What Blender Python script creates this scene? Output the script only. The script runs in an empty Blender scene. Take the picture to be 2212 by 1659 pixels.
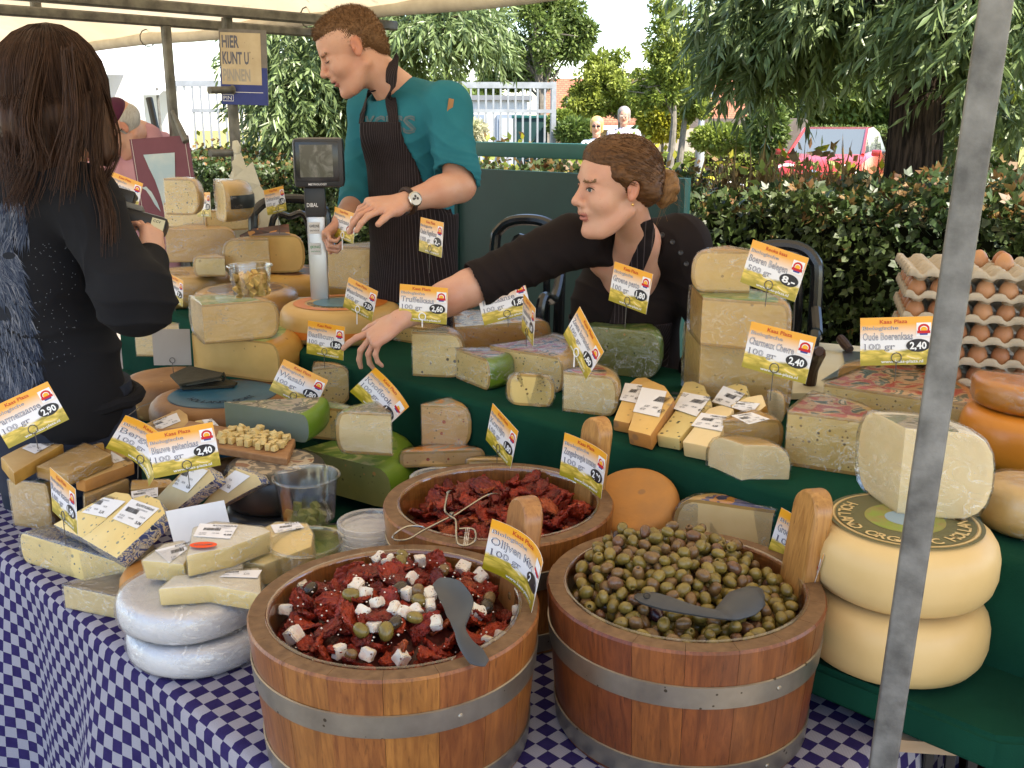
import bpy, bmesh, math, random
import numpy as np
from mathutils import Vector, Matrix, noise as mnoise
from mathutils.bvhtree import BVHTree
R_ = math.radians
random.seed(7); RNG = np.random.default_rng(7)
SC = bpy.context.scene
COL = SC.collection
# ---------------------------------------------------------------- camera
CAM = Vector((0.0, 0.0, 1.58)); PITCH = R_(14.7); FOC = 2150.0   # focal length in 2212-wide picture units
cam_data = bpy.data.cameras.new('camera'); cam = bpy.data.objects.new('camera', cam_data); COL.objects.link(cam)
cam.location = CAM; cam.rotation_euler = (R_(90) - PITCH, 0, 0)
cam_data.sensor_width = 36; cam_data.lens = 36 * FOC / 2212; cam_data.clip_start = 0.05; cam_data.clip_end = 600
SC.camera = cam
# ---------------------------------------------------------------- sky, sun, exposure
SUN_DIR = Vector((0.62, -0.42, 1.02)).normalized()
w = bpy.data.worlds.new('World'); SC.world = w; w.use_nodes = True
nt = w.node_tree; nt.nodes.clear()
sky = nt.nodes.new('ShaderNodeTexSky'); sky.sky_type = 'NISHITA'; sky.sun_disc = False
sky.sun_elevation = math.asin(SUN_DIR.z); sky.sun_rotation = math.atan2(SUN_DIR.x, SUN_DIR.y)
sky.air_density = 1.0; sky.dust_density = .4; sky.ozone_density = 1.0
bg = nt.nodes.new('ShaderNodeBackground'); bg.inputs[1].default_value = 0.15
wo = nt.nodes.new('ShaderNodeOutputWorld')
nt.links.new(sky.outputs[0], bg.inputs[0]); nt.links.new(bg.outputs[0], wo.inputs[0])
sun_d = bpy.data.lights.new('sun', 'SUN'); sun_d.energy = 5.0; sun_d.angle = R_(0.53); sun_d.color = (1.0, 0.95, 0.86)
sun = bpy.data.objects.new('sun', sun_d); COL.objects.link(sun); sun.location = (6, 2, 9)
sun.rotation_euler = SUN_DIR.to_track_quat('Z', 'Y').to_euler()
SC.view_settings.view_transform = 'Standard'; SC.view_settings.look = 'None'
SC.view_settings.exposure = 1.75; SC.view_settings.gamma = 1.0; SC.view_settings.use_curve_mapping = False
SC.view_settings.use_white_balance = True; SC.view_settings.white_balance_temperature = 6900; SC.view_settings.white_balance_tint = 13
SC.render.engine = 'CYCLES'
SC.cycles.max_bounces = 8; SC.cycles.transparent_max_bounces = 16; SC.cycles.diffuse_bounces = 4; SC.cycles.transmission_bounces = 6
SC.cycles.sample_clamp_indirect = 6.0; SC.cycles.caustics_reflective = False; SC.cycles.caustics_refractive = False
SC.cycles.use_denoising = True
# ---------------------------------------------------------------- measuring helpers (real places from the camera's geometry)
CP, SP = math.cos(PITCH), math.sin(PITCH)
def ray(u, v):
	x = (u - 1106) / FOC; y = (v - 829.5) / FOC
	return Vector((x, CP - y * SP, -SP - y * CP))
def PD(u, v, d): return CAM + ray(u, v) * d
def PZ(u, v, z): r = ray(u, v); return CAM + r * ((z - CAM.z) / r.z)
def PY(u, v, Y): r = ray(u, v); return CAM + r * (Y / r.y)
def PT(u, v, t): r = ray(u, v); return CAM + r * (t / ((r.x + r.y) * .70710678))
def zat(Y, v):
	y = (v - 829.5) / FOC
	return CAM.z - Y * (SP + CP * y) / (CP - SP * y)
A_ = Vector((.70710678, -.70710678, 0)); B_ = Vector((.70710678, .70710678, 0))
def ST(s, t, z=0.0): return A_ * s + B_ * t + Vector((0, 0, z))     # s along the stall, t away from the customers
# ---------------------------------------------------------------- object helpers
def link(o, parent=None):
	COL.objects.link(o)
	if parent is not None: o.parent = parent
	return o
def tag(o, label=None, cat=None, group=None, kind=None):
	if label: o['label'] = label
	if cat: o['category'] = cat
	if group: o['group'] = group
	if kind: o['kind'] = kind
	return o
def thing(name, label, cat, loc, group=None):
	o = bpy.data.objects.new(name, None); o.empty_display_size = .05; link(o); o.location = loc
	return tag(o, label, cat, group)
def wloc(o):
	p = Vector(o.location)
	while o.parent is not None:
		o = o.parent; p = p + Vector(o.location)
	return p
def finish(me, mats, smooth=True, angle=40):
	for m in (mats if isinstance(mats, (list, tuple)) else [mats]): me.materials.append(m)
	if smooth:
		me.polygons.foreach_set('use_smooth', [True] * len(me.polygons))
		if angle: me.set_sharp_from_angle(angle=R_(angle))
	me.update()
	return me
def mobj(name, verts, faces, mats, parent=None, loc=None, mi=None, smooth=True, angle=40, uv=None):
	"""one mesh object from world-space vertices; its origin is loc, or its parent's place"""
	org = wloc(parent) if parent is not None else Vector(loc if loc is not None else (0, 0, 0))
	V = np.asarray([tuple(p) for p in verts], dtype=np.float64).reshape(-1, 3) - np.array(org)
	us = sorted({i for f in faces for i in f})
	if len(us) < len(V) and uv is None: rm = {a: b for b, a in enumerate(us)}; V = V[us]; faces = [[rm[i] for i in f] for f in faces]
	me = bpy.data.meshes.new(name); me.from_pydata(V.tolist(), [], [list(f) for f in faces])
	if mi is not None: me.polygons.foreach_set('material_index', list(mi))
	if uv is not None:
		ul = me.uv_layers.new(name='UVMap')
		for l in me.loops: ul.data[l.index].uv = uv[l.vertex_index]
	finish(me, mats, smooth, angle)
	o = bpy.data.objects.new(name, me)
	if parent is None: o.location = org
	return link(o, parent)
def fastmesh(name, V, F, mats, parent=None, loc=(0, 0, 0), smooth=False, mi=None):
	"""big numpy mesh: V (n,3) world, F (m,k) of equal-sized faces"""
	org = wloc(parent) if parent is not None else Vector(loc)
	V = np.asarray(V, dtype=np.float32) - np.array(org, dtype=np.float32); F = np.asarray(F, dtype=np.int32)
	me = bpy.data.meshes.new(name); n, k = F.shape
	me.vertices.add(len(V)); me.vertices.foreach_set('co', V.ravel())
	me.loops.add(n * k); me.loops.foreach_set('vertex_index', F.ravel())
	me.polygons.add(n); me.polygons.foreach_set('loop_start', np.arange(0, n * k, k, dtype=np.int32))
	me.polygons.foreach_set('loop_total', np.full(n, k, dtype=np.int32))
	if mi is not None: me.polygons.foreach_set('material_index', np.asarray(mi, dtype=np.int32))
	if smooth: me.polygons.foreach_set('use_smooth', np.ones(n, dtype=bool))
	for m in (mats if isinstance(mats, (list, tuple)) else [mats]): me.materials.append(m)
	me.update(calc_edges=True); me.validate()
	o = bpy.data.objects.new(name, me)
	if parent is None: o.location = org
	return link(o, parent)
def dup(o, parent=None):
	c = o.copy(); link(c); c.parent = parent
	for ch in o.children: dup(ch, c)
	return c
class MB:
	"""collects simple shapes, in world space, for one mesh"""
	def __init__(self): self.v = []; self.f = []; self.m = []
	def add(self, vs, fs, m=0):
		b = len(self.v); self.v += [Vector(p) for p in vs]; self.f += [[b + i for i in f] for f in fs]; self.m += [m] * len(fs); return self
	def box(self, c, size, rot=None, m=0, bev=0.0):
		c = Vector(c); sx, sy, sz = [x / 2 for x in size]; rot = rot or Matrix.Identity(3)
		if bev <= 0:
			P = [c + rot @ Vector((x, y, z)) for x in (-sx, sx) for y in (-sy, sy) for z in (-sz, sz)]
			return self.add(P, [(0, 1, 3, 2), (4, 6, 7, 5), (0, 4, 5, 1), (2, 3, 7, 6), (0, 2, 6, 4), (1, 5, 7, 3)], m)
		bm = bmesh.new(); bmesh.ops.create_cube(bm, size=1.0)
		for q in bm.verts: q.co = Vector((q.co.x * sx * 2, q.co.y * sy * 2, q.co.z * sz * 2))
		bmesh.ops.bevel(bm, geom=bm.edges[:], offset=bev, segments=2, profile=.6, affect='EDGES')
		bm.verts.index_update()
		self.add([c + rot @ q.co for q in bm.verts], [[q.index for q in f.verts] for f in bm.faces], m); bm.free(); return self
	def tube(self, pts, r, n=8, m=0, cap=True, closed=False):
		pts = [Vector(p) for p in pts]; rs = r if isinstance(r, (list, tuple)) else [r] * len(pts)
		rings = []; up = None
		for i, p in enumerate(pts):
			a = pts[i - 1] if i > 0 else (pts[-1] if closed else pts[0]); b = pts[(i + 1) % len(pts)] if (i < len(pts) - 1 or closed) else pts[-1]
			t = (b - a).normalized() if (b - a).length > 1e-9 else Vector((0, 0, 1))
			if up is None:
				up = t.orthogonal().normalized()
			up = (up - t * up.dot(t)).normalized(); sd = t.cross(up)
			rings.append([p + (up * math.cos(k * math.tau / n) + sd * math.sin(k * math.tau / n)) * rs[i] for k in range(n)])
		vs = [q for rg in rings for q in rg]; fs = []
		L = len(rings)
		for i in range(L if closed else L - 1):
			j = (i + 1) % L
			for k in range(n): fs.append((i * n + k, i * n + (k + 1) % n, j * n + (k + 1) % n, j * n + k))
		if cap and not closed: fs += [list(range(n))[::-1], [(L - 1) * n + k for k in range(n)]]
		return self.add(vs, fs, m)
	def lathe(self, prof, c, n=24, m=0, a0=0, a1=360, rot=None):
		c = Vector(c); rot = rot or Matrix.Identity(3); full = abs(a1 - a0 - 360) < 1e-6; k = n if full else n + 1
		vs = []; fs = []
		for i in range(k):
			a = R_(a0 + (a1 - a0) * i / n)
			for (r, z) in prof: vs.append(c + rot @ Vector((r * math.cos(a), r * math.sin(a), z)))
		L = len(prof)
		for i in range(n):
			j = (i + 1) % k
			for q in range(L - 1): fs.append((i * L + q, j * L + q, j * L + q + 1, i * L + q + 1))
		return self.add(vs, fs, m)
	def quad(self, a, b, c, d, m=0): return self.add([a, b, c, d], [(0, 1, 2, 3)], m)
	def slab(self, poly, ext, m=0):
		"""flat outline poly (world points) extruded by vector ext"""
		n = len(poly); ext = Vector(ext)
		vs = [Vector(p) for p in poly] + [Vector(p) + ext for p in poly]
		fs = [list(range(n)), list(range(n, 2 * n))[::-1]] + [(i, n + i, n + (i + 1) % n, (i + 1) % n) for i in range(n)]
		return self.add(vs, fs, m)
	def build(self, name, mats, parent=None, loc=None, smooth=True, angle=35):
		return mobj(name, self.v, self.f, mats, parent, loc, self.m, smooth, angle)
def rz(a): return Matrix.Rotation(a, 3, 'Z')
ROT45 = Matrix(((.70710678, .70710678, 0), (-.70710678, .70710678, 0), (0, 0, 1)))   # local x -> A_, y -> B_
def fix_normals(o):
	bm = bmesh.new(); bm.from_mesh(o.data); bmesh.ops.recalc_face_normals(bm, faces=bm.faces); bm.to_mesh(o.data); bm.free()
	return o
# ---------------------------------------------------------------- materials
_M = {}
def N(nt, typ, **kw):
	n = nt.nodes.new('ShaderNode' + typ)
	for k, v in kw.items():
		if k.startswith('i_'): n.inputs[k[2:].replace('_', ' ')].default_value = v
		else: setattr(n, k, v)
	return n
def rgb(c): return (c[0], c[1], c[2], 1.0)
def newmat(name):
	m = bpy.data.materials.new(name); m.use_nodes = True; nt = m.node_tree; nt.nodes.clear()
	out = nt.nodes.new('ShaderNodeOutputMaterial'); b = nt.nodes.new('ShaderNodeBsdfPrincipled')
	nt.links.new(b.outputs[0], out.inputs[0])
	return m, nt, b, out
def ramp(nt, fac, lo, hi, c0=(0, 0, 0), c1=(1, 1, 1)):
	r = nt.nodes.new('ShaderNodeValToRGB'); r.color_ramp.elements[0].position = lo; r.color_ramp.elements[1].position = hi
	r.color_ramp.elements[0].color = rgb(c0); r.color_ramp.elements[1].color = rgb(c1)
	nt.links.new(fac, r.inputs[0]); return r.outputs[0]
def mixc(nt, fac, a, b, blend='MIX'):
	m = nt.nodes.new('ShaderNodeMix'); m.data_type = 'RGBA'; m.blend_type = blend; m.clamp_factor = True
	for s, v in ((0, fac), (6, a), (7, b)):
		if hasattr(v, 'is_output'): nt.links.new(v, m.inputs[s])
		elif s == 0: m.inputs[0].default_value = v
		else: m.inputs[s].default_value = rgb(v)
	return m.outputs[2]
def mth(nt, op, a, b=0.0, c=0.0):
	m = nt.nodes.new('ShaderNodeMath'); m.operation = op
	for i, v in enumerate((a, b, c)):
		if hasattr(v, 'is_output'): nt.links.new(v, m.inputs[i])
		else: m.inputs[i].default_value = v
	return m.outputs[0]
def noise_n(nt, vec, scale, detail=4, rough=.55, dist=0.0):
	n = nt.nodes.new('ShaderNodeTexNoise'); n.inputs['Scale'].default_value = scale; n.inputs['Detail'].default_value = detail
	n.inputs['Roughness'].default_value = rough; n.inputs['Distortion'].default_value = dist
	if vec is not None: nt.links.new(vec, n.inputs['Vector'])
	return n.outputs[0]
def coords(nt, kind='Object', stretch=None):
	t = nt.nodes.new('ShaderNodeTexCoord'); o = t.outputs[kind]
	if stretch:
		mp = nt.nodes.new('ShaderNodeMapping'); mp.inputs['Scale'].default_value = stretch; nt.links.new(o, mp.inputs[0]); o = mp.outputs[0]
	return o
def bump(nt, b, h, strength=.3, dist=.01):
	n = nt.nodes.new('ShaderNodeBump'); n.inputs['Strength'].default_value = strength; n.inputs['Distance'].default_value = dist
	nt.links.new(h, n.inputs['Height']); nt.links.new(n.outputs[0], b.inputs['Normal'])
def mk(name, c1, c2=None, scale=9, rough=.5, spec=.35, metal=0, bmp=0, bscale=60, bdist=.004, sss=0, stretch=None, lo=.35, hi=.68,
       specks=None, rvar=0.0, island=0.0, transl=0.0, coat=0.0, detail=5, alpha=None):
	"""general procedural material: two colours mixed by noise, specks, bump, roughness variation"""
	if name in _M: return _M[name]
	m, nt, b, out = newmat(name); co = coords(nt, 'Object', stretch)
	col = None
	if c2 is None: c2 = tuple(x * .86 for x in c1)
	nz = noise_n(nt, co, scale, detail); f = ramp(nt, nz, lo, hi)
	col = mixc(nt, f, c1, c2)
	for (sc, size, cs) in (specks or []):
		v = nt.nodes.new('ShaderNodeTexVoronoi'); v.inputs['Scale'].default_value = sc; nt.links.new(coords(nt, 'Object'), v.inputs['Vector'])
		n2 = noise_n(nt, coords(nt, 'Object'), sc * .6, 2)
		d = mth(nt, 'ADD', v.outputs['Distance'], mth(nt, 'MULTIPLY', mth(nt, 'SUBTRACT', n2, .5), .55))
		col = mixc(nt, ramp(nt, d, size, size * 1.35 + .02, (1, 1, 1), (0, 0, 0)), col, cs)
	if island:
		g = nt.nodes.new('ShaderNodeNewGeometry'); h = nt.nodes.new('ShaderNodeHueSaturation')
		v = mth(nt, 'ADD', mth(nt, 'MULTIPLY', g.outputs['Random Per Island'], 2 * island), 1 - island); nt.links.new(v, h.inputs['Value'])
		nt.links.new(col, h.inputs['Color']); col = h.outputs[0]
	nt.links.new(col, b.inputs['Base Color'])
	b.inputs['Roughness'].default_value = rough; b.inputs['Metallic'].default_value = metal; b.inputs['Specular IOR Level'].default_value = spec
	if rvar: nt.links.new(mth(nt, 'ADD', mth(nt, 'MULTIPLY', noise_n(nt, co, scale * 2.3, 4), rvar * 2), rough - rvar), b.inputs['Roughness'])
	if coat: b.inputs['Coat Weight'].default_value = coat; b.inputs['Coat Roughness'].default_value = .12
	if sss: b.inputs['Subsurface Weight'].default_value = sss; b.inputs['Subsurface Radius'].default_value = (.010, .006, .003); b.inputs['Subsurface Scale'].default_value = .6
	if bmp: bump(nt, b, noise_n(nt, co, bscale, 5, .6), bmp, bdist)
	if transl:
		t = nt.nodes.new('ShaderNodeBsdfTranslucent'); nt.links.new(col, t.inputs[0]); mx = nt.nodes.new('ShaderNodeMixShader'); mx.inputs[0].default_value = transl
		nt.links.new(b.outputs[0], mx.inputs[1]); nt.links.new(t.outputs[0], mx.inputs[2]); nt.links.new(mx.outputs[0], out.inputs[0])
	_M[name] = m; return m
def flat(name, c, rough=.55, spec=.3, metal=0):
	if name in _M: return _M[name]
	m, nt, b, out = newmat(name); b.inputs['Base Color'].default_value = rgb(c); b.inputs['Roughness'].default_value = rough
	b.inputs['Specular IOR Level'].default_value = spec; b.inputs['Metallic'].default_value = metal; _M[name] = m; return m
def wrapmat(name='cling_film', base=.10, streak=.55, tint=(1, 1, 1), bs=.8):
	"""thin crumpled film: mostly see-through, sharp reflections, crinkle highlights painted as white streaks"""
	if name in _M: return _M[name]
	m, nt, b, out = newmat(name); nt.nodes.remove(b); co = coords(nt, 'Object', (1, 1, 1.6))
	tr = N(nt, 'BsdfTransparent'); gl = N(nt, 'BsdfGlossy'); gl.inputs['Roughness'].default_value = .11; gl.inputs[0].default_value = (1, 1, 1, 1)
	df = N(nt, 'BsdfDiffuse'); df.inputs[0].default_value = rgb(tint)
	n1 = noise_n(nt, co, 22, 6, .62, 1.2); rid = mth(nt, 'ABSOLUTE', mth(nt, 'SUBTRACT', n1, .5))
	mask = ramp(nt, noise_n(nt, co, 9, 2), .42, .62)
	glint = mth(nt, 'MULTIPLY', ramp(nt, rid, 0.0, .016, (1, 1, 1), (0, 0, 0)), mask)  # painted highlights: white streaks along the noise ridges
	bp = N(nt, 'Bump'); bp.inputs['Strength'].default_value = bs; bp.inputs['Distance'].default_value = .006; nt.links.new(n1, bp.inputs['Height'])
	nt.links.new(bp.outputs[0], gl.inputs['Normal'])
	fr = N(nt, 'Fresnel'); fr.inputs[0].default_value = 1.45; nt.links.new(bp.outputs[0], fr.inputs['Normal'])
	f1 = mth(nt, 'ADD', mth(nt, 'MULTIPLY', fr.outputs[0], .7), base * .4); f1c = mth(nt, 'MINIMUM', f1, .45)
	m1 = N(nt, 'MixShader'); nt.links.new(f1c, m1.inputs[0]); nt.links.new(tr.outputs[0], m1.inputs[1]); nt.links.new(gl.outputs[0], m1.inputs[2])
	m2 = N(nt, 'MixShader'); nt.links.new(mth(nt, 'MULTIPLY', glint, streak), m2.inputs[0]); nt.links.new(m1.outputs[0], m2.inputs[1]); nt.links.new(df.outputs[0], m2.inputs[2])
	nt.links.new(m2.outputs[0], out.inputs[0]); _M[name] = m; return m
# ---------------------------------------------------------------- lettering
_T = {}
def text2d(s, bold=0.0):
	"""(verts, faces, width, height) of a line of text, height of capitals about 0.7"""
	key = (s, bold)
	if key in _T: return _T[key]
	cu = bpy.data.curves.new('lettering', 'FONT'); cu.body = s; cu.offset = bold; cu.resolution_u = 2
	o = bpy.data.objects.new('lettering', cu); COL.objects.link(o); me = o.to_mesh()
	vs = [(p.co.x, p.co.y) for p in me.vertices]; fs = [list(p.vertices) for p in me.polygons]
	o.to_mesh_clear(); bpy.data.objects.remove(o); bpy.data.curves.remove(cu)
	if vs:
		xs = [p[0] for p in vs]; x0, x1 = min(xs), max(xs); vs = [(p[0] - x0, p[1]) for p in vs]; wd = x1 - x0
	else: wd = 0
	_T[key] = (vs, fs, wd); return _T[key]
def put_text(mb, s, frame, x, y, h, width=None, m=0, lift=.0004, bold=0.0, align='l', bend=None):
	"""frame = (origin, ex, ey, n); x,y in frame units (metres), h = capital height, width squeezes the line"""
	vs, fs, wd = text2d(s, bold)
	if not vs: return
	sy = h / .70; sx = (width / wd) if width else sy
	x0 = x - (wd * sx / 2 if align == 'c' else (wd * sx if align == 'r' else 0))
	pts = [bend(frame, x0 + a * sx, y + b * sy, lift) if bend else frame[0] + frame[1] * (x0 + a * sx) + frame[2] * (y + b * sy) + frame[3] * lift for a, b in vs]
	mb.add(pts, fs, m)
# ================================================================ materials of the place
M_GRASS = mk('sunlit_grass', (.16, .17, .035), (.28, .24, .07), scale=1.2, rough=.9, bmp=.6, bscale=14)
M_PAVE = mk('grey_paving', (.30, .27, .24), (.20, .18, .16), scale=5, rough=.9, bmp=.2)
M_STEEL = mk('galvanised_steel', (.21, .207, .20), (.085, .083, .08), scale=22, rough=.55, metal=.30, spec=.5, rvar=.15, bmp=.25, bscale=90, lo=.34, hi=.66, detail=9)
M_STEEL2 = mk('weathered_frame_steel', (.20, .19, .165), (.10, .095, .085), scale=18, rough=.6, metal=.55, bmp=.1)
M_FENCE = mk('pale_fence_steel', (.30, .32, .34), (.22, .235, .25), scale=6, rough=.55, metal=.3)
M_GREEN = mk('green_felt', (.0045, .050, .030), (.003, .032, .020), scale=5, rough=.95, spec=.1, bmp=.35, bscale=380, bdist=.002)
M_PANEL = mk('green_painted_panel', (.006, .036, .033), (.0045, .026, .024), scale=3, rough=.5, bmp=.05)
M_RAILG = mk('teal_rail', (.018, .105, .095), (.013, .078, .072), scale=4, rough=.45)
M_BARK = mk('willow_bark', (.095, .065, .045), (.022, .016, .012), scale=9, rough=.95, spec=.1, stretch=(6, 6, .7), bmp=1.0, bscale=14, bdist=.05, lo=.38, hi=.58)
M_BARK2 = mk('thin_bark', (.17, .15, .12), (.10, .09, .07), scale=12, rough=.9, bmp=.4)
M_LEAF_W = mk('willow_leaf', (.125, .180, .060), (.180, .240, .095), scale=1.5, rough=.40, spec=.45, island=.35, transl=.30)
M_LEAF_T = mk('young_tree_leaf', (.16, .215, .034), (.28, .32, .058), scale=.8, rough=.5, island=.35, transl=.35)
M_LEAF_D = mk('dark_tree_leaf', (.085, .135, .028), (.15, .20, .046), scale=.8, rough=.5, island=.35, transl=.3)
M_LEAF_H = mk('hedge_leaf', (.030, .058, .015), (.058, .080, .020), scale=2.2, rough=.45, spec=.4, island=.4, transl=.25)
M_LEAF_HB = mk('hedge_leaf_autumn', (.20, .14, .045), (.14, .055, .02), scale=7, rough=.5, island=.4, transl=.3)
M_LEAF_Y = mk('yellow_leaf', (.42, .36, .02), (.18, .22, .03), scale=1.2, rough=.5, island=.3, transl=.3)
M_DRY = mk('dry_grass', (.45, .30, .12), (.30, .18, .06), scale=3, rough=.8, island=.3, transl=.2)
M_CORE = mk('hedge_core_dark', (.016, .018, .008), (.010, .010, .006), scale=14, rough=1, spec=0)  # near-black colour for the light-blocking box inside the hedges
def tarp_mat():
	m, nt, b, out = newmat('canvas_tarp'); co = coords(nt, 'Object')
	col = mixc(nt, ramp(nt, noise_n(nt, co, 1.4, 6), .35, .7), (.72, .60, .42), (.62, .50, .32))
	col = mixc(nt, ramp(nt, noise_n(nt, co, 7, 5, .7), .60, .72), col, (.42, .33, .22))
	nt.links.new(col, b.inputs['Base Color']); b.inputs['Roughness'].default_value = .8
	t = N(nt, 'BsdfTranslucent'); nt.links.new(col, t.inputs[0]); mx = N(nt, 'MixShader'); mx.inputs[0].default_value = .32
	bump(nt, b, noise_n(nt, co, 3, 4), .3, .05)
	nt.links.new(b.outputs[0], mx.inputs[1]); nt.links.new(t.outputs[0], mx.inputs[2]); nt.links.new(mx.outputs[0], out.inputs[0]); return m
M_TARP = tarp_mat()
def checker_mat():
	m, nt, b, out = newmat('checked_cotton'); t = N(nt, 'TexCoord'); sep = N(nt, 'SeparateXYZ'); nt.links.new(t.outputs['UV'], sep.inputs[0])
	fx = mth(nt, 'FLOOR', mth(nt, 'DIVIDE', sep.outputs[0], .0255)); fy = mth(nt, 'FLOOR', mth(nt, 'DIVIDE', sep.outputs[1], .0255))
	par = mth(nt, 'MODULO', mth(nt, 'ABSOLUTE', mth(nt, 'ADD', fx, fy)), 2.0)
	weave = mth(nt, 'SINE', mth(nt, 'MULTIPLY', mth(nt, 'ADD', sep.outputs[0], mth(nt, 'MULTIPLY', sep.outputs[1], .35)), 2900.0))
	lt = mixc(nt, mth(nt, 'MULTIPLY', mth(nt, 'ADD', weave, 1.0), .28), (.35, .33, .37), (.20, .19, .225))
	dk = mixc(nt, ramp(nt, noise_n(nt, t.outputs['UV'], 40, 3), .3, .7), (.024, .016, .075), (.034, .024, .10))
	fine = noise_n(nt, t.outputs['UV'], 700, 2)
	nt.links.new(mixc(nt, .25, mixc(nt, par, dk, lt), fine, 'OVERLAY'), b.inputs['Base Color'])
	b.inputs['Roughness'].default_value = .95; b.inputs['Specular IOR Level'].default_value = .1
	bump(nt, b, fine, .35, .001); return m
M_CHECK = checker_mat()
# ================================================================ ground
g = mobj('ground', [(-140, -60, 0), (140, -60, 0), (140, 220, 0), (-140, 220, 0)], [(0, 1, 2, 3)], M_GRASS); tag(g, 'grassy ground around the market', None, None, 'structure')
def band(name, t0, t1, z, m, lab):
	o = mobj(name, [ST(-60, t0, z), ST(60, t0, z), ST(60, t1, z), ST(-60, t1, z)], [(0, 1, 2, 3)], m); tag(o, lab, None, None, 'structure'); return o
band('pavement', -6, 3.5, .004, M_PAVE, 'grey paving under the market stall')
mobj('road', [(-60, 15.5, .004), (60, 15.5, .004), (60, 23, .004), (-60, 23, .004)], [(0, 1, 2, 3)], mk('asphalt', (.11, .11, .11), (.07, .07, .07), scale=8, rough=.9))['kind'] = 'structure'
# ================================================================ foliage builders
def unit(a): return a / np.maximum(np.linalg.norm(a, axis=1, keepdims=True), 1e-9)
def leaves(P, D, L, W, fold=.25, lobes=1, rng=RNG):
	n = len(P); D = unit(D); Rn = unit(rng.normal(size=(n, 3))); S = unit(np.cross(D, Rn)); U = np.cross(S, D)
	Vs = []; Fs = []; base = 0
	L = np.broadcast_to(np.asarray(L, dtype=float), (n,)); W = np.broadcast_to(np.asarray(W, dtype=float), (n,))
	for a, sc in (((0, 1.0),) if lobes == 1 else ((0, 1.0), (52, .72), (-52, .72))):
		ca, sa = math.cos(R_(a)), math.sin(R_(a)); d = D * ca + S * sa; s = S * ca - D * sa
		l = (L * sc)[:, None]; wd = (W * sc)[:, None]
		b0 = P; mid = P + d * l * .45 + U * (wd * fold); tip = P + d * l - U * (l * .10)
		V = np.stack([b0, mid + s * wd * .5 - U * wd * fold, tip, mid - s * wd * .5 - U * wd * fold], axis=1).reshape(-1, 3)
		i = base + np.arange(n)[:, None] * 4
		Fs.append(np.concatenate([i + [0, 1, 2], i + [0, 2, 3]], axis=0)); Vs.append(V); base += n * 4
	return np.concatenate(Vs), np.concatenate(Fs)
def in_ellipsoid(n, c, r, inner=.0):
	d = unit(RNG.normal(size=(n, 3))); q = (inner ** 3 + RNG.random((n, 1)) * (1 - inner ** 3)) ** (1 / 3)
	return np.array(c) + d * q * np.array(r), d
def willow(label, base, trunk_r, trunk_top, crown, nstr, leafL, leafW, mat, droop=.55, per=22, bend=(0, 0), hang=(2.4, 5.0)):
	"""crown: list of (centre, radii, weight); hanging shoots set with long narrow leaves"""
	t = thing('willow_tree', label, 'tree', base); mb = MB(); b = Vector(base); pts = []; rs = []
	for k in range(13):
		f = k / 12; pts.append(b + Vector((bend[0] * f * f + .015 * math.sin(5 * f), bend[1] * f * f, trunk_top * f))); rs.append(trunk_r * (1.18 - .35 * f + .35 * max(0, .12 - f) / .12))
	mb.tube(pts, rs, 18)
	for q in mb.v:
		nn = mnoise.noise(Vector((q.x * 9, q.y * 9, q.z * 1.6))); q.x += nn * trunk_r * .16; q.y += nn * trunk_r * .16
	fix_normals(mb.build('trunk', M_BARK, t, angle=0))
	bm_ = MB(); top = pts[-1]; P = []; D = []
	for (c, r, wt) in crown:
		c = Vector(c); lim = MB()
		for k in range(max(3, int(9 * wt))):
			e = c + Vector((random.uniform(-.75, .75) * r[0], random.uniform(-.75, .75) * r[1], random.uniform(-.3, .7) * r[2]))
			m_ = (top + e) / 2 + Vector((0, 0, .12 * (e - top).length)); bm_.tube([top - Vector((0, 0, .15)), m_, e], [trunk_r * .34, trunk_r * .16, trunk_r * .05], 6)
		n = int(nstr * wt); q, d = in_ellipsoid(n, c, r, .35)
		d[:, 2] = np.abs(d[:, 2]) * .3; d = unit(d + RNG.normal(size=d.shape) * .35)
		ln = leafL * RNG.uniform(hang[0], hang[1], (n, 1)); cur = q.copy(); step = ln / per
		for k in range(per):
			d = unit(d + np.array([0, 0, -droop * 1.9 / per]) + RNG.normal(size=d.shape) * .05); cur = cur + d * step
			sd = unit(np.cross(d, RNG.normal(size=d.shape))); P.append(cur.copy()); D.append(unit(d * .8 + sd * .75 + np.array([0, 0, -.45])))
	P = np.concatenate(P); D = np.concatenate(D); n = len(P)
	V, F = leaves(P, D, leafL * RNG.uniform(.6, 1.25, n), leafW * RNG.uniform(.7, 1.2, n))
	bm_.build('branch', M_BARK, t); fastmesh('crown', V, F, mat, t)
	return t
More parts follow.
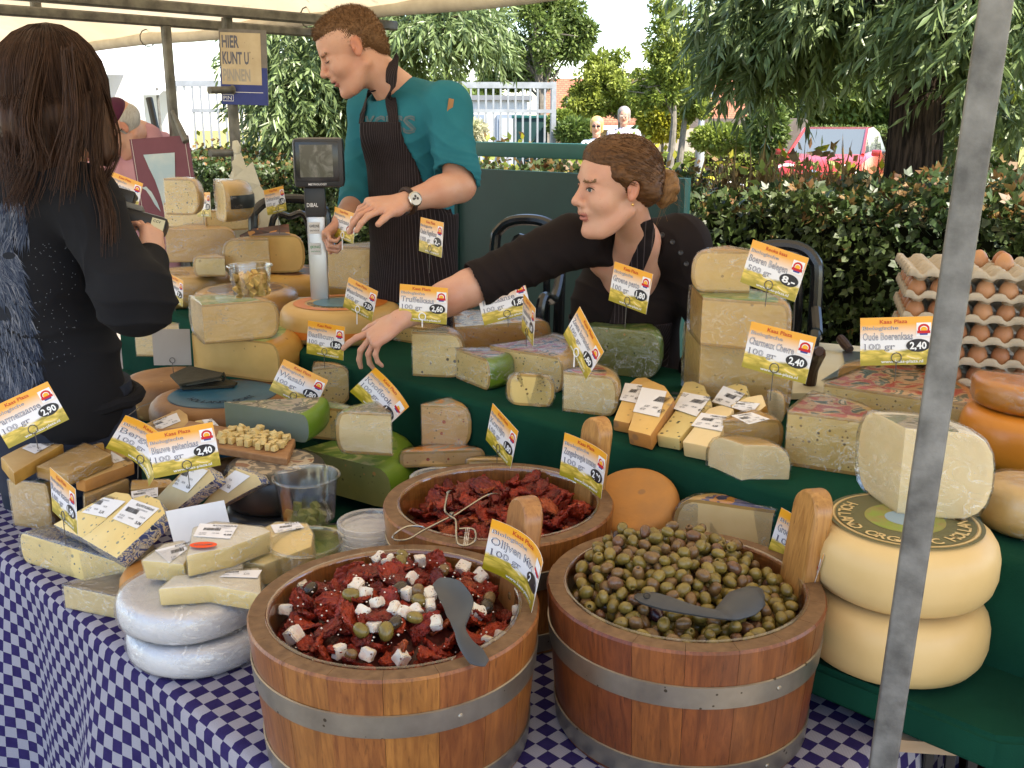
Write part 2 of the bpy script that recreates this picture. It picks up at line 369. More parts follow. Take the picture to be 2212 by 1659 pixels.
def crowntree(name, label, base, trunk_r, crown, nleaf, leaf, mat, group=None, lean=(0, 0), stems=1, mat2=None, nbr=16, inner=.25):
	t = thing(name, label, 'tree', base, group); b = Vector(base); mb = MB(); top = Vector(crown[0][0])
	pts = [b.lerp(top, f) + Vector((lean[0] * math.sin(f * 3.1), lean[1] * math.sin(f * 3.1), 0)) for f in (0, .15, .35, .6, .8, 1)]
	mb.tube(pts, [trunk_r * k for k in (1.2, 1, .9, .7, .5, .3)], 9)
	fix_normals(mb.build('trunk', M_BARK2, t)); br = MB(); P = []; D = []
	for (c, r, wt) in crown:
		c = Vector(c)
		for k in range(int(nbr * wt) + 2):
			e = c + Vector((random.gauss(0, .45) * r[0], random.gauss(0, .45) * r[1], random.gauss(0, .45) * r[2])); s0 = pts[3].lerp(top, random.random())
			br.tube([s0, (s0 + e) / 2 + Vector((0, 0, .1)), e], [trunk_r * .3, trunk_r * .18, trunk_r * .06], 5)
		nc = max(6, int(46 * wt)); cc, _ = in_ellipsoid(nc, c, r, inner); per = int(nleaf * wt / nc)
		for q in cc:
			rr = np.array(r) * RNG.uniform(.16, .32); p, d = in_ellipsoid(per, q, rr, .1); P.append(p); D.append(d + RNG.normal(size=d.shape) * .8 + np.array([0, 0, -.3]))
	P = np.concatenate(P); D = np.concatenate(D); n = len(P); V, F = leaves(P, D, leaf * RNG.uniform(.6, 1.3, n), leaf * .42 * RNG.uniform(.7, 1.2, n))
	br.build('branch', M_BARK2, t); fastmesh('crown', V, F, mat, t); return t
# ================================================================ clipped hedge behind the stall
def hedge():
	t = thing('clipped_hedge', 'long clipped hedge with lobed leaves behind the stall', 'hedge', ST(-4.2, 4.05, 0))
	s0, s1, t0, t1, zt = -9.2, .4, 3.66, 4.5, 1.31
	mb = MB(); mb.box(ST((s0 + s1) / 2, (t0 + t1) / 2 + .04, zt / 2 - .05), (s1 - s0 - .1, t1 - t0 - .24, zt - .14), ROT45); mb.build('dark_core', M_CORE, t, smooth=False)  # opaque dark box added inside the leaves to block light
	n = 46000; s = RNG.uniform(s0, s1, n); f = RNG.random(n)
	front = f < .66
	tt = np.where(front, t0 + np.abs(RNG.normal(0, .07, n)) - .03, RNG.uniform(t0, t1, n)); zz = np.where(front, zt * RNG.random(n) ** .75, zt - np.abs(RNG.normal(0, .07, n)))
	lump = .05 * np.sin(s * 3.1) + .035 * np.sin(s * 7.7 + zz * 5) + .03 * np.sin(zz * 9 + s * 2.3); tt = np.where(front, tt + lump, tt); zz = np.where(front, zz, zz + lump * .8 + .03 * np.sin(s * 13 + tt * 11))
	a = np.array(A_); b = np.array(B_); P = s[:, None] * a + tt[:, None] * b; P[:, 2] = zz
	D = np.where(front[:, None], -b * .55 + np.array([0, 0, -.35]), np.array([0, 0, .45])) + RNG.normal(size=(n, 3)) * .55
	aut = (RNG.random(n) < np.where(front, .02, .24))
	for mk_, msk, nm in ((M_LEAF_H, ~aut, 'foliage'), (M_LEAF_HB, aut, 'autumn_foliage')):
		k = msk.sum(); V, F = leaves(P[msk], D[msk],   .034 * RNG.uniform(.6, 1.4, k), .026 * RNG.uniform(.7, 1.2, k), .2, 3); fastmesh(nm, V, F, mk_, t)
hedge()
def shrubs():
	n = 15000; s = RNG.uniform(-9.5, .5, n); tt = RNG.uniform(4.55, 6.2, n); zz = RNG.random(n) ** .6 * (1.30 + .12 * np.sin(s * 4) + .08 * np.sin(s * 9 + tt * 4))
	P = s[:, None] * np.array(A_) + tt[:, None] * np.array(B_); P[:, 2] = zz; D = RNG.normal(size=(n, 3)) + np.array([0, 0, .3])
	c = RNG.random(n); t = thing('shrub_border', 'reddish and yellow leafy shrubs between hedge and fence', 'shrubs', ST(-4, 5.3, 0)); t['kind'] = 'stuff'
	for k, (m_, lo, hi) in enumerate(((M_LEAF_HB, 0, .42), (M_LEAF_Y, .42, .6), (M_LEAF_T, .6, 1.0))):
		q = (c >= lo) & (c < hi); V, F = leaves(P[q], D[q], .07, .04, .2); o = fastmesh(('red_foliage', 'yellow_foliage', 'green_foliage')[k], V, F, m_, t); o['kind'] = 'stuff'
shrubs()
def drygrass():
	n = 2600; c = RNG.random(n); s = -3.2 + 2.3 * c + RNG.normal(0, .12, n); tt = RNG.uniform(4.5, 5.3, n)
	P = s[:, None] * np.array(A_) + tt[:, None] * np.array(B_); P[:, 2] = .85 + RNG.random(n) * .28; D = RNG.normal(size=(n, 3)) * .45 + np.array([0, 0, 1.0])
	V, F = leaves(P, D, RNG.uniform(.16, .42, n), .007, .1); tag(fastmesh('dry_grass', V, F, M_DRY, None, ST(-2, 4.9, 0)), 'golden dry grass stalks behind the hedge', 'grass', None, 'stuff')
drygrass()
# ================================================================ willows near the stall
wb = PT(1968, 412, 4.75)
willow('stout willow with furrowed trunk rising behind the hedge at right', (wb.x, wb.y, 0), .135, 2.1,
       [(PT(1965, -110, 4.9), (1.0, .8, .36), 1.3), (PT(1725, 30, 4.9), (.36, .5, .22), .75), (PT(2170, 30, 4.6), (.36, .4, .32), .7), (PT(1850, 10, 4.8), (.35, .3, .18), .45), (PT(1660, 140, 5.0), (.22, .3, .16), .38), (PT(1790, 80, 5.6), (.5, .4, .18), .3), (PT(2170, 230, 5.2), (.22, .3, .22), .25), (PT(1610, -10, 4.9), (.18, .3, .14), .2)], 270, .098, .021, M_LEAF_W, droop=.8, hang=(1.8, 4.0))
wl = PD(665, 300, 8.6)
willow('dark leafy willow growing behind the man at the scale', (wl.x, wl.y, 0), .12, 1.75,
       [(PD(670, 120, 8.6), (.52, .8, .58), 1.2), (PD(890, 55, 8.4), (.62, .7, .30), 1.0), (PD(650, 215, 8.4), (.30, .5, .36), .7), (PD(720, 230, 8.8), (.45, .6, .45), .6), (PD(960, 60, 8.0), (.30, .4, .16), .35), (PD(760, 120, 8.8), (.4, .5, .5), .6)], 330, .105, .023, M_LEAF_W, droop=.7)
# ================================================================ stall frame
def square_tube(mb, a, b, w, m=0):
	a = Vector(a); b = Vector(b); t = (b - a).normalized(); s = t.cross(Vector((0, 0, 1)))
	s = s.normalized() if s.length > .05 else A_.copy(); u = s.cross(t).normalized(); c = w * .16; h = w / 2
	prof = [(h, h - c), (h - c, h), (-h + c, h), (-h, h - c), (-h, -h + c), (-h + c, -h), (h - c, -h), (h, -h + c)]
	va = [a + s * x + u * y for x, y in prof]; vb = [b + s * x + u * y for x, y in prof]
	mb.add(va + vb, [(i, (i + 1) % 8, 8 + (i + 1) % 8, 8 + i) for i in range(8)] + [list(range(8))[::-1], list(range(8, 16))], m)
# near post, turned a little and leaning
def near_post():
	b = PY(1906, 1659, 1.15); tp = PY(2152, 0, 1.15); d = (tp - b) / (tp.z - b.z); lo = b - d * b.z; hi = b + d * (2.62 - b.z)
	t = thing('stall_post', 'square galvanised steel post standing at the near right corner of the stall', 'post', lo)
	w_ = .0335; rot = rz(R_(-21)); ring = []
	prof = []
	for cx, cy, a0 in ((1, 1, 0), (-1, 1, 90), (-1, -1, 180), (1, -1, 270)):
		for k in range(4): a = R_(a0 + 30 * k); prof.append(((w_ / 2 - .0035) * cx + .0035 * math.cos(a), (w_ / 2 - .0035) * cy + .0035 * math.sin(a)))
	mb = MB(); n = len(prof); rings = [lo.lerp(hi, k / 24) for k in range(25)]
	vs = [c + rot @ Vector((x, y, 0)) for c in rings for x, y in prof]
	mb.add(vs, [(i * n + k, i * n + (k + 1) % n, (i + 1) * n + (k + 1) % n, (i + 1) * n + k) for i in range(24) for k in range(n)]); mb.build('tube', M_STEEL, t)
near_post()
def frame_post(u, v, s, top, lab):
	p = PZ(u, v, 2.05); mb = MB(); square_tube(mb, (p.x, p.y, 0), (p.x, p.y, top), .040); o = mb.build('stall_post', M_STEEL2, None, (p.x, p.y, 0)); tag(o, lab, 'post', 'back posts of the stall frame'); return p
p1 = frame_post(357, 47, -4.75, 2.03, 'grey frame post behind the maroon sign')
p2 = frame_post(489, 28, -4.15, 2.03, 'grey frame post carrying the card-payment sign and white bags')
for s, lab in ((-4.77, 'long grey cross beam under the canopy at far left'), (-4.15, 'grey cross beam under the canopy above the payment sign')):
	mb = MB(); square_tube(mb, ST(s, -.3, 2.05), ST(s, 3.32, 2.05), .045); tag(mb.build('roof_beam', M_STEEL2, None, ST(s, 1.5, 2.05)), lab, 'beam', 'cross beams under the canopy')
mb = MB(); square_tube(mb, PZ(78, 20, 2.07), PZ(78, 20, 2.07) + Vector((0, 0, .36)), .04); tag(mb.build('roof_strut', M_STEEL2, None, PZ(78, 20, 2.07)), 'short upright steel strut between beam and canvas at top left', 'strut')
def canopy():
	t = thing('market_canopy', 'cream canvas market canopy stretched over the stall', 'canopy', ST(-3, 1.5, 2.1))
	prof = [(3.30, 2.135), (3.2, 2.20), (2.6, 2.36), (1.9, 2.56), (1.25, 2.75), (.6, 2.6), (-.05, 2.45), (-.35, 2.37)]
	ss = np.linspace(-9.5, 2.4, 60); V = []; F = []
	for s in ss:
		for (q, z) in prof:
			sag = -.035 * math.cos((s + 4.15) * math.tau / 1.9) * (1 if 0 < q < 3.25 else .2) + .015 * mnoise.noise(Vector((s * 3, q * 3, 0))); V.append(ST(s, q, z + sag))
	L = len(prof)
	for i in range(len(ss) - 1):
		for k in range(L - 1): F.append((i * L + k, (i + 1) * L + k, (i + 1) * L + k + 1, i * L + k + 1))
	mobj('canvas', V, F, M_TARP, t, angle=0)
	mb = MB(); mb.tube([ST(s, 3.30 + .012 * math.sin(s * 5), 2.13 + .010 * math.sin(s * 2.4)) for s in np.linspace(-9.5, 2.4, 48)], .042, 12); mb.build('rolled_edge', mk('rolled_canvas', (.66, .60, .50), (.50, .44, .36), scale=7, rough=.8, bmp=.4, bscale=30), t)
	for s in np.arange(-8.6, 2.4, 1.9):
		mb = MB(); mb.tube([ST(s, 3.25 + .055 * math.cos(a), 2.13 + .055 * math.sin(a)) for a in np.linspace(0, math.tau, 12)], .004, 5)
		mb.build('lashing', flat('cord_dark', (.10, .09, .08)), t)
canopy()
# ================================================================ green screen behind the sellers
def screen():
	t = thing('green_screen', 'flat dark green screen panel behind the sellers', 'panel', ST(-2.6, 3.31, 0))
	l = PT(992, 365, 3.31); r = PT(1475, 365, 3.31); s0 = l.dot(A_); s1 = r.dot(A_)
	mb = MB(); mb.box(ST((s0 + s1) / 2, 3.31, .93), (s1 - s0, .018, .88), ROT45, bev=.006); mb.build('sheet', M_PANEL, t)
	mb = MB(); mb.tube([ST(s0 - .02, 3.30, .0), ST(s0 - .02, 3.30, 1.37)], .024, 10); mb.build('upright', M_PANEL, t)
	mb = MB(); mb.tube([ST(s1 + .02, 3.30, .0), ST(s1 + .02, 3.30, 1.37)], .024, 10); mb.build('upright', M_PANEL, t)
	a = PT(1000, 325, 3.36); b = PT(1345, 325, 3.36); mb = MB(); mb.box(((a + b) / 2), ((b - a).length, .03, .068), ROT45, bev=.008); o = mb.build('top_rail', M_RAILG, None, (a + b) / 2)
	tag(o, 'flat teal green rail above the dark green screen', 'rail')
screen()
# ================================================================ tables, cloths and stepped shelves
Z1, Z2, ZB = .66, .93, .75
def table():
	t = thing('trestle_table', 'low trestle table hidden under the blue checked cloth', 'table', ST(-1.4, 1.1, 0)); M_W = mk('table_wood', (.25, .16, .09), None, rough=.8)
	for k in range(6): mb = MB(); mb.box(ST(-1.345, .73 + .175 * k, Z1 - .022), (1.54, .165, .024), ROT45); mb.build('plank', M_W, t, smooth=False)
	for s in (-2.0, -.65):
		for q in (.72, 1.55): mb = MB(); mb.box(ST(s, q, (Z1 - .035) / 2), (.05, .05, Z1 - .035), ROT45); mb.build('leg', M_W, t, smooth=False)
table()
def cloth():
	# s along the table, w across it: top from back to front, then hanging; the right end hangs too
	S0, S1, T0 = -3.1, -.553, .655; ns, nw = 150, 74; V = []; F = []; UV = []; rr = .02
	svals = np.linspace(S0, S1 + .52, ns);
	for i, s in enumerate(svals):
		back = 1.62 if s > -2.12 else max(.86, 1.62 - (-2.12 - s) * 9)
		for j in range(nw):
			f = j / (nw - 1); w_ = (1 - f) * back + f * (-.02) if f < .001 else None
			t_ = back + (-0.02 - back + .0) * 0
			t_ = back - (back - T0) * min(1, f / .5) - max(0, f - .5) / .5 * .60      # virtual flat coordinate: below T0 it hangs
			ds = max(0, s - S1); dt = max(0, T0 - t_)
			def drop(d): return 0 if d <= 0 else (rr * (1 - math.cos(min(d / rr, math.pi / 2))) + max(0, d - rr * math.pi / 2))
			def out(d): return rr * math.sin(min(max(d, 0) / rr, math.pi / 2))
			z = Z1 - drop(dt) - drop(ds) * (1 if dt == 0 else .6)
			fold = dt / .6; wob = fold * (.045 * math.sin(s * 10.5 + .5) + .022 * math.sin(s * 23 + 2 + dt * 3)) + fold * .05
			wob2 = min(1, ds / .4) * (.02 * math.sin(t_ * 19)) + ds * .12
			cx = min(s, S1) + out(ds) + wob2; cy = max(t_, T0) - out(dt) - wob
			z += .0022 * mnoise.noise(Vector((s * 9, t_ * 9, 0))) * (dt == 0 and ds == 0)
			V.append(ST(cx, cy, z)); UV.append((s, t_))
	for i in range(ns - 1):
		for j in range(nw - 1): F.append((i * nw + j, i * nw + j + 1, (i + 1) * nw + j + 1, (i + 1) * nw + j))
	o = mobj('checked_tablecloth', V, F, M_CHECK, None, ST(-1.4, 1.1, Z1), uv=UV, angle=0); tag(o, 'blue and white checked cotton cloth hanging over the front table', 'tablecloth')
cloth()
def green_step(name, lab, s0, s1, t0, t1, z, drop_, wave=.018, n=90, skew=0.0):
	"""felt-covered step: top sheet, rounded front edge and hanging front, closed at the ends"""
	V = []; F = []; prof = [(t1, z - .02), (t1, z), ((t0 + t1) / 2, z), (t0 + .02, z), (t0 + .006, z - .003), (t0, z - .012), (t0 - .002, z - .05), (t0 - .004, z - drop_ * .6), (t0 - .004, z - drop_)]
	L = len(prof)
	for i in range(n):
		s = s0 + (s1 - s0) * i / (n - 1)
		for k, (q, zz) in enumerate(prof):
			hang = max(0, (z - zz) / max(drop_, .01)); wv = wave * hang * (math.sin(s * 7) + .6 * math.sin(s * 17 + 1)) - skew * (i / (n - 1)) ** 2 * (q < t0 + .03)
			V.append(ST(s, q + wv, zz + .0015 * mnoise.noise(Vector((s * 6, q * 6, z))) - (.008 * (.5 + .5 * math.sin(s * 5)) if k == L - 1 else 0)))
	for i in range(n - 1):
		for k in range(L - 1): F.append((i * L + k, i * L + k + 1, (i + 1) * L + k + 1, (i + 1) * L + k))
	F.append(list(range(L))[::-1]); F.append([(n - 1) * L + k for k in range(L)])
	o = mobj(name, V, F, M_GREEN, None, ST((s0 + s1) / 2, (t0 + t1) / 2, z - drop_), angle=50); tag(o, lab, 'shelf'); return o
green_step('felt_shelf', 'raised shelf covered in dark green felt behind the barrels', -3.7, .75, 1.585, 2.18, Z2, .27, skew=.09)
def felt_step():
	"""low felt-covered board; its near edge follows the stall, then runs square across the table end"""
	poly = [ST(-1.0, 1.66, ZB), ST(-1.0, 1.335, ZB), ST(-.383, 1.335, ZB), Vector((.85, 1.205, ZB)), Vector((1.05, 1.222, ZB)), Vector((1.35, 1.21, ZB)), Vector((1.35, 1.7, ZB)), ST(-.3, 1.66, ZB)]
	bm = bmesh.new(); f = bm.faces.new([bm.verts.new(p) for p in poly]); r = bmesh.ops.extrude_face_region(bm, geom=[f])
	for v in r['geom']:
		if isinstance(v, bmesh.types.BMVert): v.co.z -= .055
	bmesh.ops.recalc_face_normals(bm, faces=bm.faces); bmesh.ops.bevel(bm, geom=bm.edges[:], offset=.008, segments=3, affect='EDGES'); bmesh.ops.subdivide_edges(bm, edges=[e for e in bm.edges if e.calc_length() > .06], cuts=5, use_grid_fill=True)
	for v in bm.verts: v.co += Vector((mnoise.noise(v.co * 11), mnoise.noise(v.co * 11 + Vector((5, 0, 0))), mnoise.noise(v.co * 9 + Vector((0, 5, 0))) * .5)) * .005
	me = bpy.data.meshes.new('felt_step'); c = ST(-.5, 1.5, ZB - .055)
	for v in bm.verts: v.co -= c
	bm.to_mesh(me); bm.free(); finish(me, M_GREEN, True, 50); o = bpy.data.objects.new('felt_step', me); o.location = c; link(o); tag(o, 'lower green felt step under the stacked gouda wheels at right', 'shelf')
felt_step()
green_step('felt_table', 'green felt covered side table under the blue wheels at left', -3.7, -1.86, 1.07, 1.7, Z1 + .002, .55)
def supports():
	t = thing('shelf_trestle', 'wooden trestle carrying the green felt step at right', 'trestle', (.98, 1.5, 0)); M_W = mk('table_wood', (.25, .16, .09), None, rough=.8)
	mb = MB(); mb.box((.98, 1.43, ZB - .075), (.80, .34, .020), rz(R_(-7))); mb.build('plank', mk('pale_plank', (.42, .30, .19), (.33, .22, .13), scale=6, stretch=(1, 8, 8), rough=.8), t, smooth=False)
	for s in (.75, 1.3):
		mb = MB(); mb.box((s, 1.62, (ZB - .09) / 2), (.05, .05, ZB - .09)); mb.build('leg', M_W, t, smooth=False)
supports()
def crate():
	c = Vector((1.0, 1.47, 0)); zt = .655
	t = thing('plastic_crate', 'black slotted plastic crate under the green step at lower right', 'crate', (c.x, c.y, .385)); m_ = flat('black_plastic', (.012, .012, .012), .4, .5)
	W, D, H = .62, .30, .27; rot = rz(R_(-12))
	def loc(x, y, z): return Vector((c.x, c.y, zt - H)) + rot @ Vector((x, y, z))
	for (sx, sy, L, ax) in ((0, -D / 2, W, 0), (0, D / 2, W, 0), (-W / 2, 0, D, 1), (W / 2, 0, D, 1)):
		mb = MB(); n = int(L / .032)
		for z0 in (.02, .10, .18, .255):
			mb.box(loc(sx, sy, z0), (L if ax == 0 else .012, .012 if ax == 0 else L, .022), rot)
		for k in range(n + 1):
			x = -L / 2 + L * k / n; mb.box(loc(sx + (x if ax == 0 else 0), sy + (x if ax else 0), .13), ((.014, .010, .25) if ax == 0 else (.010, .014, .25)), rot)
		mb.build('slotted_side', m_, t, smooth=False)
	mb = MB(); mb.box(loc(0, 0, .005), (W, D, .01), rot); mb.build('base', m_, t, smooth=False)
	mb = MB(); mb.box(loc(0, 0, -.19), (W, D, .37), rot); tag(mb.build('lower_crate', m_, None, (c.x, c.y, 0)), 'black crate standing on the ground under the slotted crate', 'crate')
crate()
def woodbox():
	c = PZ(1965, 1640, .55); t = thing('wooden_box', 'corner of a red-brown wooden box beside the steel post', 'box', (c.x, c.y, .2)); m_ = mk('redwood', (.15, .055, .028), (.09, .035, .02), stretch=(1, 1, 5), scale=12, rough=.6)
	for k, (x, y, sx, sy) in enumerate(((0, 0, .25, .016), (0, .22, .25, .016), (-.117, .11, .016, .2), (.117, .11, .016, .2))):
		for q in range(2): mb = MB(); mb.box(c + ROT45 @ Vector((x + .1, y + .02, -.09 - .13 * q)), (sx, sy, .122), ROT45, bev=.003); mb.build('plank', m_, t)
woodbox()
# ================================================================ cheese materials
def cheese_mats():
	P = {}
	P['gouda'] = mk('paste_gouda', (.72, .46, .155), (.62, .38, .12), scale=11, rough=.42, sss=.12, bmp=.06, specks=[(38, .05, (.40, .24, .08))])
	P['old'] = mk('paste_old', (.56, .33, .10), (.46, .25, .07), scale=9, rough=.45, sss=.1, bmp=.08, specks=[(30, .06, (.36, .19, .05))])
	P['young'] = mk('paste_young', (.68, .51, .22), (.60, .43, .17), scale=10, rough=.42, sss=.12, bmp=.06, specks=[(26, .06, (.46, .30, .10))])
	P['pale'] = mk('paste_pale', (.78, .58, .29), (.69, .49, .22), scale=8, rough=.45, sss=.12, bmp=.06)
	P['goat'] = mk('paste_goat', (.80, .64, .37), (.72, .55, .29), scale=7, rough=.42, sss=.14, bmp=.05)
	P['cumin'] = mk('paste_cumin', (.74, .53, .20), (.65, .44, .15), scale=10, rough=.42, sss=.1, bmp=.06, specks=[(75, .13, (.20, .12, .04)), (55, .08, (.10, .055, .02))])
	P['herb'] = mk('paste_herb', (.76, .55, .23), (.67, .46, .17), scale=10, rough=.42, sss=.1, bmp=.06, specks=[(85, .13, (.15, .13, .04)), (48, .09, (.07, .06, .02))])
	P['truffle'] = mk('paste_truffle', (.77, .56, .25), (.68, .48, .19), scale=10, rough=.42, sss=.1, bmp=.05, specks=[(42, .10, (.09, .06, .035))])
	P['nettle'] = mk('paste_nettle', (.66, .52, .22), (.60, .46, .18), scale=10, rough=.42, sss=.1, bmp=.05, specks=[(62, .15, (.035, .045, .03))])
	P['orange'] = mk('paste_orange', (.58, .28, .065), (.50, .22, .045), scale=10, rough=.42, sss=.1, bmp=.05, specks=[(60, .09, (.30, .10, .02))])
	P['pink'] = mk('paste_tomato', (.68, .42, .18), (.60, .34, .13), scale=9, rough=.42, sss=.1, bmp=.06, specks=[(45, .11, (.40, .07, .025)), (70, .08, (.18, .13, .05))])
	P['green'] = mk('paste_green', (.235, .225, .070), (.17, .175, .05), scale=9, rough=.42, sss=.08, bmp=.06, specks=[(60, .09, (.07, .08, .02)), (34, .045, (.42, .20, .06))])
	P['teal'] = mk('paste_lavender_green', (.135, .165, .10), (.16, .19, .155), scale=5, rough=.4, sss=.08, bmp=.05)
	P['blue'] = mk('paste_blue', (.78, .60, .26), (.70, .51, .20), scale=9, rough=.42, sss=.12, bmp=.12, specks=[(46, .10, (.26, .26, .18)), (70, .08, (.09, .12, .13))])
	P['stilton'] = mk('paste_stilton', (.66, .52, .27), (.54, .41, .20), scale=9, rough=.5, sss=.1, bmp=.15, specks=[(30, .10, (.28, .22, .12))])
	P['parm'] = mk('paste_parmesan', (.56, .37, .16), (.48, .30, .12), scale=16, rough=.55, sss=.08, bmp=.25, bscale=90)
	P['brie'] = mk('paste_brie', (.78, .60, .27), (.70, .52, .20), scale=9, rough=.4, sss=.15, bmp=.1)
	Rn = {}
	Rn['yellow'] = mk('rind_yellow', (.52, .29, .065), (.44, .22, .045), scale=7, rough=.38, spec=.45, bmp=.10, bscale=30, specks=[(16, .035, (.30, .15, .04))])
	Rn['orange'] = mk('rind_orange', (.55, .20, .022), (.46, .15, .015), scale=6, rough=.30, spec=.5, bmp=.08)
	Rn['pale'] = mk('rind_pale', (.60, .39, .145), (.52, .32, .10), scale=5, rough=.40, spec=.45, bmp=.10, bscale=26, specks=[(12, .03, (.36, .22, .09))])
	Rn['cream'] = mk('rind_cream', (.66, .47, .22), (.58, .39, .16), scale=5, rough=.42, spec=.45, bmp=.10, bscale=26, specks=[(10, .03, (.42, .27, .12))])
	Rn['green'] = mk('rind_green', (.19, .30, .035), (.12, .22, .02), scale=6, rough=.32, spec=.5, bmp=.08)
	Rn['brown'] = mk('rind_brown', (.30, .145, .05), (.18, .08, .03), scale=8, rough=.5, bmp=.3, specks=[(20, .08, (.42, .24, .09))])
	Rn['ochre'] = mk('rind_ochre', (.50, .22, .05), (.36, .17, .055), scale=10, rough=.6, bmp=.3, specks=[(22, .12, (.30, .15, .06))])
	Rn['white'] = mk('rind_bloomy', (.74, .71, .63), (.62, .56, .44), scale=12, rough=.8, bmp=.5, bscale=60)
	Rn['grey'] = mk('rind_grey', (.30, .26, .19), (.20, .17, .12), scale=9, rough=.85, bmp=.5)
	Rn['parm'] = mk('rind_parmesan', (.48, .27, .055), (.36, .19, .04), scale=14, rough=.55, bmp=.2)
	Rn['black'] = mk('rind_black', (.03, .028, .027), (.018, .017, .016), scale=8, rough=.35, spec=.5)
	T = {}
	def printed(name, cols, scale, dist=2.0):
		if name in _M: return _M[name]
		m, nt, b, out = newmat(name); co = coords(nt, 'Object')
		v = N(nt, 'TexNoise'); v.inputs['Scale'].default_value = scale; v.inputs['Detail'].default_value = 1.5; v.inputs['Distortion'].default_value = dist; nt.links.new(co, v.inputs['Vector'])
		r = N(nt, 'ValToRGB'); r.color_ramp.interpolation = 'CONSTANT'; e = r.color_ramp.elements
		while len(e) < len(cols): e.new(.5)
		for k, c in enumerate(cols): e[k].position = 0 if k == 0 else .30 + .42 * k / len(cols); e[k].color = rgb(c)
		nt.links.new(v.outputs[0], r.inputs[0]); nt.links.new(r.outputs[0], b.inputs['Base Color']); b.inputs['Roughness'].default_value = .35
		_M[name] = m; return m
	T['green'] = printed('top_print_green', [(.10, .20, .03), (.24, .32, .08), (.45, .42, .18)], 13)
	T['red'] = printed('top_print_red', [(.40, .05, .03), (.50, .30, .15), (.05, .08, .05), (.55, .40, .25)], 14)
	T['blueorange'] = printed('top_print_blue_orange', [(.05, .04, .12), (.55, .24, .05), (.09, .08, .20), (.60, .45, .26)], 15, 1)
	T['white'] = printed('top_print_white', [(.62, .62, .60), (.30, .35, .45), (.66, .64, .60), (.50, .26, .12)], 16)
	T['dark'] = printed('top_print_dark', [(.05, .06, .05), (.30, .26, .20), (.10, .14, .08), (.45, .38, .26)], 18)
	T['brown'] = printed('top_print_brown', [(.10, .025, .012), (.05, .015, .01), (.45, .18, .03)], 11)
	T['orangegrey'] = printed('top_print_orange_grey', [(.30, .28, .22), (.58, .22, .03), (.40, .36, .28)], 12)
	T['bluewhite'] = printed('top_print_blue_white', [(.04, .06, .16), (.50, .46, .36), (.05, .08, .22), (.62, .52, .32), (.02, .03, .08)], 34, 3)
	T['stone'] = printed('top_print_stone', [(.36, .28, .19), (.13, .11, .09), (.42, .34, .24), (.20, .09, .05)], 26, .3)
	T['blue'] = mk('top_blue', (.030, .13, .22), (.02, .09, .16), scale=10, rough=.3, spec=.5)
	return P, Rn, T
PASTE, RIND, TOP = cheese_mats()
FILM = wrapmat(); FILM2 = wrapmat('cling_film_dense', .16, .70, (.95, .93, .88), .8)
PAPER = mk('label_paper', (.78, .77, .78), (.74, .73, .74), scale=20, rough=.6)
INK = flat('ink_black', (.02, .02, .025), .6); INK2 = flat('ink_grey', (.16, .16, .18), .6)
# ================================================================ picture-measuring by close-up
CROPS = {'A': (.2757, 0, 339), 'B': (.2757, 305, 373), 'C': (.3217, 847, 271), 'D': (.3413, 1457, 440.5), 'E': (.2757, 0, 779), 'F': (.3064, 237, 711.6),
         'G': (.2757, 847, 644), 'H': (.2451, 1288, 711.6), 'I': (.326, 508, 1118), 'J': (.3217, 1152, 1050), 'K': (.2451, 1670, 881), 'L': (.2451, 1670, 1252),
         'M': (.2647, 0, 1220), 'N': (.2451, 813, 949), 'O': (.1532, 0, 847), 'P': (.1532, 271, 373), 'V': (1, 0, 0)}
def cc(k, x, y): f, a, b = CROPS[k]; return (a + f * x, b + f * y)
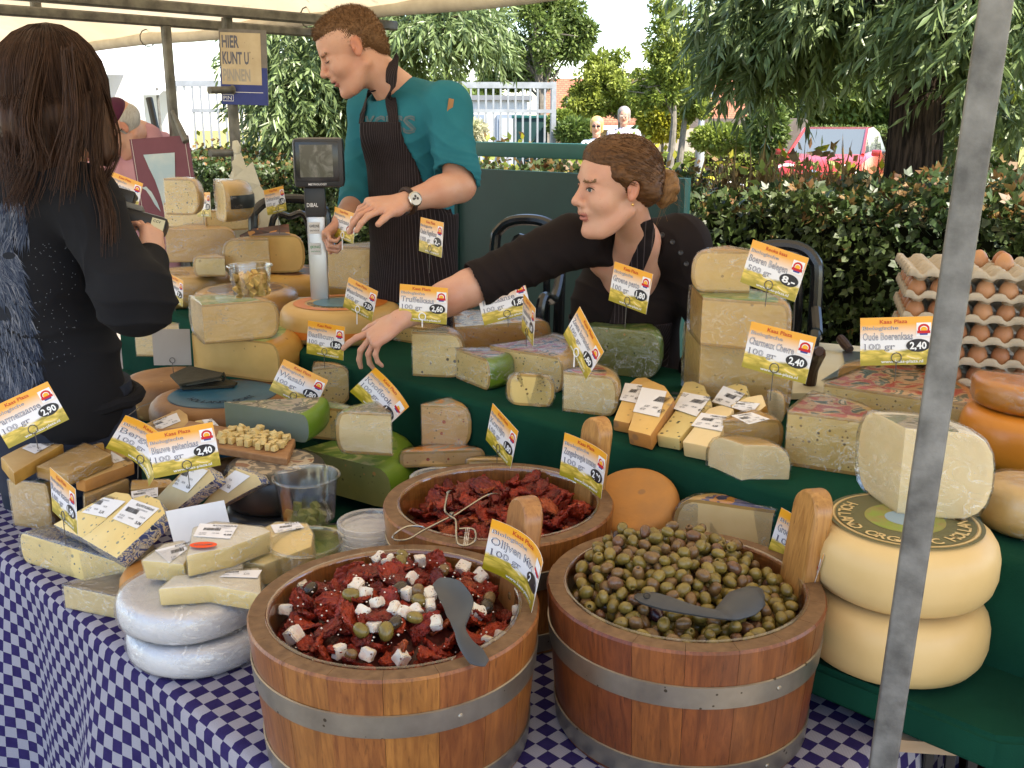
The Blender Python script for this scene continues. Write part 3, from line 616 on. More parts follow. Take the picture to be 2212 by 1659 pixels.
# ================================================================ cheese shapes
def profile(R, H, e, n=9):
	pts = [(0, 0), (R * .45, 0)]
	for k in range(n + 1):
		a = -math.pi / 2 + math.pi * k / n; pts.append((R - e + e * math.copysign(abs(math.cos(a)) ** .75, math.cos(a)), H / 2 + H / 2 * math.copysign(abs(math.sin(a)) ** .8, math.sin(a))))
	return pts + [(R * .45, H), (0, H)]
def jit(p, amp, seed, f=14.0):
	q = Vector((p.x * f + seed, p.y * f - seed * .7, p.z * f + seed * 1.3)); return p + Vector((mnoise.noise(q), mnoise.noise(q + Vector((9.1, 0, 0))), mnoise.noise(q + Vector((0, 7.7, 0))))) * amp
def sector_geo(c, R, H, a0, a1, e, seed, amp=.0012, squash=None, top_r=.80, tilt=None, rimw=.008, f=14.0):
	"""wheel or wheel sector: faces grouped 0 rind, 1 paste, 2 top print, 3 paste edge"""
	c = Vector(c); full = a1 - a0 >= 359.9; n = max(6, int((a1 - a0) / (7.5 if full else 9))); pr = profile(R, H, e); L = len(pr); k = n if full else n + 1
	V = []; F = []; MI = []
	def place(r, z, a):
		x, y = r * math.cos(a), r * math.sin(a)
		if squash:
			d, s = squash; q = -x * math.sin(d) + y * math.cos(d); x, y = x - q * (1 - s) * (-math.sin(d)), y - q * (1 - s) * math.cos(d)
		p = Vector((x, y, z))
		if tilt is not None: p = tilt @ p
		return jit(c + p, amp, seed, f)
	for i in range(k):
		a = R_(a0 + (a1 - a0) * i / n)
		for (r, z) in pr: V.append(place(r, z, a))
	for i in range(n):
		j = (i + 1) % k
		for q in range(L - 1):
			r0, r1 = pr[q][0], pr[q + 1][0]; m = 0
			if q >= L - 3: m = 2
			if q == L - 3 and False: m = 0
			F.append((i * L + q, j * L + q, j * L + q + 1, i * L + q + 1)); MI.append(m)
	if not full:
		for i, flip in ((0, 0), (n, 1)):
			base = [i * L + q for q in range(L)]; a = R_(a0 + (a1 - a0) * i / n)
			ins = []
			for (r, z) in pr:
				rr = max(0, r - rimw) if r > R * .5 else r; zz = min(max(z, rimw * .8), H - rimw * .8); ins.append(len(V)); V.append(place(rr, zz, a))
			for q in range(L - 1):
				fc = (base[q], base[q + 1], ins[q + 1], ins[q]); F.append(fc if not flip else fc[::-1]); MI.append(3)
			F.append(ins if not flip else ins[::-1]); MI.append(1)
	return V, F, MI
_seed = [3.0]
def cheese(label, ct, c, R, H, a0, a1, paste, rind, top=None, wrap=None, e=None, squash=None, group=None, name='cheese_wedge', tilt=None, wrinkle=.0022, amp=.0012, cat='cheese'):
	_seed[0] += 1.37; sd = _seed[0]; e = e if e is not None else H * .36
	t = thing(name, label, cat, c, group); P = PASTE[paste] if paste else RIND[rind]; Rn = RIND[rind]
	V, F, MI = sector_geo(c, R, H, a0, a1, min(e, R * .6), sd, amp, squash, tilt=tilt)
	edge = mk('edge_' + (paste or rind), *[tuple(x * .80 for x in col) for col in ((.60, .36, .11), (.52, .29, .08))], scale=9, rough=.45) if paste not in ('green', 'teal', 'goat', 'blue', 'stilton', 'brie') else P
	o = mobj('body', V, F, [Rn, P, TOP[top] if top else Rn, edge], t, mi=MI, angle=38); fix_normals(o)
	if wrap:
		V, F, MI = sector_geo(Vector(c) - Vector((0, 0, .001)), R + .0035, H + .0045, a0 - (0 if a1 - a0 > 359 else 1.2), a1 + (0 if a1 - a0 > 359 else 1.2), min(e, R * .6), sd + 31, wrinkle, squash, tilt=tilt, f=38.0)
		V = [v + Vector((0, 0, 0)) for v in V]
		if a1 - a0 < 359 and not squash:
			sh = Vector((math.cos(R_((a0 + a1) / 2)), math.sin(R_((a0 + a1) / 2)), 0)) * -.003; V = [v + sh for v in V]
		o = mobj('plastic_wrap', V, F, FILM2 if wrap == 2 else FILM, t, angle=0); fix_normals(o)
	return t
def wedge(label, k, pL, pR, top, z, ang, apex='L', paste='gouda', rind='yellow', tp=None, wrap=None, e=None, depth=None, at='L', group=None, name='cheese_wedge', H=None, rot=0, amp=.0012):
	"""cut face seen from the front, its foot from pL to pR at height z, its upper edge at picture height top; apex L/R/M"""
	a = PZ(*cc(k, *pL), z); b = PZ(*cc(k, *pR), z)
	if H is None:
		q = a if at == 'L' else (b if at == 'R' else (a + b) / 2); H = zat(q.y, cc(k, 0, top)[1]) - z
	H = max(.02, H); d = b - a; ph = math.degrees(math.atan2(d.y, d.x)) + rot; Rr = d.length
	if apex == 'L': c, a0, a1 = a, ph, ph + ang
	elif apex == 'R': c, a0, a1 = b, ph + 180 - ang, ph + 180
	else: c, a0, a1, Rr, depth = (a + b) / 2, ph, ph + 180, Rr / 2, depth or ang / 220
	cheese(label, k, c, Rr, H, a0, a1, paste, rind, tp, wrap, e, (R_(ph), depth) if depth else None, group, name, amp=amp)
	return z + H
def plane_hit(u, v, p0, n):
	r = ray(u, v); return CAM + r * ((p0 - CAM).dot(n) / r.dot(n))
def sticker(t, quad, text, price='', name='paper_label', sub='BIOLOGISCH', ey_in=None):
	"""quad = TL,TR,BR,BL world points of a printed scale label; text lines and bar code"""
	TL, TR, BR, BL = quad; ex = (TR - TL); ey = (TL - BL); w_, h_ = ex.length, ey.length; ex.normalize(); ey = (ey - ex * ey.dot(ex)).normalized(); n = ex.cross(ey)
	if n.dot(CAM - TL) < 0: n = -n
	mb = MB(); mb.slab([TL + n * .0012, TR + n * .0012, BR + n * .0012, BL + n * .0012], n * -.0008); o = mb.build(name, PAPER, t, smooth=False); fix_normals(o)
	pr = MB(); fr = (BL, ex, ey, n)
	if w_ > .012:
		put_text(pr, text, fr, w_ * .94, h_ * .80, h_ * .11, min(w_ * .62, None or w_ * .62), 0, .0018, .01, 'r'); put_text(pr, sub, fr, w_ * .80, h_ * .67, h_ * .06, w_ * .36, 1, .0018, .01, 'r')
		rr = random.Random(text + str(price)); x = w_ * .14
		while x < w_ * .56:
			bw = w_ * rr.choice((.008, .008, .014, .02)); b0 = BL + ex * x + ey * (h_ * .46) + n * .0018; pr.add([b0, b0 + ex * bw, b0 + ex * bw + ey * h_ * .20, b0 + ey * h_ * .20], [(0, 1, 2, 3)], 0); x += bw + w_ * rr.choice((.007, .012))
		for x, y, s in ((.10, .22, '0.252'), (.42, .22, '18.00'), (.72, .40, '3.8.24'), (.10, .10, 'NETTO')): put_text(pr, s, fr, w_ * x, h_ * y, h_ * .07, w_ * .18, 1, .0018, .01)
		if price: put_text(pr, price, fr, w_ * .93, h_ * .12, h_ * .12, w_ * .20, 0, .0018, .02, 'r')
		pr.build('print', [INK, INK2], o, smooth=False)
	return o
def pack(label, k, pts, th, top, side, lab=None, text='', price='', wrap=None, group=None, name='cheese_pack', bev=.004, cat='cheese', down=None, side2=None):
	"""flat piece whose upper face has the picture corners pts=(x,y,z); th thick; lab = label corners TL,TR,BR,BL in the close-up"""
	P3 = [PZ(*cc(k, x, y), z) for x, y, z in pts]; n = Vector((0, 0, 0))
	for i in range(len(P3)): n += (P3[i] - P3[0]).cross(P3[(i + 1) % len(P3)] - P3[0])
	n.normalize(); n = n if n.z > 0 else -n; c0 = sum(P3, Vector()) / len(P3)
	P3 = [p - n * (p - c0).dot(n) for p in P3]; base = c0 - n * th; t = thing(name, label, cat, base, group)
	bm = bmesh.new(); vs = [bm.verts.new(p) for p in P3]; f = bm.faces.new(vs); f.normal_update()
	if f.normal.dot(n) < 0: f.normal_flip()
	r = bmesh.ops.extrude_face_region(bm, geom=[f]); nv = [q for q in r['geom'] if isinstance(q, bmesh.types.BMVert)]
	for q in nv: q.co -= n * th
	bmesh.ops.recalc_face_normals(bm, faces=bm.faces)
	es = bmesh.ops.bevel(bm, geom=bm.edges[:], offset=min(bev, th * .3), segments=2, profile=.55, affect='EDGES')
	_seed[0] += 1.1
	bmesh.ops.subdivide_edges(bm, edges=[e_ for e_ in bm.edges if e_.calc_length() > .03], cuts=2, use_grid_fill=True)
	for q in bm.verts: q.co = jit(q.co, .0013, _seed[0], 26)
	me = bpy.data.meshes.new('body'); bm.normal_update()
	for fc in bm.faces: fc.material_index = 0 if abs(fc.normal.dot(n)) > .6 else 1
	org = wloc(t)
	for q in bm.verts: q.co -= org
	bm.to_mesh(me); bm.free(); finish(me, [top, side], True, 45); link(bpy.data.objects.new('body', me), t)
	if lab:
		q = [plane_hit(*cc(k, x, y), c0 + n * .0016, n) for x, y in lab]; sticker(t, q, text, price)
	if wrap:
		me2 = me.copy(); me2.materials.clear(); me2.materials.append(FILM)
		for v in me2.vertices:
			d = (v.co - (c0 - org)); v.co = jit(v.co + v.normal * .0022, .0012, _seed[0] + 5, 60)
		me2.polygons.foreach_set('material_index', [0] * len(me2.polygons)); link(bpy.data.objects.new('plastic_wrap', me2), t)
	t['_n'] = 0; del t['_n']
	return t
# ================================================================ price cards
def card_mat(name, top, mid, seed=0.0):
	if name in _M: return _M[name]
	m, nt, b, out = newmat(name); t = N(nt, 'TexCoord'); sep = N(nt, 'SeparateXYZ'); nt.links.new(t.outputs['UV'], sep.inputs[0]); y = sep.outputs[1]
	col = mixc(nt, ramp(nt, y, .52, .86), mid, top)
	mp = N(nt, 'Mapping'); mp.inputs['Scale'].default_value = (5.0, 9.5, 1); mp.inputs['Rotation'].default_value = (0, 0, .25); mp.inputs['Location'].default_value = (seed, seed, 0); nt.links.new(t.outputs['UV'], mp.inputs[0])
	nz = noise_n(nt, mp.outputs[0], 1.0, 4, .5, .6)
	che = mixc(nt, ramp(nt, nz, .34, .62), (.30, .23, .015), (.78, .56, .10)); che = mixc(nt, ramp(nt, nz, .60, .68), che, (.80, .78, .70))
	edge = mth(nt, 'ADD', y, mth(nt, 'MULTIPLY', mth(nt, 'SUBTRACT', noise_n(nt, mp.outputs[0], .7, 2), .5), .20))
	col = mixc(nt, ramp(nt, edge, .30, .34, (1, 1, 1), (0, 0, 0)), col, che); col = mixc(nt, ramp(nt, y, .08, .15, (1, 1, 1), (0, 0, 0)), col, (.32, .25, .012))
	nt.links.new(col, b.inputs['Base Color']); b.inputs['Roughness'].default_value = .32; b.inputs['Specular IOR Level'].default_value = .45
	bump(nt, b, noise_n(nt, coords(nt, 'Object'), 9, 2), .08, .01); _M[name] = m; return m
CARD = card_mat('price_card_print', (.80, .36, .025), (.76, .74, .77)); CARDBACK = flat('card_back', (.72, .71, .70), .5)
C_RED = flat('print_red', (.50, .05, .02)); C_OUT = flat('print_outline', (.13, .12, .17)); C_WHITE = flat('print_white', (.80, .80, .82)); C_DKRED = flat('logo_red', (.55, .02, .02)); C_YEL = flat('logo_yellow', (.85, .42, .03)); C_NAVY = flat('logo_navy', (.05, .05, .25)); C_OVAL = flat('price_oval_black', (.022, .018, .022), .4)
WIRE = flat('skewer_wire', (.12, .115, .11), .35, .5, .8)
def price_card(label, u, v, d, wpx, yaw_sign=1, roll=0, tilt=-6, title='Kaas Plaza', kind='Biologische', item='', weight='100 gr', price='1,80', curl=0.0, W=.128, H=None, pin=.05, pinx=.5, price_col=None, yaw=None, white_pin=False):
	"""printed card on a wire skewer; its apparent width wpx gives the turn about the upright axis"""
	H = H or W * .705; c = PD(u, v, d); cs = min(1.0, wpx * d / FOC / W); yw = math.acos(cs) * yaw_sign - math.atan((u - 1106) / FOC) if yaw is None else R_(yaw)
	rot = rz(yw) @ Matrix.Rotation(R_(tilt), 3, 'X') @ Matrix.Rotation(R_(-roll), 3, 'Y'); ex, n, ey = rot @ Vector((1, 0, 0)), rot @ Vector((0, -1, 0)), rot @ Vector((0, 0, 1))
	o0 = c - ex * W / 2 - ey * H / 2; t = thing('price_card', label, 'price card', c - ey * (H / 2 + pin)); fr = (o0, ex, ey, n)
	def bend(f, x, y, lift):
		q = (x / W - .5); return f[0] + f[1] * x + f[2] * y + f[3] * (lift + curl * (q * q - .25) * W * 2)
	nx = 12 if curl else 2; V = []; F = []; UV = []
	for lift in (0.0, -.0007):
		for j in (0, 1):
			for i in range(nx + 1): V.append(bend(fr, W * i / nx, H * j, lift)); UV.append((i / nx, j))
	m = nx + 1; MI = []
	for i in range(nx): F.append((i, i + 1, m + i + 1, m + i)); MI.append(0); F.append((2 * m + i, 3 * m + i, 3 * m + i + 1, 2 * m + i + 1)); MI.append(1)
	for i in range(nx): F.append((i, 2 * m + i, 2 * m + i + 1, i + 1)); MI.append(1); F.append((m + i, m + i + 1, 3 * m + i + 1, 3 * m + i)); MI.append(1)
	for i in (0, nx): F.append((i, m + i, 3 * m + i, 2 * m + i)); MI.append(1)
	bd = mobj('card', V, F, [CARD, CARDBACK], t, mi=MI, uv=UV, angle=30)
	mb = MB(); mb_text = lambda s, x, y, h, wd, mm, lf, bo, al='l': put_text(mb, s, fr, x * W, y * W, h * W, wd * W if wd else None, mm, lf, bo, al, bend)
	mb_text(title, .46, .615, .055, .38, 0, .0006, .015, 'c')
	for s, x, y, h, wd in ((kind, .03, .525, .052, .50), (item, .03, .375, .105, min(.70, .085 * len(item) + .06)), (weight, .05, .235, .085, .44)):
		if s: mb_text(s, x, y, h, wd, 1, .0005, .022); mb_text(s, x, y, h, wd, 2, .0009, -.022)
	mb_text('www.kaas-plaza.nl', .58, .035, .042, .58, 2, .0006, .01, 'c')
	mb.build('lettering', [C_RED, C_OUT, C_WHITE], t, smooth=False)
	ov = MB(); cx, cy, rx, ry = .80, .285, .165, .095; n_ = 24
	ov.add([bend(fr, (cx + rx * math.cos(k * math.tau / n_)) * W, (cy + ry * math.sin(k * math.tau / n_)) * W, .0011) for k in range(n_)], [list(range(n_))], 0); put_text(ov, price, fr, cx * W, (cy - .05) * W, .10 * W, .23 * W, 1, .0016, .03, 'c', bend); ov.build('price_oval', [C_OVAL if not price_col else price_col, C_WHITE], t, smooth=False)
	lg = MB(); lx, ly, s_ = .875, .515, .10
	lg.add([bend(fr, (lx + a * s_) * W, (ly + b * s_) * W, .0006) for a, b in ((-1, -1), (1, -1), (1, 1), (-1, 1))], [(0, 1, 2, 3)], 0)
	for r_, mm, lf, yo in ((.80, 1, .0009, .1), (.52, 0, .0011, .06), (.44, 2, .0013, .02)): lg.add([bend(fr, (lx + s_ * r_ * math.cos(k * math.tau / 16)) * W, (ly + s_ * (yo + r_ * .9 * math.sin(k * math.tau / 16))) * W, lf) for k in range(16)], [list(range(16))], mm)
	lg.add([bend(fr, (lx + a * s_) * W, (ly + b * s_) * W, .0015) for a, b in ((-.9, -.55), (.9, -.55), (.9, -.15), (-.9, -.15))], [(0, 1, 2, 3)], 1)
	lg.add([bend(fr, (lx + a * s_) * W, (ly + b * s_) * W, .0013) for a, b in ((-.5, -.8), (.5, -.8), (.6, -.5), (-.6, -.5))], [(0, 1, 2, 3)], 3); lg.build('logo', [C_WHITE, C_DKRED, C_YEL, C_NAVY], t, smooth=False)
	if pin:
		pn = MB(); b0 = bend(fr, pinx * W, H * .16, .0022); up = Vector((0, 0, 1)); dn = (ey * .35 + up * .65).normalized()
		pn.tube([b0 + ex * (.009 * math.cos(a)) + ey * (.009 * math.sin(a)) for a in np.linspace(-math.pi / 2, 1.5 * math.pi, 15)], .0009 if not white_pin else .0016, 5); pn.tube([b0 - ey * .009, b0 - dn * (H * .16 + pin)], .0009 if not white_pin else .0018, 5); pn.build('skewer', WIRE if not white_pin else C_WHITE, t)
	return t
# ================================================================ wooden tubs
def wood_mat(name, c1, c2):
	if name in _M: return _M[name]
	m, nt, b, out = newmat(name); co = coords(nt, 'Object', (1, 1, .09)); oi = N(nt, 'ObjectInfo')
	vadd = N(nt, 'VectorMath'); vadd.operation = 'ADD'; cmb = N(nt, 'CombineXYZ'); nt.links.new(mth(nt, 'MULTIPLY', oi.outputs['Random'], 37.0), cmb.inputs[0]); nt.links.new(mth(nt, 'MULTIPLY', oi.outputs['Random'], 19.0), cmb.inputs[2])
	nt.links.new(co, vadd.inputs[0]); nt.links.new(cmb.outputs[0], vadd.inputs[1])
	g = noise_n(nt, vadd.outputs[0], 75, 6, .6, 1.5); g2 = noise_n(nt, vadd.outputs[0], 260, 3, .6); big = noise_n(nt, coords(nt, 'Object'), 7, 3)
	col = mixc(nt, ramp(nt, g, .36, .66), c1, c2); col = mixc(nt, mth(nt, 'MULTIPLY', ramp(nt, g2, .58, .70), .55), col, tuple(x * .35 for x in c2)); col = mixc(nt, mth(nt, 'MULTIPLY', ramp(nt, big, .52, .75), .5), col, tuple(x * .5 for x in c2))
	h = N(nt, 'HueSaturation'); nt.links.new(mth(nt, 'ADD', mth(nt, 'MULTIPLY', oi.outputs['Random'], .42), .80), h.inputs['Value']); nt.links.new(mth(nt, 'ADD', mth(nt, 'MULTIPLY', oi.outputs['Random'], .016), .492), h.inputs['Hue']); nt.links.new(col, h.inputs['Color'])
	nt.links.new(h.outputs[0], b.inputs['Base Color']); b.inputs['Roughness'].default_value = .34; b.inputs['Specular IOR Level'].default_value = .5
	bump(nt, b, g, .2, .0015); _M[name] = m; return m
HOOP = mk('hoop_metal', (.40, .36, .30), (.27, .24, .20), scale=14, rough=.36, metal=.85, spec=.5, rvar=.10, bmp=.05, specks=[(60, .05, (.10, .08, .06))])
def liner_mat():
	m, nt, b, out = newmat('clear_plastic'); nt.nodes.remove(b); tr = N(nt, 'BsdfTransparent'); tr.inputs[0].default_value = (.96, .97, .97, 1); gl = N(nt, 'BsdfGlossy'); gl.inputs['Roughness'].default_value = .10
	fr = N(nt, 'LayerWeight'); fr.inputs[0].default_value = .32; f = mth(nt, 'ADD', mth(nt, 'MULTIPLY', fr.outputs['Facing'], .55), .06); mx = N(nt, 'MixShader'); nt.links.new(f, mx.inputs[0]); nt.links.new(tr.outputs[0], mx.inputs[1]); nt.links.new(gl.outputs[0], mx.inputs[2])
	nt.links.new(mx.outputs[0], out.inputs[0]); return m
CLEAR = liner_mat()
def barrel(label, cx, cy, zr, R, ha, wood, endw, lab_n=18):
	t = thing('wooden_tub', label, 'tub', (cx, cy, Z1)); H = zr - Z1; taper = .91; th = .030; n = lab_n
	def rad(z): return R * (taper + (1 - taper) * (z - Z1) / H)
	for k in range(n):
		a0 = math.tau * k / n + R_(ha) - math.pi / n; da = math.tau / n; top = zr; rise = k == 0; gap = .00025 / R
		mb = MB(); sub = 5; zs = [Z1 + .001, Z1 + H * .33, Z1 + H * .66, zr - .004, zr]
		dr = random.uniform(-.0006, .0006)
		rows = []
		for z in zs:
			row = []
			for i in range(sub + 1):
				a = a0 + gap + (da - 2 * gap) * i / sub; r = rad(z) + dr - (.003 if z == zr else 0); row.append(Vector((cx + r * math.cos(a), cy + r * math.sin(a), z)))
			rows.append(row)
		inn = []
		for z in (zr, zr - .004, Z1 + .001):
			row = []
			for i in range(sub + 1):
				a = a0 + gap + (da - 2 * gap) * i / sub; r = rad(z) - th + (.003 if z == zr else 0); row.append(Vector((cx + r * math.cos(a), cy + r * math.sin(a), z)))
			inn.append(row)
		allr = rows + inn; m_ = sub + 1; vs = [p for r_ in allr for p in r_]; fs = []; mi = []
		L = len(allr)
		for r_ in range(L):
			r2 = (r_ + 1) % L
			for i in range(sub): fs.append((r_ * m_ + i, r_ * m_ + i + 1, r2 * m_ + i + 1, r2 * m_ + i)); mi.append(1 if r_ == 4 else 0)
		fs.append([r_ * m_ for r_ in range(L)]); fs.append([r_ * m_ + sub for r_ in range(L)][::-1]); mi += [0, 0]
		o = mobj('stave', vs, fs, [wood, endw], t, mi=mi, angle=30); fix_normals(o)
	# the tall handle stave: rounded top, follows the wall
	a = R_(ha); w2 = .037; hh = .138; ax = Vector((-math.sin(a), math.cos(a), 0)); ar = Vector((math.cos(a), math.sin(a), 0)); pr = []
	for k in range(15):
		q = math.pi * k / 14; pr.append((w2 * math.cos(q), hh - w2 * .9 + w2 * .9 * math.sin(q)))
	pr = [(w2, -.05)] + pr + [(-w2, -.05)]; c0 = Vector((cx, cy, zr)) + ar * (R - th / 2 - .001); mb = MB()
	poly = [c0 + ax * x + Vector((0, 0, z)) + ar * (.016 * (z / hh) - x * x / R / 2) for x, z in pr]; bm_pts = [p - ar * .0155 for p in poly]; mb.slab(bm_pts, ar * .031)
	o = mb.build('handle', HANDLE, t, angle=30); fix_normals(o); bv = o.modifiers.new('edge', 'BEVEL'); bv.width = .004; bv.segments = 2; bv.limit_method = 'ANGLE'
	for zc, hw in ((zr - .072, .018), (Z1 + .024, .018)):
		mb = MB(); prof = [(rad(zc - hw) + .0006, zc - hw), (rad(zc - hw) + .0028, zc - hw + .001), (rad(zc + hw) + .0028, zc + hw - .001), (rad(zc + hw) + .0006, zc + hw)]
		vs = []; n2 = 72
		mb.lathe(prof, (cx, cy, 0), n2); o = mb.build('hoop', HOOP, t, angle=30); fix_normals(o)
		mb = MB(); an = R_(-60); r_ = rad(zc) + .003
		mb.lathe([(0, .0018), (.003, .0015), (.0042, 0)], Vector((cx + r_ * math.cos(an), cy + r_ * math.sin(an), zc)), 10, rot=Vector((math.cos(an), math.sin(an), 0)).to_track_quat('Z', 'Y').to_matrix()); mb.build('rivet', HOOP, t)
	mb = MB(); ri = R - th - .001; mb.lathe([(ri + .0045, zr + .0015), (ri + .002, zr + .0035), (ri - .0015, zr + .002), (ri - .002, zr - .01), (ri - .010, zr - .10), (ri - .014, zr - .15)], (cx, cy, 0), 64); o = mb.build('plastic_liner', CLEAR, t, angle=0); fix_normals(o)
	mb = MB(); mb.lathe([(0, Z1 + .01), (R * taper - th - .004, Z1 + .01)], (cx, cy, 0), 36); mb.build('floor', wood, t)
	return t
WOOD_A = wood_mat('tub_oak_golden', (.31, .115, .027), (.18, .058, .014)); WOOD_B = wood_mat('tub_oak_red', (.21, .060, .017), (.115, .031, .010)); ENDW = mk('tub_end_grain', (.19, .105, .050), (.115, .060, .028), scale=60, rough=.6, bmp=.2, stretch=(1, 1, .4))
HANDLE = wood_mat('handle_oak', (.42, .20, .062), (.28, .12, .034))
BL, BR, BM = (-.176, 1.368, .880, .218), (.268, 1.42, .888, .214), (-.026, 1.785, .882, .220)
barrel('golden oak tub nearest the camera, heaped with tomatoes, feta and olives', *BL[:2], BL[2], BL[3], 22, WOOD_A, ENDW)
barrel('reddish oak tub filled with green olives', *BR[:2], BR[2], BR[3], 11, WOOD_B, ENDW)
barrel('rear oak tub full of sun-dried tomatoes with wire tongs across it', *BM[:2], BM[2], BM[3], 25, WOOD_A, ENDW)
# ---------------------------------------------------------------- contents
def copy_thing(proto_me, name, label, cat, group, loc, rot, sc=1.0):
	o = bpy.data.objects.new(name, proto_me); link(o); o.location = loc; o.rotation_euler = rot; o.scale = (sc, sc, sc) if not isinstance(sc, tuple) else sc; return tag(o, label, cat, group)
def blob(name, rx, ry, rz_, mats, seed, amp=.15, f=2.2, sub=2, shaper=None):
	bm = bmesh.new(); bmesh.ops.create_icosphere(bm, subdivisions=sub, radius=1)
	for v in bm.verts:
		n = 1 + amp * mnoise.noise(v.co * f + Vector((seed, seed * .7, -seed))); v.co = Vector((v.co.x * rx * n, v.co.y * ry * n, v.co.z * rz_ * n))
		if shaper: v.co = shaper(v.co)
	me = bpy.data.meshes.new(name); bm.to_mesh(me); bm.free(); finish(me, mats, True, 0); return me
def olive_mesh(seed, mat, hole):
	L, r = .0120, .0091; prof = []; n = 9
	for k in range(n + 1):
		a = math.pi * k / n; prof.append((r * math.sin(a) ** .85, -L * math.cos(a)))
	if hole: prof = prof[:-2] + [(r * .42, L * .90), (r * .30, L * .84), (r * .26, L * .45), (0, L * .35)]
	mb = MB(); mb.lathe(prof, (0, 0, 0), 14); me = bpy.data.meshes.new('olive'); me.from_pydata([tuple(p + Vector((mnoise.noise(p * 90 + Vector((seed, 0, 0))), mnoise.noise(p * 90 + Vector((0, seed, 0))), 0)) * .0009) for p in mb.v], [], mb.f)
	bm = bmesh.new(); bm.from_mesh(me); bmesh.ops.remove_doubles(bm, verts=bm.verts, dist=.00005); bmesh.ops.recalc_face_normals(bm, faces=bm.faces); bm.to_mesh(me); bm.free()
	finish(me, mat, True, 0); return me
def olive_mat(name, a, b):
	m = mk(name, a, b, scale=110, rough=.27, spec=.55, bmp=.14, bscale=260, sss=.06, specks=[(170, .07, tuple(x * .45 for x in b))]); return m
OL = [olive_mat('olive_green', (.205, .148, .030), (.140, .095, .020)), olive_mat('olive_light', (.240, .170, .036), (.170, .115, .025)), olive_mat('olive_brown', (.190, .105, .036), (.125, .065, .024)), olive_mat('olive_pink', (.16, .070, .035), (.10, .05, .02)), olive_mat('olive_dark', (.045, .030, .016), (.03, .018, .012)), olive_mat('olive_purple', (.045, .010, .012), (.025, .008, .010))]
OLM = [olive_mesh(k * 3.1, OL[c], h) for k, (c, h) in enumerate(((0, 0), (0, 1), (1, 0), (1, 1), (2, 0), (2, 1), (3, 0), (0, 0), (4, 0), (5, 0)))]
OLW = [22, 9, 17, 8, 20, 6, 7, 12, 0, 1]
def drop_pile(cx, cy, R, floor, n, r, tries=9, squash=.86, rng=random.Random(5)):
	pts = []; cell = {}; g = 2 * r
	def near(x, y):
		i, j = int(x // g), int(y // g)
		for a in (-1, 0, 1):
			for b in (-1, 0, 1):
				for q in cell.get((i + a, j + b), ()): yield q
	for _ in range(n):
		best = None
		for _t in range(tries):
			a = rng.random() * math.tau; q = R * math.sqrt(rng.random()); x, y = cx + q * math.cos(a), cy + q * math.sin(a); z = floor(x, y)
			for (px_, py_, pz_) in near(x, y):
				d2 = (px_ - x) ** 2 + (py_ - y) ** 2
				if d2 < (2 * r) ** 2: z = max(z, pz_ + math.sqrt((2 * r) ** 2 - d2) * squash)
			ex = z - floor(x, y)
			if best is None or ex < best[0]: best = (ex, x, y, z)
		_, x, y, z = best; pts.append((x, y, z)); cell.setdefault((int(x // g), int(y // g)), []).append((x, y, z))
	return pts
def mound(cx, cy, R, z0, h, ox=0, oy=0, tilt=0.0):
	def f(x, y):
		d = math.hypot(x - cx - ox, y - cy - oy) / R; return z0 + h * max(0, 1 - d * d) + tilt * (y - cy)
	return f
def bed(t_name, cx, cy, R, f, mat, parent_label, cat='underlay'):  # dark disc added under the heap so its gaps read dark
	V = []; F = []; nr, na = 10, 40
	for i in range(nr + 1):
		for k in range(na): q = R * i / nr; a = math.tau * k / na; x, y = cx + q * math.cos(a), cy + q * math.sin(a); V.append((x, y, f(x, y)))
	for i in range(nr):
		for k in range(na): F.append((i * na + k, i * na + (k + 1) % na, (i + 1) * na + (k + 1) % na, (i + 1) * na + k))
	o = mobj(t_name, V, F, mat, None, (cx, cy, f(cx, cy)), angle=0); tag(o, parent_label, cat, None, 'stuff'); return o
rng = random.Random(11)
def fill_olives2():
	cx, cy, zr, R = BR; ri = R - .043; fl = mound(cx, cy, ri, zr - .050, .044, -.03, .07, .05)
	bed('olive_gap_disc', cx, cy, ri + .008, lambda x, y: fl(x, y) - .003, mk('olive_bed', (.05, .035, .01), (.03, .02, .006), scale=60, rough=.35), 'added dark disc closing the gaps under the olives in the reddish tub')
	pts = drop_pile(cx, cy, ri - .004, fl, 530, .0097, rng=rng)
	low = []; n = 0; ranked = sorted(pts, key=lambda p: p[2] - fl(p[0], p[1]), reverse=True); keep = set(ranked[:300]); V = []; F = []; MI = []
	for p in pts:
		me = rng.choices(OLM, OLW)[0]; s = rng.uniform(.88, 1.15); rot = (rng.uniform(0, 6.3), rng.uniform(0, 6.3), rng.uniform(0, 6.3))
		if p in keep: copy_thing(me, 'olive', 'pitted olive lying on top in the reddish oak tub', 'olive', 'olives in the reddish tub', p, rot, s)
		else:
			M3 = Matrix.LocRotScale(Vector(p), __import__('mathutils').Euler(rot), Vector((s, s, s))); b = len(V); V += [M3 @ q.co for q in me.vertices]; F += [[b + i for i in q.vertices] for q in me.polygons]; MI += [OL.index(me.materials[0])] * len(me.polygons)
	o = mobj('olive_mass', V, F, OL, None, (cx, cy, zr - .05), mi=MI, angle=0); tag(o, 'lower layer of olives showing between those on top in the reddish tub', 'olives', None, 'stuff')
fill_olives2()
TOMM = [mk('dried_tomato_%d' % k, a, b, scale=70, rough=.34, spec=.35, coat=.12, bmp=1.0, bscale=190, bdist=.004, sss=.02, specks=[(55, .06, (.36, .12, .03))]) for k, (a, b) in enumerate((((.34, .026, .008), (.17, .011, .004)), ((.42, .046, .011), (.23, .018, .006)), ((.22, .016, .006), (.11, .008, .004)), ((.44, .085, .018), (.25, .034, .008))))]
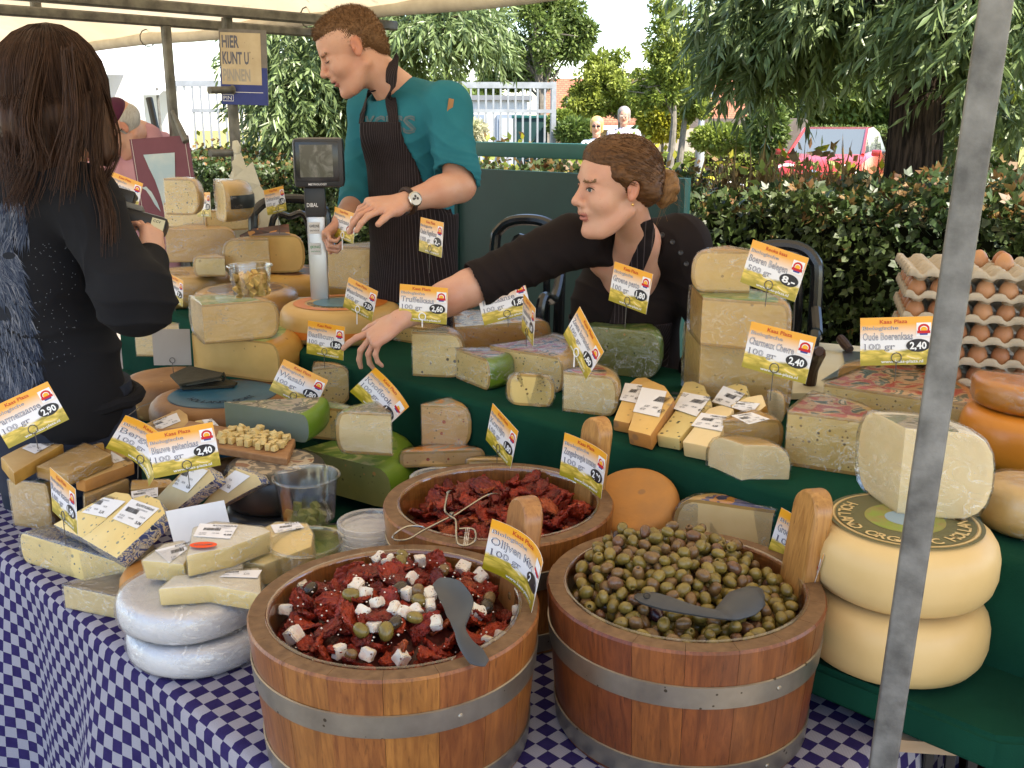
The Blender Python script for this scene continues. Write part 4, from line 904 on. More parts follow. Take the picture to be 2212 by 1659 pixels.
def tomato_mesh(seed, mat):
	rr = random.Random(seed); L = rr.uniform(.021, .034); W_ = rr.uniform(.010, .0165); cv = rr.uniform(-22, 22); tw = rr.uniform(-28, 28)
	bm = bmesh.new(); bmesh.ops.create_icosphere(bm, subdivisions=4, radius=1)
	for v in bm.verts:
		x, y, z = v.co; p = v.co * 1.8 + Vector((seed * 3.3, 0, seed)); n1 = mnoise.noise(p); n2 = mnoise.noise(v.co * 5 + Vector((0, seed * 2.1, 0))); ed = 1 - abs(z)
		n3 = mnoise.noise(v.co * 7 + Vector((seed, 0, 3))); wd = W_ * (1 - .22 * x ** 4) * (1 + .55 * n1 + .30 * n2); X = x * L * (1 + .12 * n2); Yy = y * wd; rim = (x * x + y * y) ** 2; Zz = z * (.0034 + .0030 * rim) + .0050 * n1 * ed + .0034 * n2 + .0036 * n3 + cv * Yy * Yy + .35 * abs(cv) * X * X * rr.choice((1, 1))
		a = tw * X; Yy, Zz = Yy * math.cos(a) - Zz * math.sin(a), Yy * math.sin(a) + Zz * math.cos(a); v.co = Vector((X, Yy, Zz))
	me = bpy.data.meshes.new('dried_tomato'); bm.to_mesh(me); bm.free(); finish(me, mat, True, 0); return me
TOM = [tomato_mesh(k + 1, TOMM[(0, 1, 2, 0, 1, 2, 3, 0, 2, 1)[k]]) for k in range(10)]
def feta_mesh(seed):
	bm = bmesh.new(); bmesh.ops.create_cube(bm, size=.0215); bmesh.ops.bevel(bm, geom=bm.edges[:], offset=.0018, segments=2, affect='EDGES'); bmesh.ops.subdivide_edges(bm, edges=[e for e in bm.edges if e.calc_length() > .01], cuts=3, use_grid_fill=True)
	rr = random.Random(seed); sx, sy, sz = (rr.uniform(.75, 1.05) for _ in range(3))
	for v in bm.verts: v.co = jit(Vector((v.co.x * sx, v.co.y * sy, v.co.z * sz)), .0022, seed, 110)
	me = bpy.data.meshes.new('feta_cube'); bm.to_mesh(me); bm.free(); finish(me, mk('feta', (.72, .66, .56), (.66, .44, .32), scale=60, rough=.6, sss=.15, bmp=.5, bscale=160, lo=.45, hi=.75, specks=[(95, .09, (.22, .10, .05)), (120, .05, (.10, .12, .04))]), True, 45); return me
FETA = [feta_mesh(k * 2.3 + 1) for k in range(5)]
def fill_mix():
	cx, cy, zr, R = BL; ri = R - .045; fl = mound(cx, cy, ri, zr - .048, .040, .0, .03, .05)
	bed('tomato_bed', cx, cy, ri + .010, lambda x, y: fl(x, y) - .002, mk('tomato_bed', (.08, .012, .008), (.04, .008, .006), scale=40, rough=.35, bmp=1, bscale=60), 'added dark red disc closing the gaps under the mixed salad in the near tub', 'oil')
	for i, (x, y, z) in enumerate(drop_pile(cx, cy, ri - .010, lambda x, y: fl(x, y) + .003, 115, .0150, 7, .5, rng)):
		copy_thing(rng.choice(TOM), 'dried_tomato', 'glossy sun-dried tomato strip in the near tub of mixed salad', 'tomato', 'dried tomatoes in the near tub', (x, y, z), (rng.gauss(0, .55), rng.gauss(0, .4), rng.uniform(0, 6.3)), rng.uniform(.8, 1.2))
	top = lambda x, y: fl(x, y) + .022
	fet = [(805, 455), (1020, 300), (1225, 290), (960, 275), (1415, 260), (1510, 335), (1620, 390), (860, 500), (940, 560), (850, 620), (1060, 600), (1120, 620), (1200, 610), (1290, 580), (1285, 510), (1165, 400), (1335, 690), (920, 715), (1880, 610), (1860, 690), (1600, 630), (1770, 800), (1670, 830), (690, 915), (880, 945), (1100, 965), (330, 610), (440, 460), (385, 780), (1140, 500)]
	for (a, b) in fet:
		u, v = cc('I', a, b); p = PZ(u, v, zr - .01); z = top(p.x, p.y)
		for _ in range(3): p = PZ(u, v, z); z = top(p.x, p.y)
		copy_thing(rng.choice(FETA), 'feta_cube', 'white crumbly feta cube among the tomatoes in the near tub', 'cheese cube', 'feta cubes in the near tub', (p.x, p.y, z), (rng.uniform(-.6, .6), rng.uniform(-.6, .6), rng.uniform(0, 3)), rng.uniform(.72, 1.18))
	for (a, b, c) in ((1195, 225, 0), (1110, 260, 1), (1095, 300, 0), (1000, 255, 4), (770, 515, 0), (500, 475, 8), (1210, 495, 4), (1220, 550, 0), (835, 745, 0), (1060, 690, 8), (1000, 750, 0), (1665, 590, 8), (1680, 540, 4), (1380, 350, 4), (770, 945, 4), (1190, 655, 2), (1090, 475, 8), (1860, 530, 4)):
		u, v = cc('I', a, b); p = PZ(u, v, zr - .01); z = top(p.x, p.y)
		for _ in range(3): p = PZ(u, v, z); z = top(p.x, p.y) + .002
		copy_thing(OLM[c], 'olive', 'olive lying among the tomatoes and feta in the near tub', 'olive', 'olives in the near tub', (p.x, p.y, z), (rng.uniform(0, 6), rng.uniform(0, 6), 0), rng.uniform(1.0, 1.25))
	V = []; F = []
	for _ in range(160):
		a = rng.random() * math.tau; q = (ri - .01) * math.sqrt(rng.random()); x, y = cx + q * math.cos(a), cy + q * math.sin(a); z = fl(x, y) + .030; s = rng.uniform(.0008, .0022); b = len(V)
		V += [(x - s, y, z), (x + s, y, z), (x, y - s, z + s * .3), (x, y + s, z), (x, y, z + s), (x, y, z - s)]; F += [[b + i for i in f] for f in ((0, 2, 4), (2, 1, 4), (1, 3, 4), (3, 0, 4), (2, 0, 5), (1, 2, 5), (3, 1, 5), (0, 3, 5))]
	tag(mobj('feta_crumbs', V, F, flat('crumb', (.75, .66, .55), .7), None, (cx, cy, zr)), 'white feta crumbs scattered over the tomatoes in the near tub', 'crumbs', None, 'stuff')
fill_mix()
def fill_mid():
	cx, cy, zr, R = BM; ri = R - .043; fl = mound(cx, cy, ri, zr - .065, .030, .02, .05, .04)
	bed('tomato_bed', cx, cy, ri + .008, lambda x, y: fl(x, y) - .002, mk('tomato_bed', (.08, .012, .008), (.04, .008, .006), scale=40, rough=.35, bmp=1, bscale=60), 'added dark red disc closing the gaps under the tomatoes in the rear tub', 'oil')
	for i, (x, y, z) in enumerate(drop_pile(cx, cy, ri - .012, lambda x, y: fl(x, y) + .003, 170, .0150, 7, .45, rng)):
		copy_thing(TOM[rng.choice((0, 2, 3, 5, 7, 8, 2, 6, 1))], 'dried_tomato', 'dark sun-dried tomato in the rear tub', 'tomato', 'dried tomatoes in the rear tub', (x, y, z), (rng.gauss(0, .4), rng.gauss(0, .4), rng.uniform(0, 6.3)), rng.uniform(.85, 1.2))
fill_mid()
# ---------------------------------------------------------------- spoons and tongs
SPOON = mk('grey_nylon', (.050, .052, .056), (.040, .042, .046), scale=10, rough=.42, spec=.4)
def sweep(mb, path, widths, thick, ups, cup=None):
	"""flat bar along path with widths; cup lowers the middle of the cross-section"""
	n = 8; rings = []
	for i, p in enumerate(path):
		t = (path[min(i + 1, len(path) - 1)] - path[max(i - 1, 0)]).normalized(); up = ups[i]; s = t.cross(up).normalized(); u2 = s.cross(t).normalized(); row = []
		for k in range(n + 1): f = -1 + 2 * k / n; row.append(p + s * f * widths[i] / 2 + u2 * (thick[i] / 2 * math.sqrt(max(0, 1 - f * f * .8)) - (cup[i] if cup else 0) * (1 - f * f)))
		for k in range(n, -1, -1): f = -1 + 2 * k / n; row.append(p + s * f * widths[i] / 2 - u2 * (thick[i] / 2 * math.sqrt(max(0, 1 - f * f * .8)) + (cup[i] if cup else 0) * (1 - f * f)))
		rings.append(row)
	m = len(rings[0]); vs = [q for r in rings for q in r]; fs = [(i * m + k, i * m + (k + 1) % m, (i + 1) * m + (k + 1) % m, (i + 1) * m + k) for i in range(len(rings) - 1) for k in range(m)] + [list(range(m))[::-1], [(len(rings) - 1) * m + k for k in range(m)]]
	mb.add(vs, fs)
def smooth_path(pts, n=26):
	pts = [Vector(p) for p in pts]; out = []
	for i in range(n):
		f = i / (n - 1) * (len(pts) - 1); k = min(int(f), len(pts) - 2); t = f - k; p0, p1, p2, p3 = pts[max(k - 1, 0)], pts[k], pts[k + 1], pts[min(k + 2, len(pts) - 1)]
		out.append(.5 * (2 * p1 + (p2 - p0) * t + (2 * p0 - 5 * p1 + 4 * p2 - p3) * t * t + (3 * p1 - p0 - 3 * p2 + p3) * t ** 3))
	return out
def interp(vals, n):
	return [float(np.interp(i / (n - 1) * (len(vals) - 1), range(len(vals)), vals)) for i in range(n)]
def spoons():
	z = BL[2]; pts = [PZ(*cc('I', a, b), z + h) for a, b, h in ((1335, 425, .022), (1420, 480, .035), (1490, 600, .030), (1490, 740, .022), (1530, 840, .020), (1600, 920, .016), (1670, 965, .010))]; path = smooth_path(pts, 30)
	mb = MB(); up = [Vector((-.5, -.25, .85)).normalized()] * 30; sweep(mb, path, interp([.016, .040, .046, .016, .020, .026, .010], 30), interp([.004, .004, .004, .006, .006, .005, .004], 30), up, interp([0, .006, .004, 0, 0, 0, 0], 30))
	o = mb.build('serving_spoon', SPOON, None, pts[3], angle=50); fix_normals(o); tag(o, 'grey nylon spoon leaning over the rim of the near tub', 'spoon')
	z = BR[2]; pts = [PZ(*cc('J', a, b), z + h) for a, b, h in ((700, 735, .012), (760, 750, .018), (900, 790, .018), (1080, 835, .016), (1230, 860, .014), (1300, 850, .006), (1400, 790, .008), (1500, 735, .012), (1548, 715, .016))]; path = smooth_path(pts, 34)
	mb = MB(); up = [Vector((.1, -.35, .9)).normalized()] * 34; sweep(mb, path, interp([.012, .030, .028, .018, .016, .034, .052, .040, .012], 34), interp([.006, .008, .008, .007, .006, .004, .004, .004, .003], 34), up, interp([0, 0, 0, 0, 0, -.006, -.010, -.008, 0], 34))
	t = thing('serving_spoon', 'grey nylon spoon lying on the green olives', 'spoon', pts[3]); o = mb.build('spoon', SPOON, t, angle=50); fix_normals(o)
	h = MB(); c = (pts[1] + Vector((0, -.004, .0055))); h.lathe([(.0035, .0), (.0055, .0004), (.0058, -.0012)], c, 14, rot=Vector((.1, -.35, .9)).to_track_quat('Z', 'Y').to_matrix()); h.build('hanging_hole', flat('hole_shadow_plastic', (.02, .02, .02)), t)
spoons()
def tongs():
	z = BM[2]; CH = mk('tong_steel', (.42, .40, .36), (.32, .30, .28), scale=30, rough=.25, metal=1.0)
	def q(a, b, h): return PZ(*cc('N', a, b), z + h)
	pc = q(665, 680, .022); t = thing('wire_tongs', 'chromed wire serving tongs lying across the rear tub', 'tongs', pc)
	a1 = [q(1060, 630, -.030), q(1090, 500, .018), q(985, 490, .034), q(800, 600, .026), q(700, 665, .024), q(640, 690, .022), q(420, 800, .014), q(280, 880, .010), q(165, 885, .008), q(155, 840, .008), q(270, 770, .010), q(400, 770, .011), q(430, 790, .013)]
	a2 = [q(685, 610, -.020), q(668, 480, .020), q(640, 460, .030), q(618, 520, .030), q(605, 630, .026), q(655, 680, .025), q(700, 720, .022), q(705, 860, .014), q(725, 925, .010), q(800, 935, .010), q(870, 890, .012), q(870, 810, .014), q(820, 785, .015), q(730, 790, .015)]
	for k, a in enumerate((a1, a2)): mb = MB(); mb.tube(smooth_path(a, 60), .0019, 8); mb.build('arm', CH, t)
	b = [q(1010, 610, -.03), q(1000, 505, .02), q(985, 490, .034)]; mb = MB(); mb.tube(smooth_path(b, 12), .0023, 8); mb.build('prong', CH, t)
	b = [q(610, 600, -.02), q(620, 490, .022), q(640, 460, .030)]; mb = MB(); mb.tube(smooth_path(b, 12), .0023, 8); mb.build('prong', CH, t)
	mb = MB(); mb.tube([pc - Vector((0, 0, .004)), pc + Vector((0, 0, .007))], .004, 10); mb.build('rivet', CH, t)
	v = [q(790, 780, .018), q(780, 850, .022), q(770, 930, .014)]; mb = MB()
	for k in range(3): mb.tube([p + Vector((.003 * k, 0, 0)) for p in v], .0012, 4)
	mb.build('film_scrap', FILM, t)
tongs()
# ================================================================ cheeses on the green shelf, left to right
zh = Z2
hw = PD(735, 640, 3.1); cheese('large yellow holland wheel with orange ring label beside the scale', 'V', (hw.x, hw.y, Z2), .19, .108, 0, 360, None, 'pale', None, None, .045, name='round_cheese')
_h = [o for o in COL.objects if o.get('label', '').startswith('large yellow holland')][0]
def ring_label(t, c, z, rings, sect=(0, 360)):
	c = Vector((c[0], c[1], z))
	for (r0, r1, m_, lift, nm) in rings: mb = MB(); mb.lathe([(r0, lift), (r1, lift)], c, 48, a0=sect[0], a1=sect[1]); o = mb.build(nm, m_, t, smooth=False); fix_normals(o)
def arc_text(t, s, c, z, r, a0, a1, h, m_, lift=.0012, name='lettering'):
	"""letters set round a circle, readable from outside (towards the camera at the bottom)"""
	mb = MB(); n = len(s)
	for k, ch in enumerate(s):
		if ch == ' ': continue
		a = R_(a0 + (a1 - a0) * (k + .5) / n); vs, fs, wd = text2d(ch, .02); cx = Vector((c[0] + r * math.cos(a), c[1] + r * math.sin(a), z + lift)); ey = -Vector((math.cos(a), math.sin(a), 0)); ex = Vector((-math.sin(a), math.cos(a), 0)); sc = h / .7
		mb.add([cx + ex * ((x - wd / 2) * sc) + ey * (y * sc) for x, y in vs], fs)
	mb.build(name, m_, t, smooth=False)
OR_ = flat('label_orange', (.62, .19, .03), .35); TEAL = flat('label_teal', (.06, .16, .20), .35); CREAM = flat('label_cream', (.62, .46, .22), .4); DK = flat('label_dark', (.06, .055, .035), .35); OLV = flat('label_olive', (.11, .105, .045), .35); LGR = mk('label_meadow', (.22, .30, .05), (.30, .20, .08), scale=40, rough=.4); SKYB = flat('label_sky', (.25, .36, .45), .4)
ring_label(_h, hw, Z2 + .108, [(.11, .145, OR_, .0016, 'ring_label'), (.0, .085, TEAL, .0018, 'centre_label')]); arc_text(_h, 'HOLLAND BIO HOLLAND BIO', hw, Z2 + .108, .102, 180, 360, .016, DK)
mb = MB(); mb.lathe([(.1895, .018), (.1905, .030), (.1905, .040)], (hw.x, hw.y, Z2 + .006), 60); fix_normals(mb.build('side_band', OR_, _h))
wedge('tall gouda wedge with small holes standing on the holland wheel', 'B', (1475, 905), (1960, 940), 575, Z2 + .110, 62, 'L', 'gouda', 'yellow', None, 1)
wedge('pale wrapped wedge behind the truffle card', 'C', (30, 1195), (430, 1205), 935, Z2, 60, 'L', 'herb', 'pale', 'white', 2)
wedge('flat speckled half wheel under the reaching arm', 'C', (-10, 1440), (400, 1500), 1330, Z2, 150, 'M', 'cumin', 'pale', None, 1)
wedge('upright truffle wedge with dark flecks at the shelf edge', 'G', (165, 608), (565, 628), 262, Z2, 48, 'L', 'truffle', 'yellow', 'dark', 1)
wedge('broad deep-orange cheese with white printed top', 'G', (500, 480), (1240, 420), 225, Z2, 75, 'L', 'orange', 'orange', 'white', 1, at='L')
wedge('small cut cheese behind the coriander card', 'G', (1125, 480), (1400, 500), 315, Z2, 70, 'L', 'gouda', 'yellow', 'white', 1)
wedge('herb-flecked wedge with red and green printed rind', 'G', (505, 628), (770, 735), 440, Z2, 55, 'L', 'herb', 'green', 'red', 1, at='M')
wedge('large herb cheese quarter with pink paper on top', 'G', (770, 640), (1345, 748), 375, Z2, 75, 'L', 'herb', 'pale', 'red', 1, at='L')
wedge('small round-shouldered cumin slice lying in front of the herb cheese', 'G', (898, 832), (1268, 862), 597, Z2, 180, 'M', 'cumin', 'pale', None, 1, depth=.35, at='M', e=.045)
wedge('pale coriander cheese tightly wrapped in crinkled film', 'G', (1345, 885), (1770, 935), 575, Z2, 70, 'L', 'pale', 'pale', 'red', 2)
wedge('big green pesto cheese with bright green rind', 'G', (1480, 570), (2090, 640), 215, Z2, 78, 'L', 'green', 'green', 'green', 1, at='L')
# small labelled packs in front of the stack
pack('left red-rind charmeux wedge with white scale label', 'H', [(150, 800, Z2 + .028), (295, 828, Z2 + .028), (510, 450, Z2 + .065), (440, 424, Z2 + .065), (350, 424, Z2 + .065), (275, 480, Z2 + .06)], .026, PASTE['gouda'], RIND['ochre'], [(255, 475), (405, 492), (350, 650), (205, 622)], 'CHARMEUX', '4,35')
pack('front red-rind charmeux wedge with large white label', 'H', [(275, 880, Z2 + .036), (480, 938, Z2 + .036), (690, 610, Z2 + .07), (600, 490, Z2 + .078), (500, 453, Z2 + .078), (410, 468, Z2 + .074)], .034, PASTE['gouda'], RIND['ochre'], [(402, 512), (622, 550), (555, 775), (325, 725)], 'CHARMEUX ROUGE', '4,50')
pack('nettle-speckled pack behind the labelled nettle pack', 'H', [(640, 720, Z2 + .03), (760, 740, Z2 + .03), (980, 560, Z2 + .06), (950, 490, Z2 + .066), (860, 457, Z2 + .066), (780, 465, Z2 + .062)], .026, PASTE['nettle'], PASTE['nettle'])
pack('nettle-speckled cheese pack with label, nearest the shelf edge', 'H', [(530, 920, Z2 + .03), (730, 968, Z2 + .03), (1020, 640, Z2 + .066), (1000, 570, Z2 + .07), (930, 530, Z2 + .07), (830, 540, Z2 + .066)], .028, PASTE['nettle'], PASTE['nettle'], [(768, 555), (1010, 600), (885, 770), (680, 700)], 'CHARMEUX BOMZIJ', '4,43')
pack('nettle-speckled pack at the foot of the big stack', 'H', [(1010, 640, Z2 + .05), (1190, 705, Z2 + .05), (1340, 570, Z2 + .078), (1325, 500, Z2 + .085), (1240, 474, Z2 + .085), (1140, 490, Z2 + .08)], .03, PASTE['nettle'], PASTE['nettle'], [(1122, 500), (1312, 570), (1190, 692), (1020, 640)], 'CHARMEUX BOMZIJ', '4,64')
pack('ivory chevre pack with label lying at the shelf edge', 'H', [(755, 985, Z2 + .034), (1040, 1052, Z2 + .034), (1165, 760, Z2 + .066), (1215, 700, Z2 + .07), (1100, 668, Z2 + .07), (985, 690, Z2 + .066)], .034, PASTE['goat'], PASTE['pale'], [(925, 738), (1150, 768), (1108, 900), (838, 850)], 'CHARMEUX CHEVRE', '4,58')
pack('ivory chevre pack half hidden behind the tan wedge', 'H', [(1180, 690, Z2 + .06), (1390, 750, Z2 + .06), (1500, 660, Z2 + .078), (1470, 590, Z2 + .085), (1330, 585, Z2 + .085), (1250, 610, Z2 + .08)], .03, PASTE['goat'], RIND['yellow'], [(1255, 637), (1445, 655), (1370, 742), (1190, 690)], 'CHARMEUX CHEVRE', '3,90')
wedge('tan wedge with a paper label on its top', 'H', (1098, 1082), (1640, 1075), 800, Z2, 42, 'L', 'gouda', 'yellow', None, 1)
tt = [o for o in COL.objects if o.get('label', '').startswith('tan wedge with a paper')][0]
sticker(tt, [PZ(*cc('H', a, b), Z2 + .105) for a, b in ((1190, 762), (1370, 735), (1525, 792), (1345, 838))], 'CHARMEUX', '3,20')
wedge('narrow pale wrapped wedge beside the big cumin half', 'H', (1500, 835), (1648, 862), 545, Z2, 60, 'L', 'goat', 'pale', None, 1)
z_ = wedge('lowest of the three stacked gouda blocks', 'D', (150, 1290), (730, 1350), 850, Z2, 112, 'L', 'gouda', 'yellow', 'green', 1, e=.02)
z2_ = wedge('middle gouda block of the stack of three', 'D', (165, 895), (722, 945), 592, z_, 112, 'L', 'gouda', 'yellow', 'green', 1, e=.03)
wedge('wrapped gouda wedge on top of the stack of three', 'D', (100, 560), (470, 565), 298, z2_, 60, 'R', 'gouda', 'yellow', None, 1, at='M', e=.045)
wedge('big cumin half wrapped in wrinkled film at right of the shelf', 'K', (100, 500), (1010, 640), 25, Z2, 85, 'L', 'cumin', 'pale', 'red', 2)
wedge('orange-rinded half wheel with red top behind the cumin half', 'D', (930, 1400), (1930, 1560), 1140, Z2, 80, 'L', 'cumin', 'orange', 'red', 1, at='L')
wedge('wrapped old farmhouse cheese under the oude boerenkaas card', 'D', (1030, 1180), (1640, 1205), 1020, Z2, 150, 'M', 'old', 'yellow', None, 1)
q = PD(2235, 900, 1.95); cheese('orange gouda half wheel at the far right end of the shelf', 'V', (q.x, q.y, Z2), .135, .11, 20, 330, 'old', 'orange', None, None, .04, name='cheese_half')
cheese('thick orange wedge lying on the far right half wheel', 'V', (q.x + .02, q.y + .02, Z2 + .112), .13, .055, 150, 300, 'young', 'orange', None, 1, .02)
q = PD(2228, 1010, 1.62); cheese('film-wrapped round cheese at the right picture edge', 'V', (q.x, q.y, Z2), .075, .085, 0, 360, None, 'pale', None, 2, .04, name='round_cheese')
# ---------------------------------------------------------------- right of the tubs
q = PD(1372, 1112, 1.98); cheese('mottled orange wheel leaning against the green shelf', 'V', q, .092, .05, 0, 360, None, 'ochre', None, None, .02, name='round_cheese', tilt=Matrix.Rotation(R_(-30), 3, 'Z') @ Matrix.Rotation(R_(26), 3, 'X'))
zp = wedge('pale half wheel with blue and orange top behind the olive tub', 'V', (1448, 1222), (1728, 1268), 1072, ZB, 160, 'M', 'pale', 'pale', 'blueorange', 1, at='L')
wedge('ivory goat block standing on the pale half wheel', 'H', (1270, 1478), (1690, 1482), 1020, zp, 125, 'L', 'goat', 'pale', None, 1, e=.05)
gw = Vector((.612, 1.452, ZB)); GR = .143
cheese('lower of the two smooth stacked gouda wheels at right', 'V', gw, GR, .114, 0, 360, None, 'cream', None, None, .05, name='round_cheese', amp=.0006)
_o = cheese('upper gouda wheel of the pair with olive organic label', 'V', gw + Vector((.004, .004, .115)), GR, .114, 0, 360, None, 'cream', None, None, .05, name='round_cheese', amp=.0006)
zt_ = ZB + .229
ring_label(_o, gw + Vector((.004, .004, 0)), zt_, [(.060, .104, OLV, .0012, 'ring_label'), (.106, .109, CREAM, .0010, 'cream_ring'), (.110, .116, OLV, .0004, 'outer_ring'), (.030, .060, LGR, .0014, 'meadow_label'), (0, .030, SKYB, .0016, 'sky_label')])
arc_text(_o, 'ORGANIC', gw, zt_, .097, 214, 286, .019, CREAM, .0020); arc_text(_o, 'HOLLAND', gw, zt_, .097, 130, 204, .019, CREAM, .0020, 'country_lettering'); arc_text(_o, 'HOLLAND', gw, zt_, .097, 296, 366, .019, CREAM, .0020, 'country_lettering')
wedge('large ivory goat piece on top of the organic wheel', 'K', (1095, 925), (1890, 1010), 180, zt_ + .002, 118, 'L', 'goat', 'white', 'dark', 1, e=.055)
# ================================================================ pile behind the customer
q1 = PD(530, 612, 3.3); cheese('yellow wheel with brown label at the shelf end under the sample tub', 'V', (q1.x, q1.y, Z2), .172, .118, 0, 360, None, 'yellow', 'brown', 1, .05, name='round_cheese')
q2 = PD(645, 600, 3.75); cheese('yellow wheel with brown ring half hidden behind the holland wheel', 'V', (q2.x, q2.y, Z2), .19, .115, 0, 360, None, 'yellow', 'brown', None, .05, name='round_cheese')
q3 = PD(398, 600, 3.7); cheese('wrapped yellow wheel at the back of the shelf behind the customer', 'V', (q3.x, q3.y, Z2), .17, .115, 0, 360, None, 'pale', None, 1, .045, name='round_cheese')
zz = Z2 + .118
wedge('pointed wedge standing behind the tub of samples', 'B', (650, 800), (1010, 800), 520, zz, 50, 'R', 'gouda', 'yellow', None, 1, at='M', e=.06)
wedge('low butter-yellow wedge left of the tub of samples', 'B', (415, 812), (660, 815), 660, zz, 55, 'R', 'young', 'pale', None, 1, at='M')
wedge('deep yellow wedge under the folded brown wrapper', 'B', (868, 785), (1290, 780), 495, zz, 60, 'L', 'gouda', 'yellow', 'brown', None)
mb = MB(); w0 = [PZ(*cc('B', a, b), zz + h) for a, b, h in ((770, 490, .115), (870, 440, .14), (1155, 400, .15), (1165, 495, .115))]; mb.slab(w0, (0, 0, -.004)); mb.add([w0[0], w0[1], w0[1] - Vector((0, 0, .02)), w0[0] - Vector((0, 0, .012))], [(0, 1, 2, 3)])
o = mb.build('folded_wrapper', TOP['brown'], None, w0[0], smooth=False); fix_normals(o); tag(o, 'brown printed wrapper folded over the deep yellow wedge', 'wrapper')
wedge('broad wrapped half wheel near the customer\'s hand', 'P', (600, 1265), (1580, 1250), 800, zz, 75, 'L', 'old', 'yellow', None, 2, at='L')
zt3 = zz + .125
wedge('lower wrapped fenugreek half wheel of the back stack', 'P', (575, 775), (1190, 775), 590, zt3 - .01, 85, 'L', 'herb', 'pale', None, 2, at='L', H=.10)
wedge('lower right fenugreek half with glossy rind', 'P', (1195, 800), (1860, 830), 640, zt3 - .02, 110, 'M', 'herb', 'pale', None, 1, at='L', H=.085, rot=60)
wedge('upper left fenugreek half wheel of the back stack', 'P', (585, 590), (1060, 600), 215, zt3 + .092, 85, 'L', 'herb', 'pale', None, 2, at='L', H=.125)
c_ = PZ(*cc('P', 1330, 670), zt3 + .08); cheese('upper right half wheel with black printed band', 'V', c_, .12, .135, -62, 110, 'herb', 'pale', None, 1, .05)
_b = [o for o in COL.objects if o.get('label', '').startswith('upper right half wheel')][0]
mb = MB(); mb.lathe([(.121, .045), (.1225, .062), (.1225, .078), (.121, .09)], c_, 20, a0=-55, a1=40); fix_normals(mb.build('printed_band', RIND['black'], _b));
wedge('piece with the seven euro card beside the customer\'s elbow', 'A', (1330, 1170), (1525, 1170), 895, Z2, 60, 'L', 'old', 'yellow', None, 1)
q4 = PD(365, 815, 3.25); cheese('brown wheel under the blank grey card', 'V', (q4.x, q4.y, Z1), .15, .125, 0, 360, None, 'brown', None, None, .045, name='round_cheese')
wedge('wrapped half wheel with green top behind the blank grey card', 'A', (1075, 1560), (1560, 1570), 1300, Z1 + .126, 110, 'L', 'pale', 'ochre', 'green', 1)
# ================================================================ blue wheels with two halves on top, at left
bw = PD(490, 850, 2.74); bw = Vector((bw.x, bw.y, Z1))
cheese('lowest brown wheel under the blue-topped pair', 'V', bw + Vector((.01, .01, 0)), .165, .058, 0, 360, None, 'brown', None, None, .03, name='round_cheese'); cheese('lower blue-bottomed wheel of the pair at left', 'V', bw + Vector((0, 0, .059)), .180, .060, 0, 360, None, 'brown', None, None, .04, name='round_cheese')
_w = cheese('upper brown wheel with glossy blue top under the wallet', 'V', bw + Vector((-.01, .0, .120)), .197, .078, 0, 360, None, 'brown', 'blue', None, .05, name='round_cheese')
ring_label(_w, bw + Vector((-.01, 0, 0)), Z1 + .198, [(.0, .145, TOP['blue'], .0016, 'blue_label')]); arc_text(_w, 'HOLLAND GOAT', bw + Vector((-.01, 0, 0)), Z1 + .198, .10, 215, 345, .02, flat('label_navy', (.01, .03, .06)), .0026)
mb = MB(); mb.lathe([(.179, .015), (.1815, .03), (.179, .045)], bw + Vector((0, 0, .059)), 60); fix_normals(mb.build('side_band', flat('band_blue', (.015, .07, .14), .3), [o for o in COL.objects if o.get('label', '').startswith('lower blue-bottomed')][0]))
zb = Z1 + .200
za = wedge('lower big gouda half resting on the blue-topped wheel', 'B', (420, 1560), (1100, 1655), 1255, zb, 95, 'L', 'gouda', 'yellow', 'green', None, at='L', e=.05)
zc = wedge('upper gouda half with green label under the sample tub', 'B', (500, 1345), (1090, 1290), 1035, za, 90, 'L', 'gouda', 'yellow', 'green', 1, at='L', e=.05)
# ---------------------------------------------------------------- front left cluster
wedge('blue-green lavender half wheel behind the cutting board', 'F', (822, 705), (1410, 805), 512, .85, 38, 'L', 'teal', 'green', 'dark', None, at='L')
wedge('moss green half wheel standing beside the rear tub', 'F', (1370, 1105), (1985, 1275), 842, .70, 80, 'L', 'green', 'green', 'green', None, at='L', e=.05)
zk = .70 + .135
wedge('small pale wedge bundled in cloudy film on the green half', 'F', (1600, 870), (1990, 890), 585, zk, 55, 'R', 'pale', 'green', 'dark', 2, at='M', e=.03)
wedge('nettle half wheel lying under the wasabi wedge', 'F', (1180, 740), (1760, 800), 545, .80, 120, 'M', 'herb', 'green', 'green', 2, at='M')
wedge('wrapped herb wedge behind the wasabi card', 'F', (1445, 552), (1710, 520), 275, .82, 70, 'L', 'cumin', 'pale', 'dark', 2, at='L')
wedge('brown-topped chilli half wheel behind the rear tub', 'G', (60, 1330), (730, 1310), 1195, .78, 110, 'M', 'pink', 'ochre', 'orangegrey', 1, at='M')
wedge('upright tomato-flecked wedge standing on the chilli half', 'G', (238, 1160), (625, 1166), 835, .815, 50, 'L', 'pink', 'yellow', 'orangegrey', 1)
wedge('thin wrapped slice under the komijn card', 'G', (580, 1330), (920, 1330), 1268, .80, 110, 'M', 'pale', 'pale', None, 2, at='M')
q = PD(590, 1010, 2.22); cheese('lower of two dark stone-printed wheels under the cutting board', 'V', (q.x, q.y, Z1), .115, .095, 0, 360, None, 'black', 'stone', None, .03, name='round_cheese'); cheese('upper dark wheel with pebble-printed top under the cutting board', 'V', (q.x + .005, q.y, Z1 + .096), .115, .095, 0, 360, None, 'black', 'stone', None, .03, name='round_cheese')
q = PD(690, 1118, 2.02); _g = cheese('flat green wheel with black lettered label under the sample tubs', 'V', (q.x, q.y, Z1), .125, .085, 0, 360, None, 'green', 'green', 1, .03, name='round_cheese')
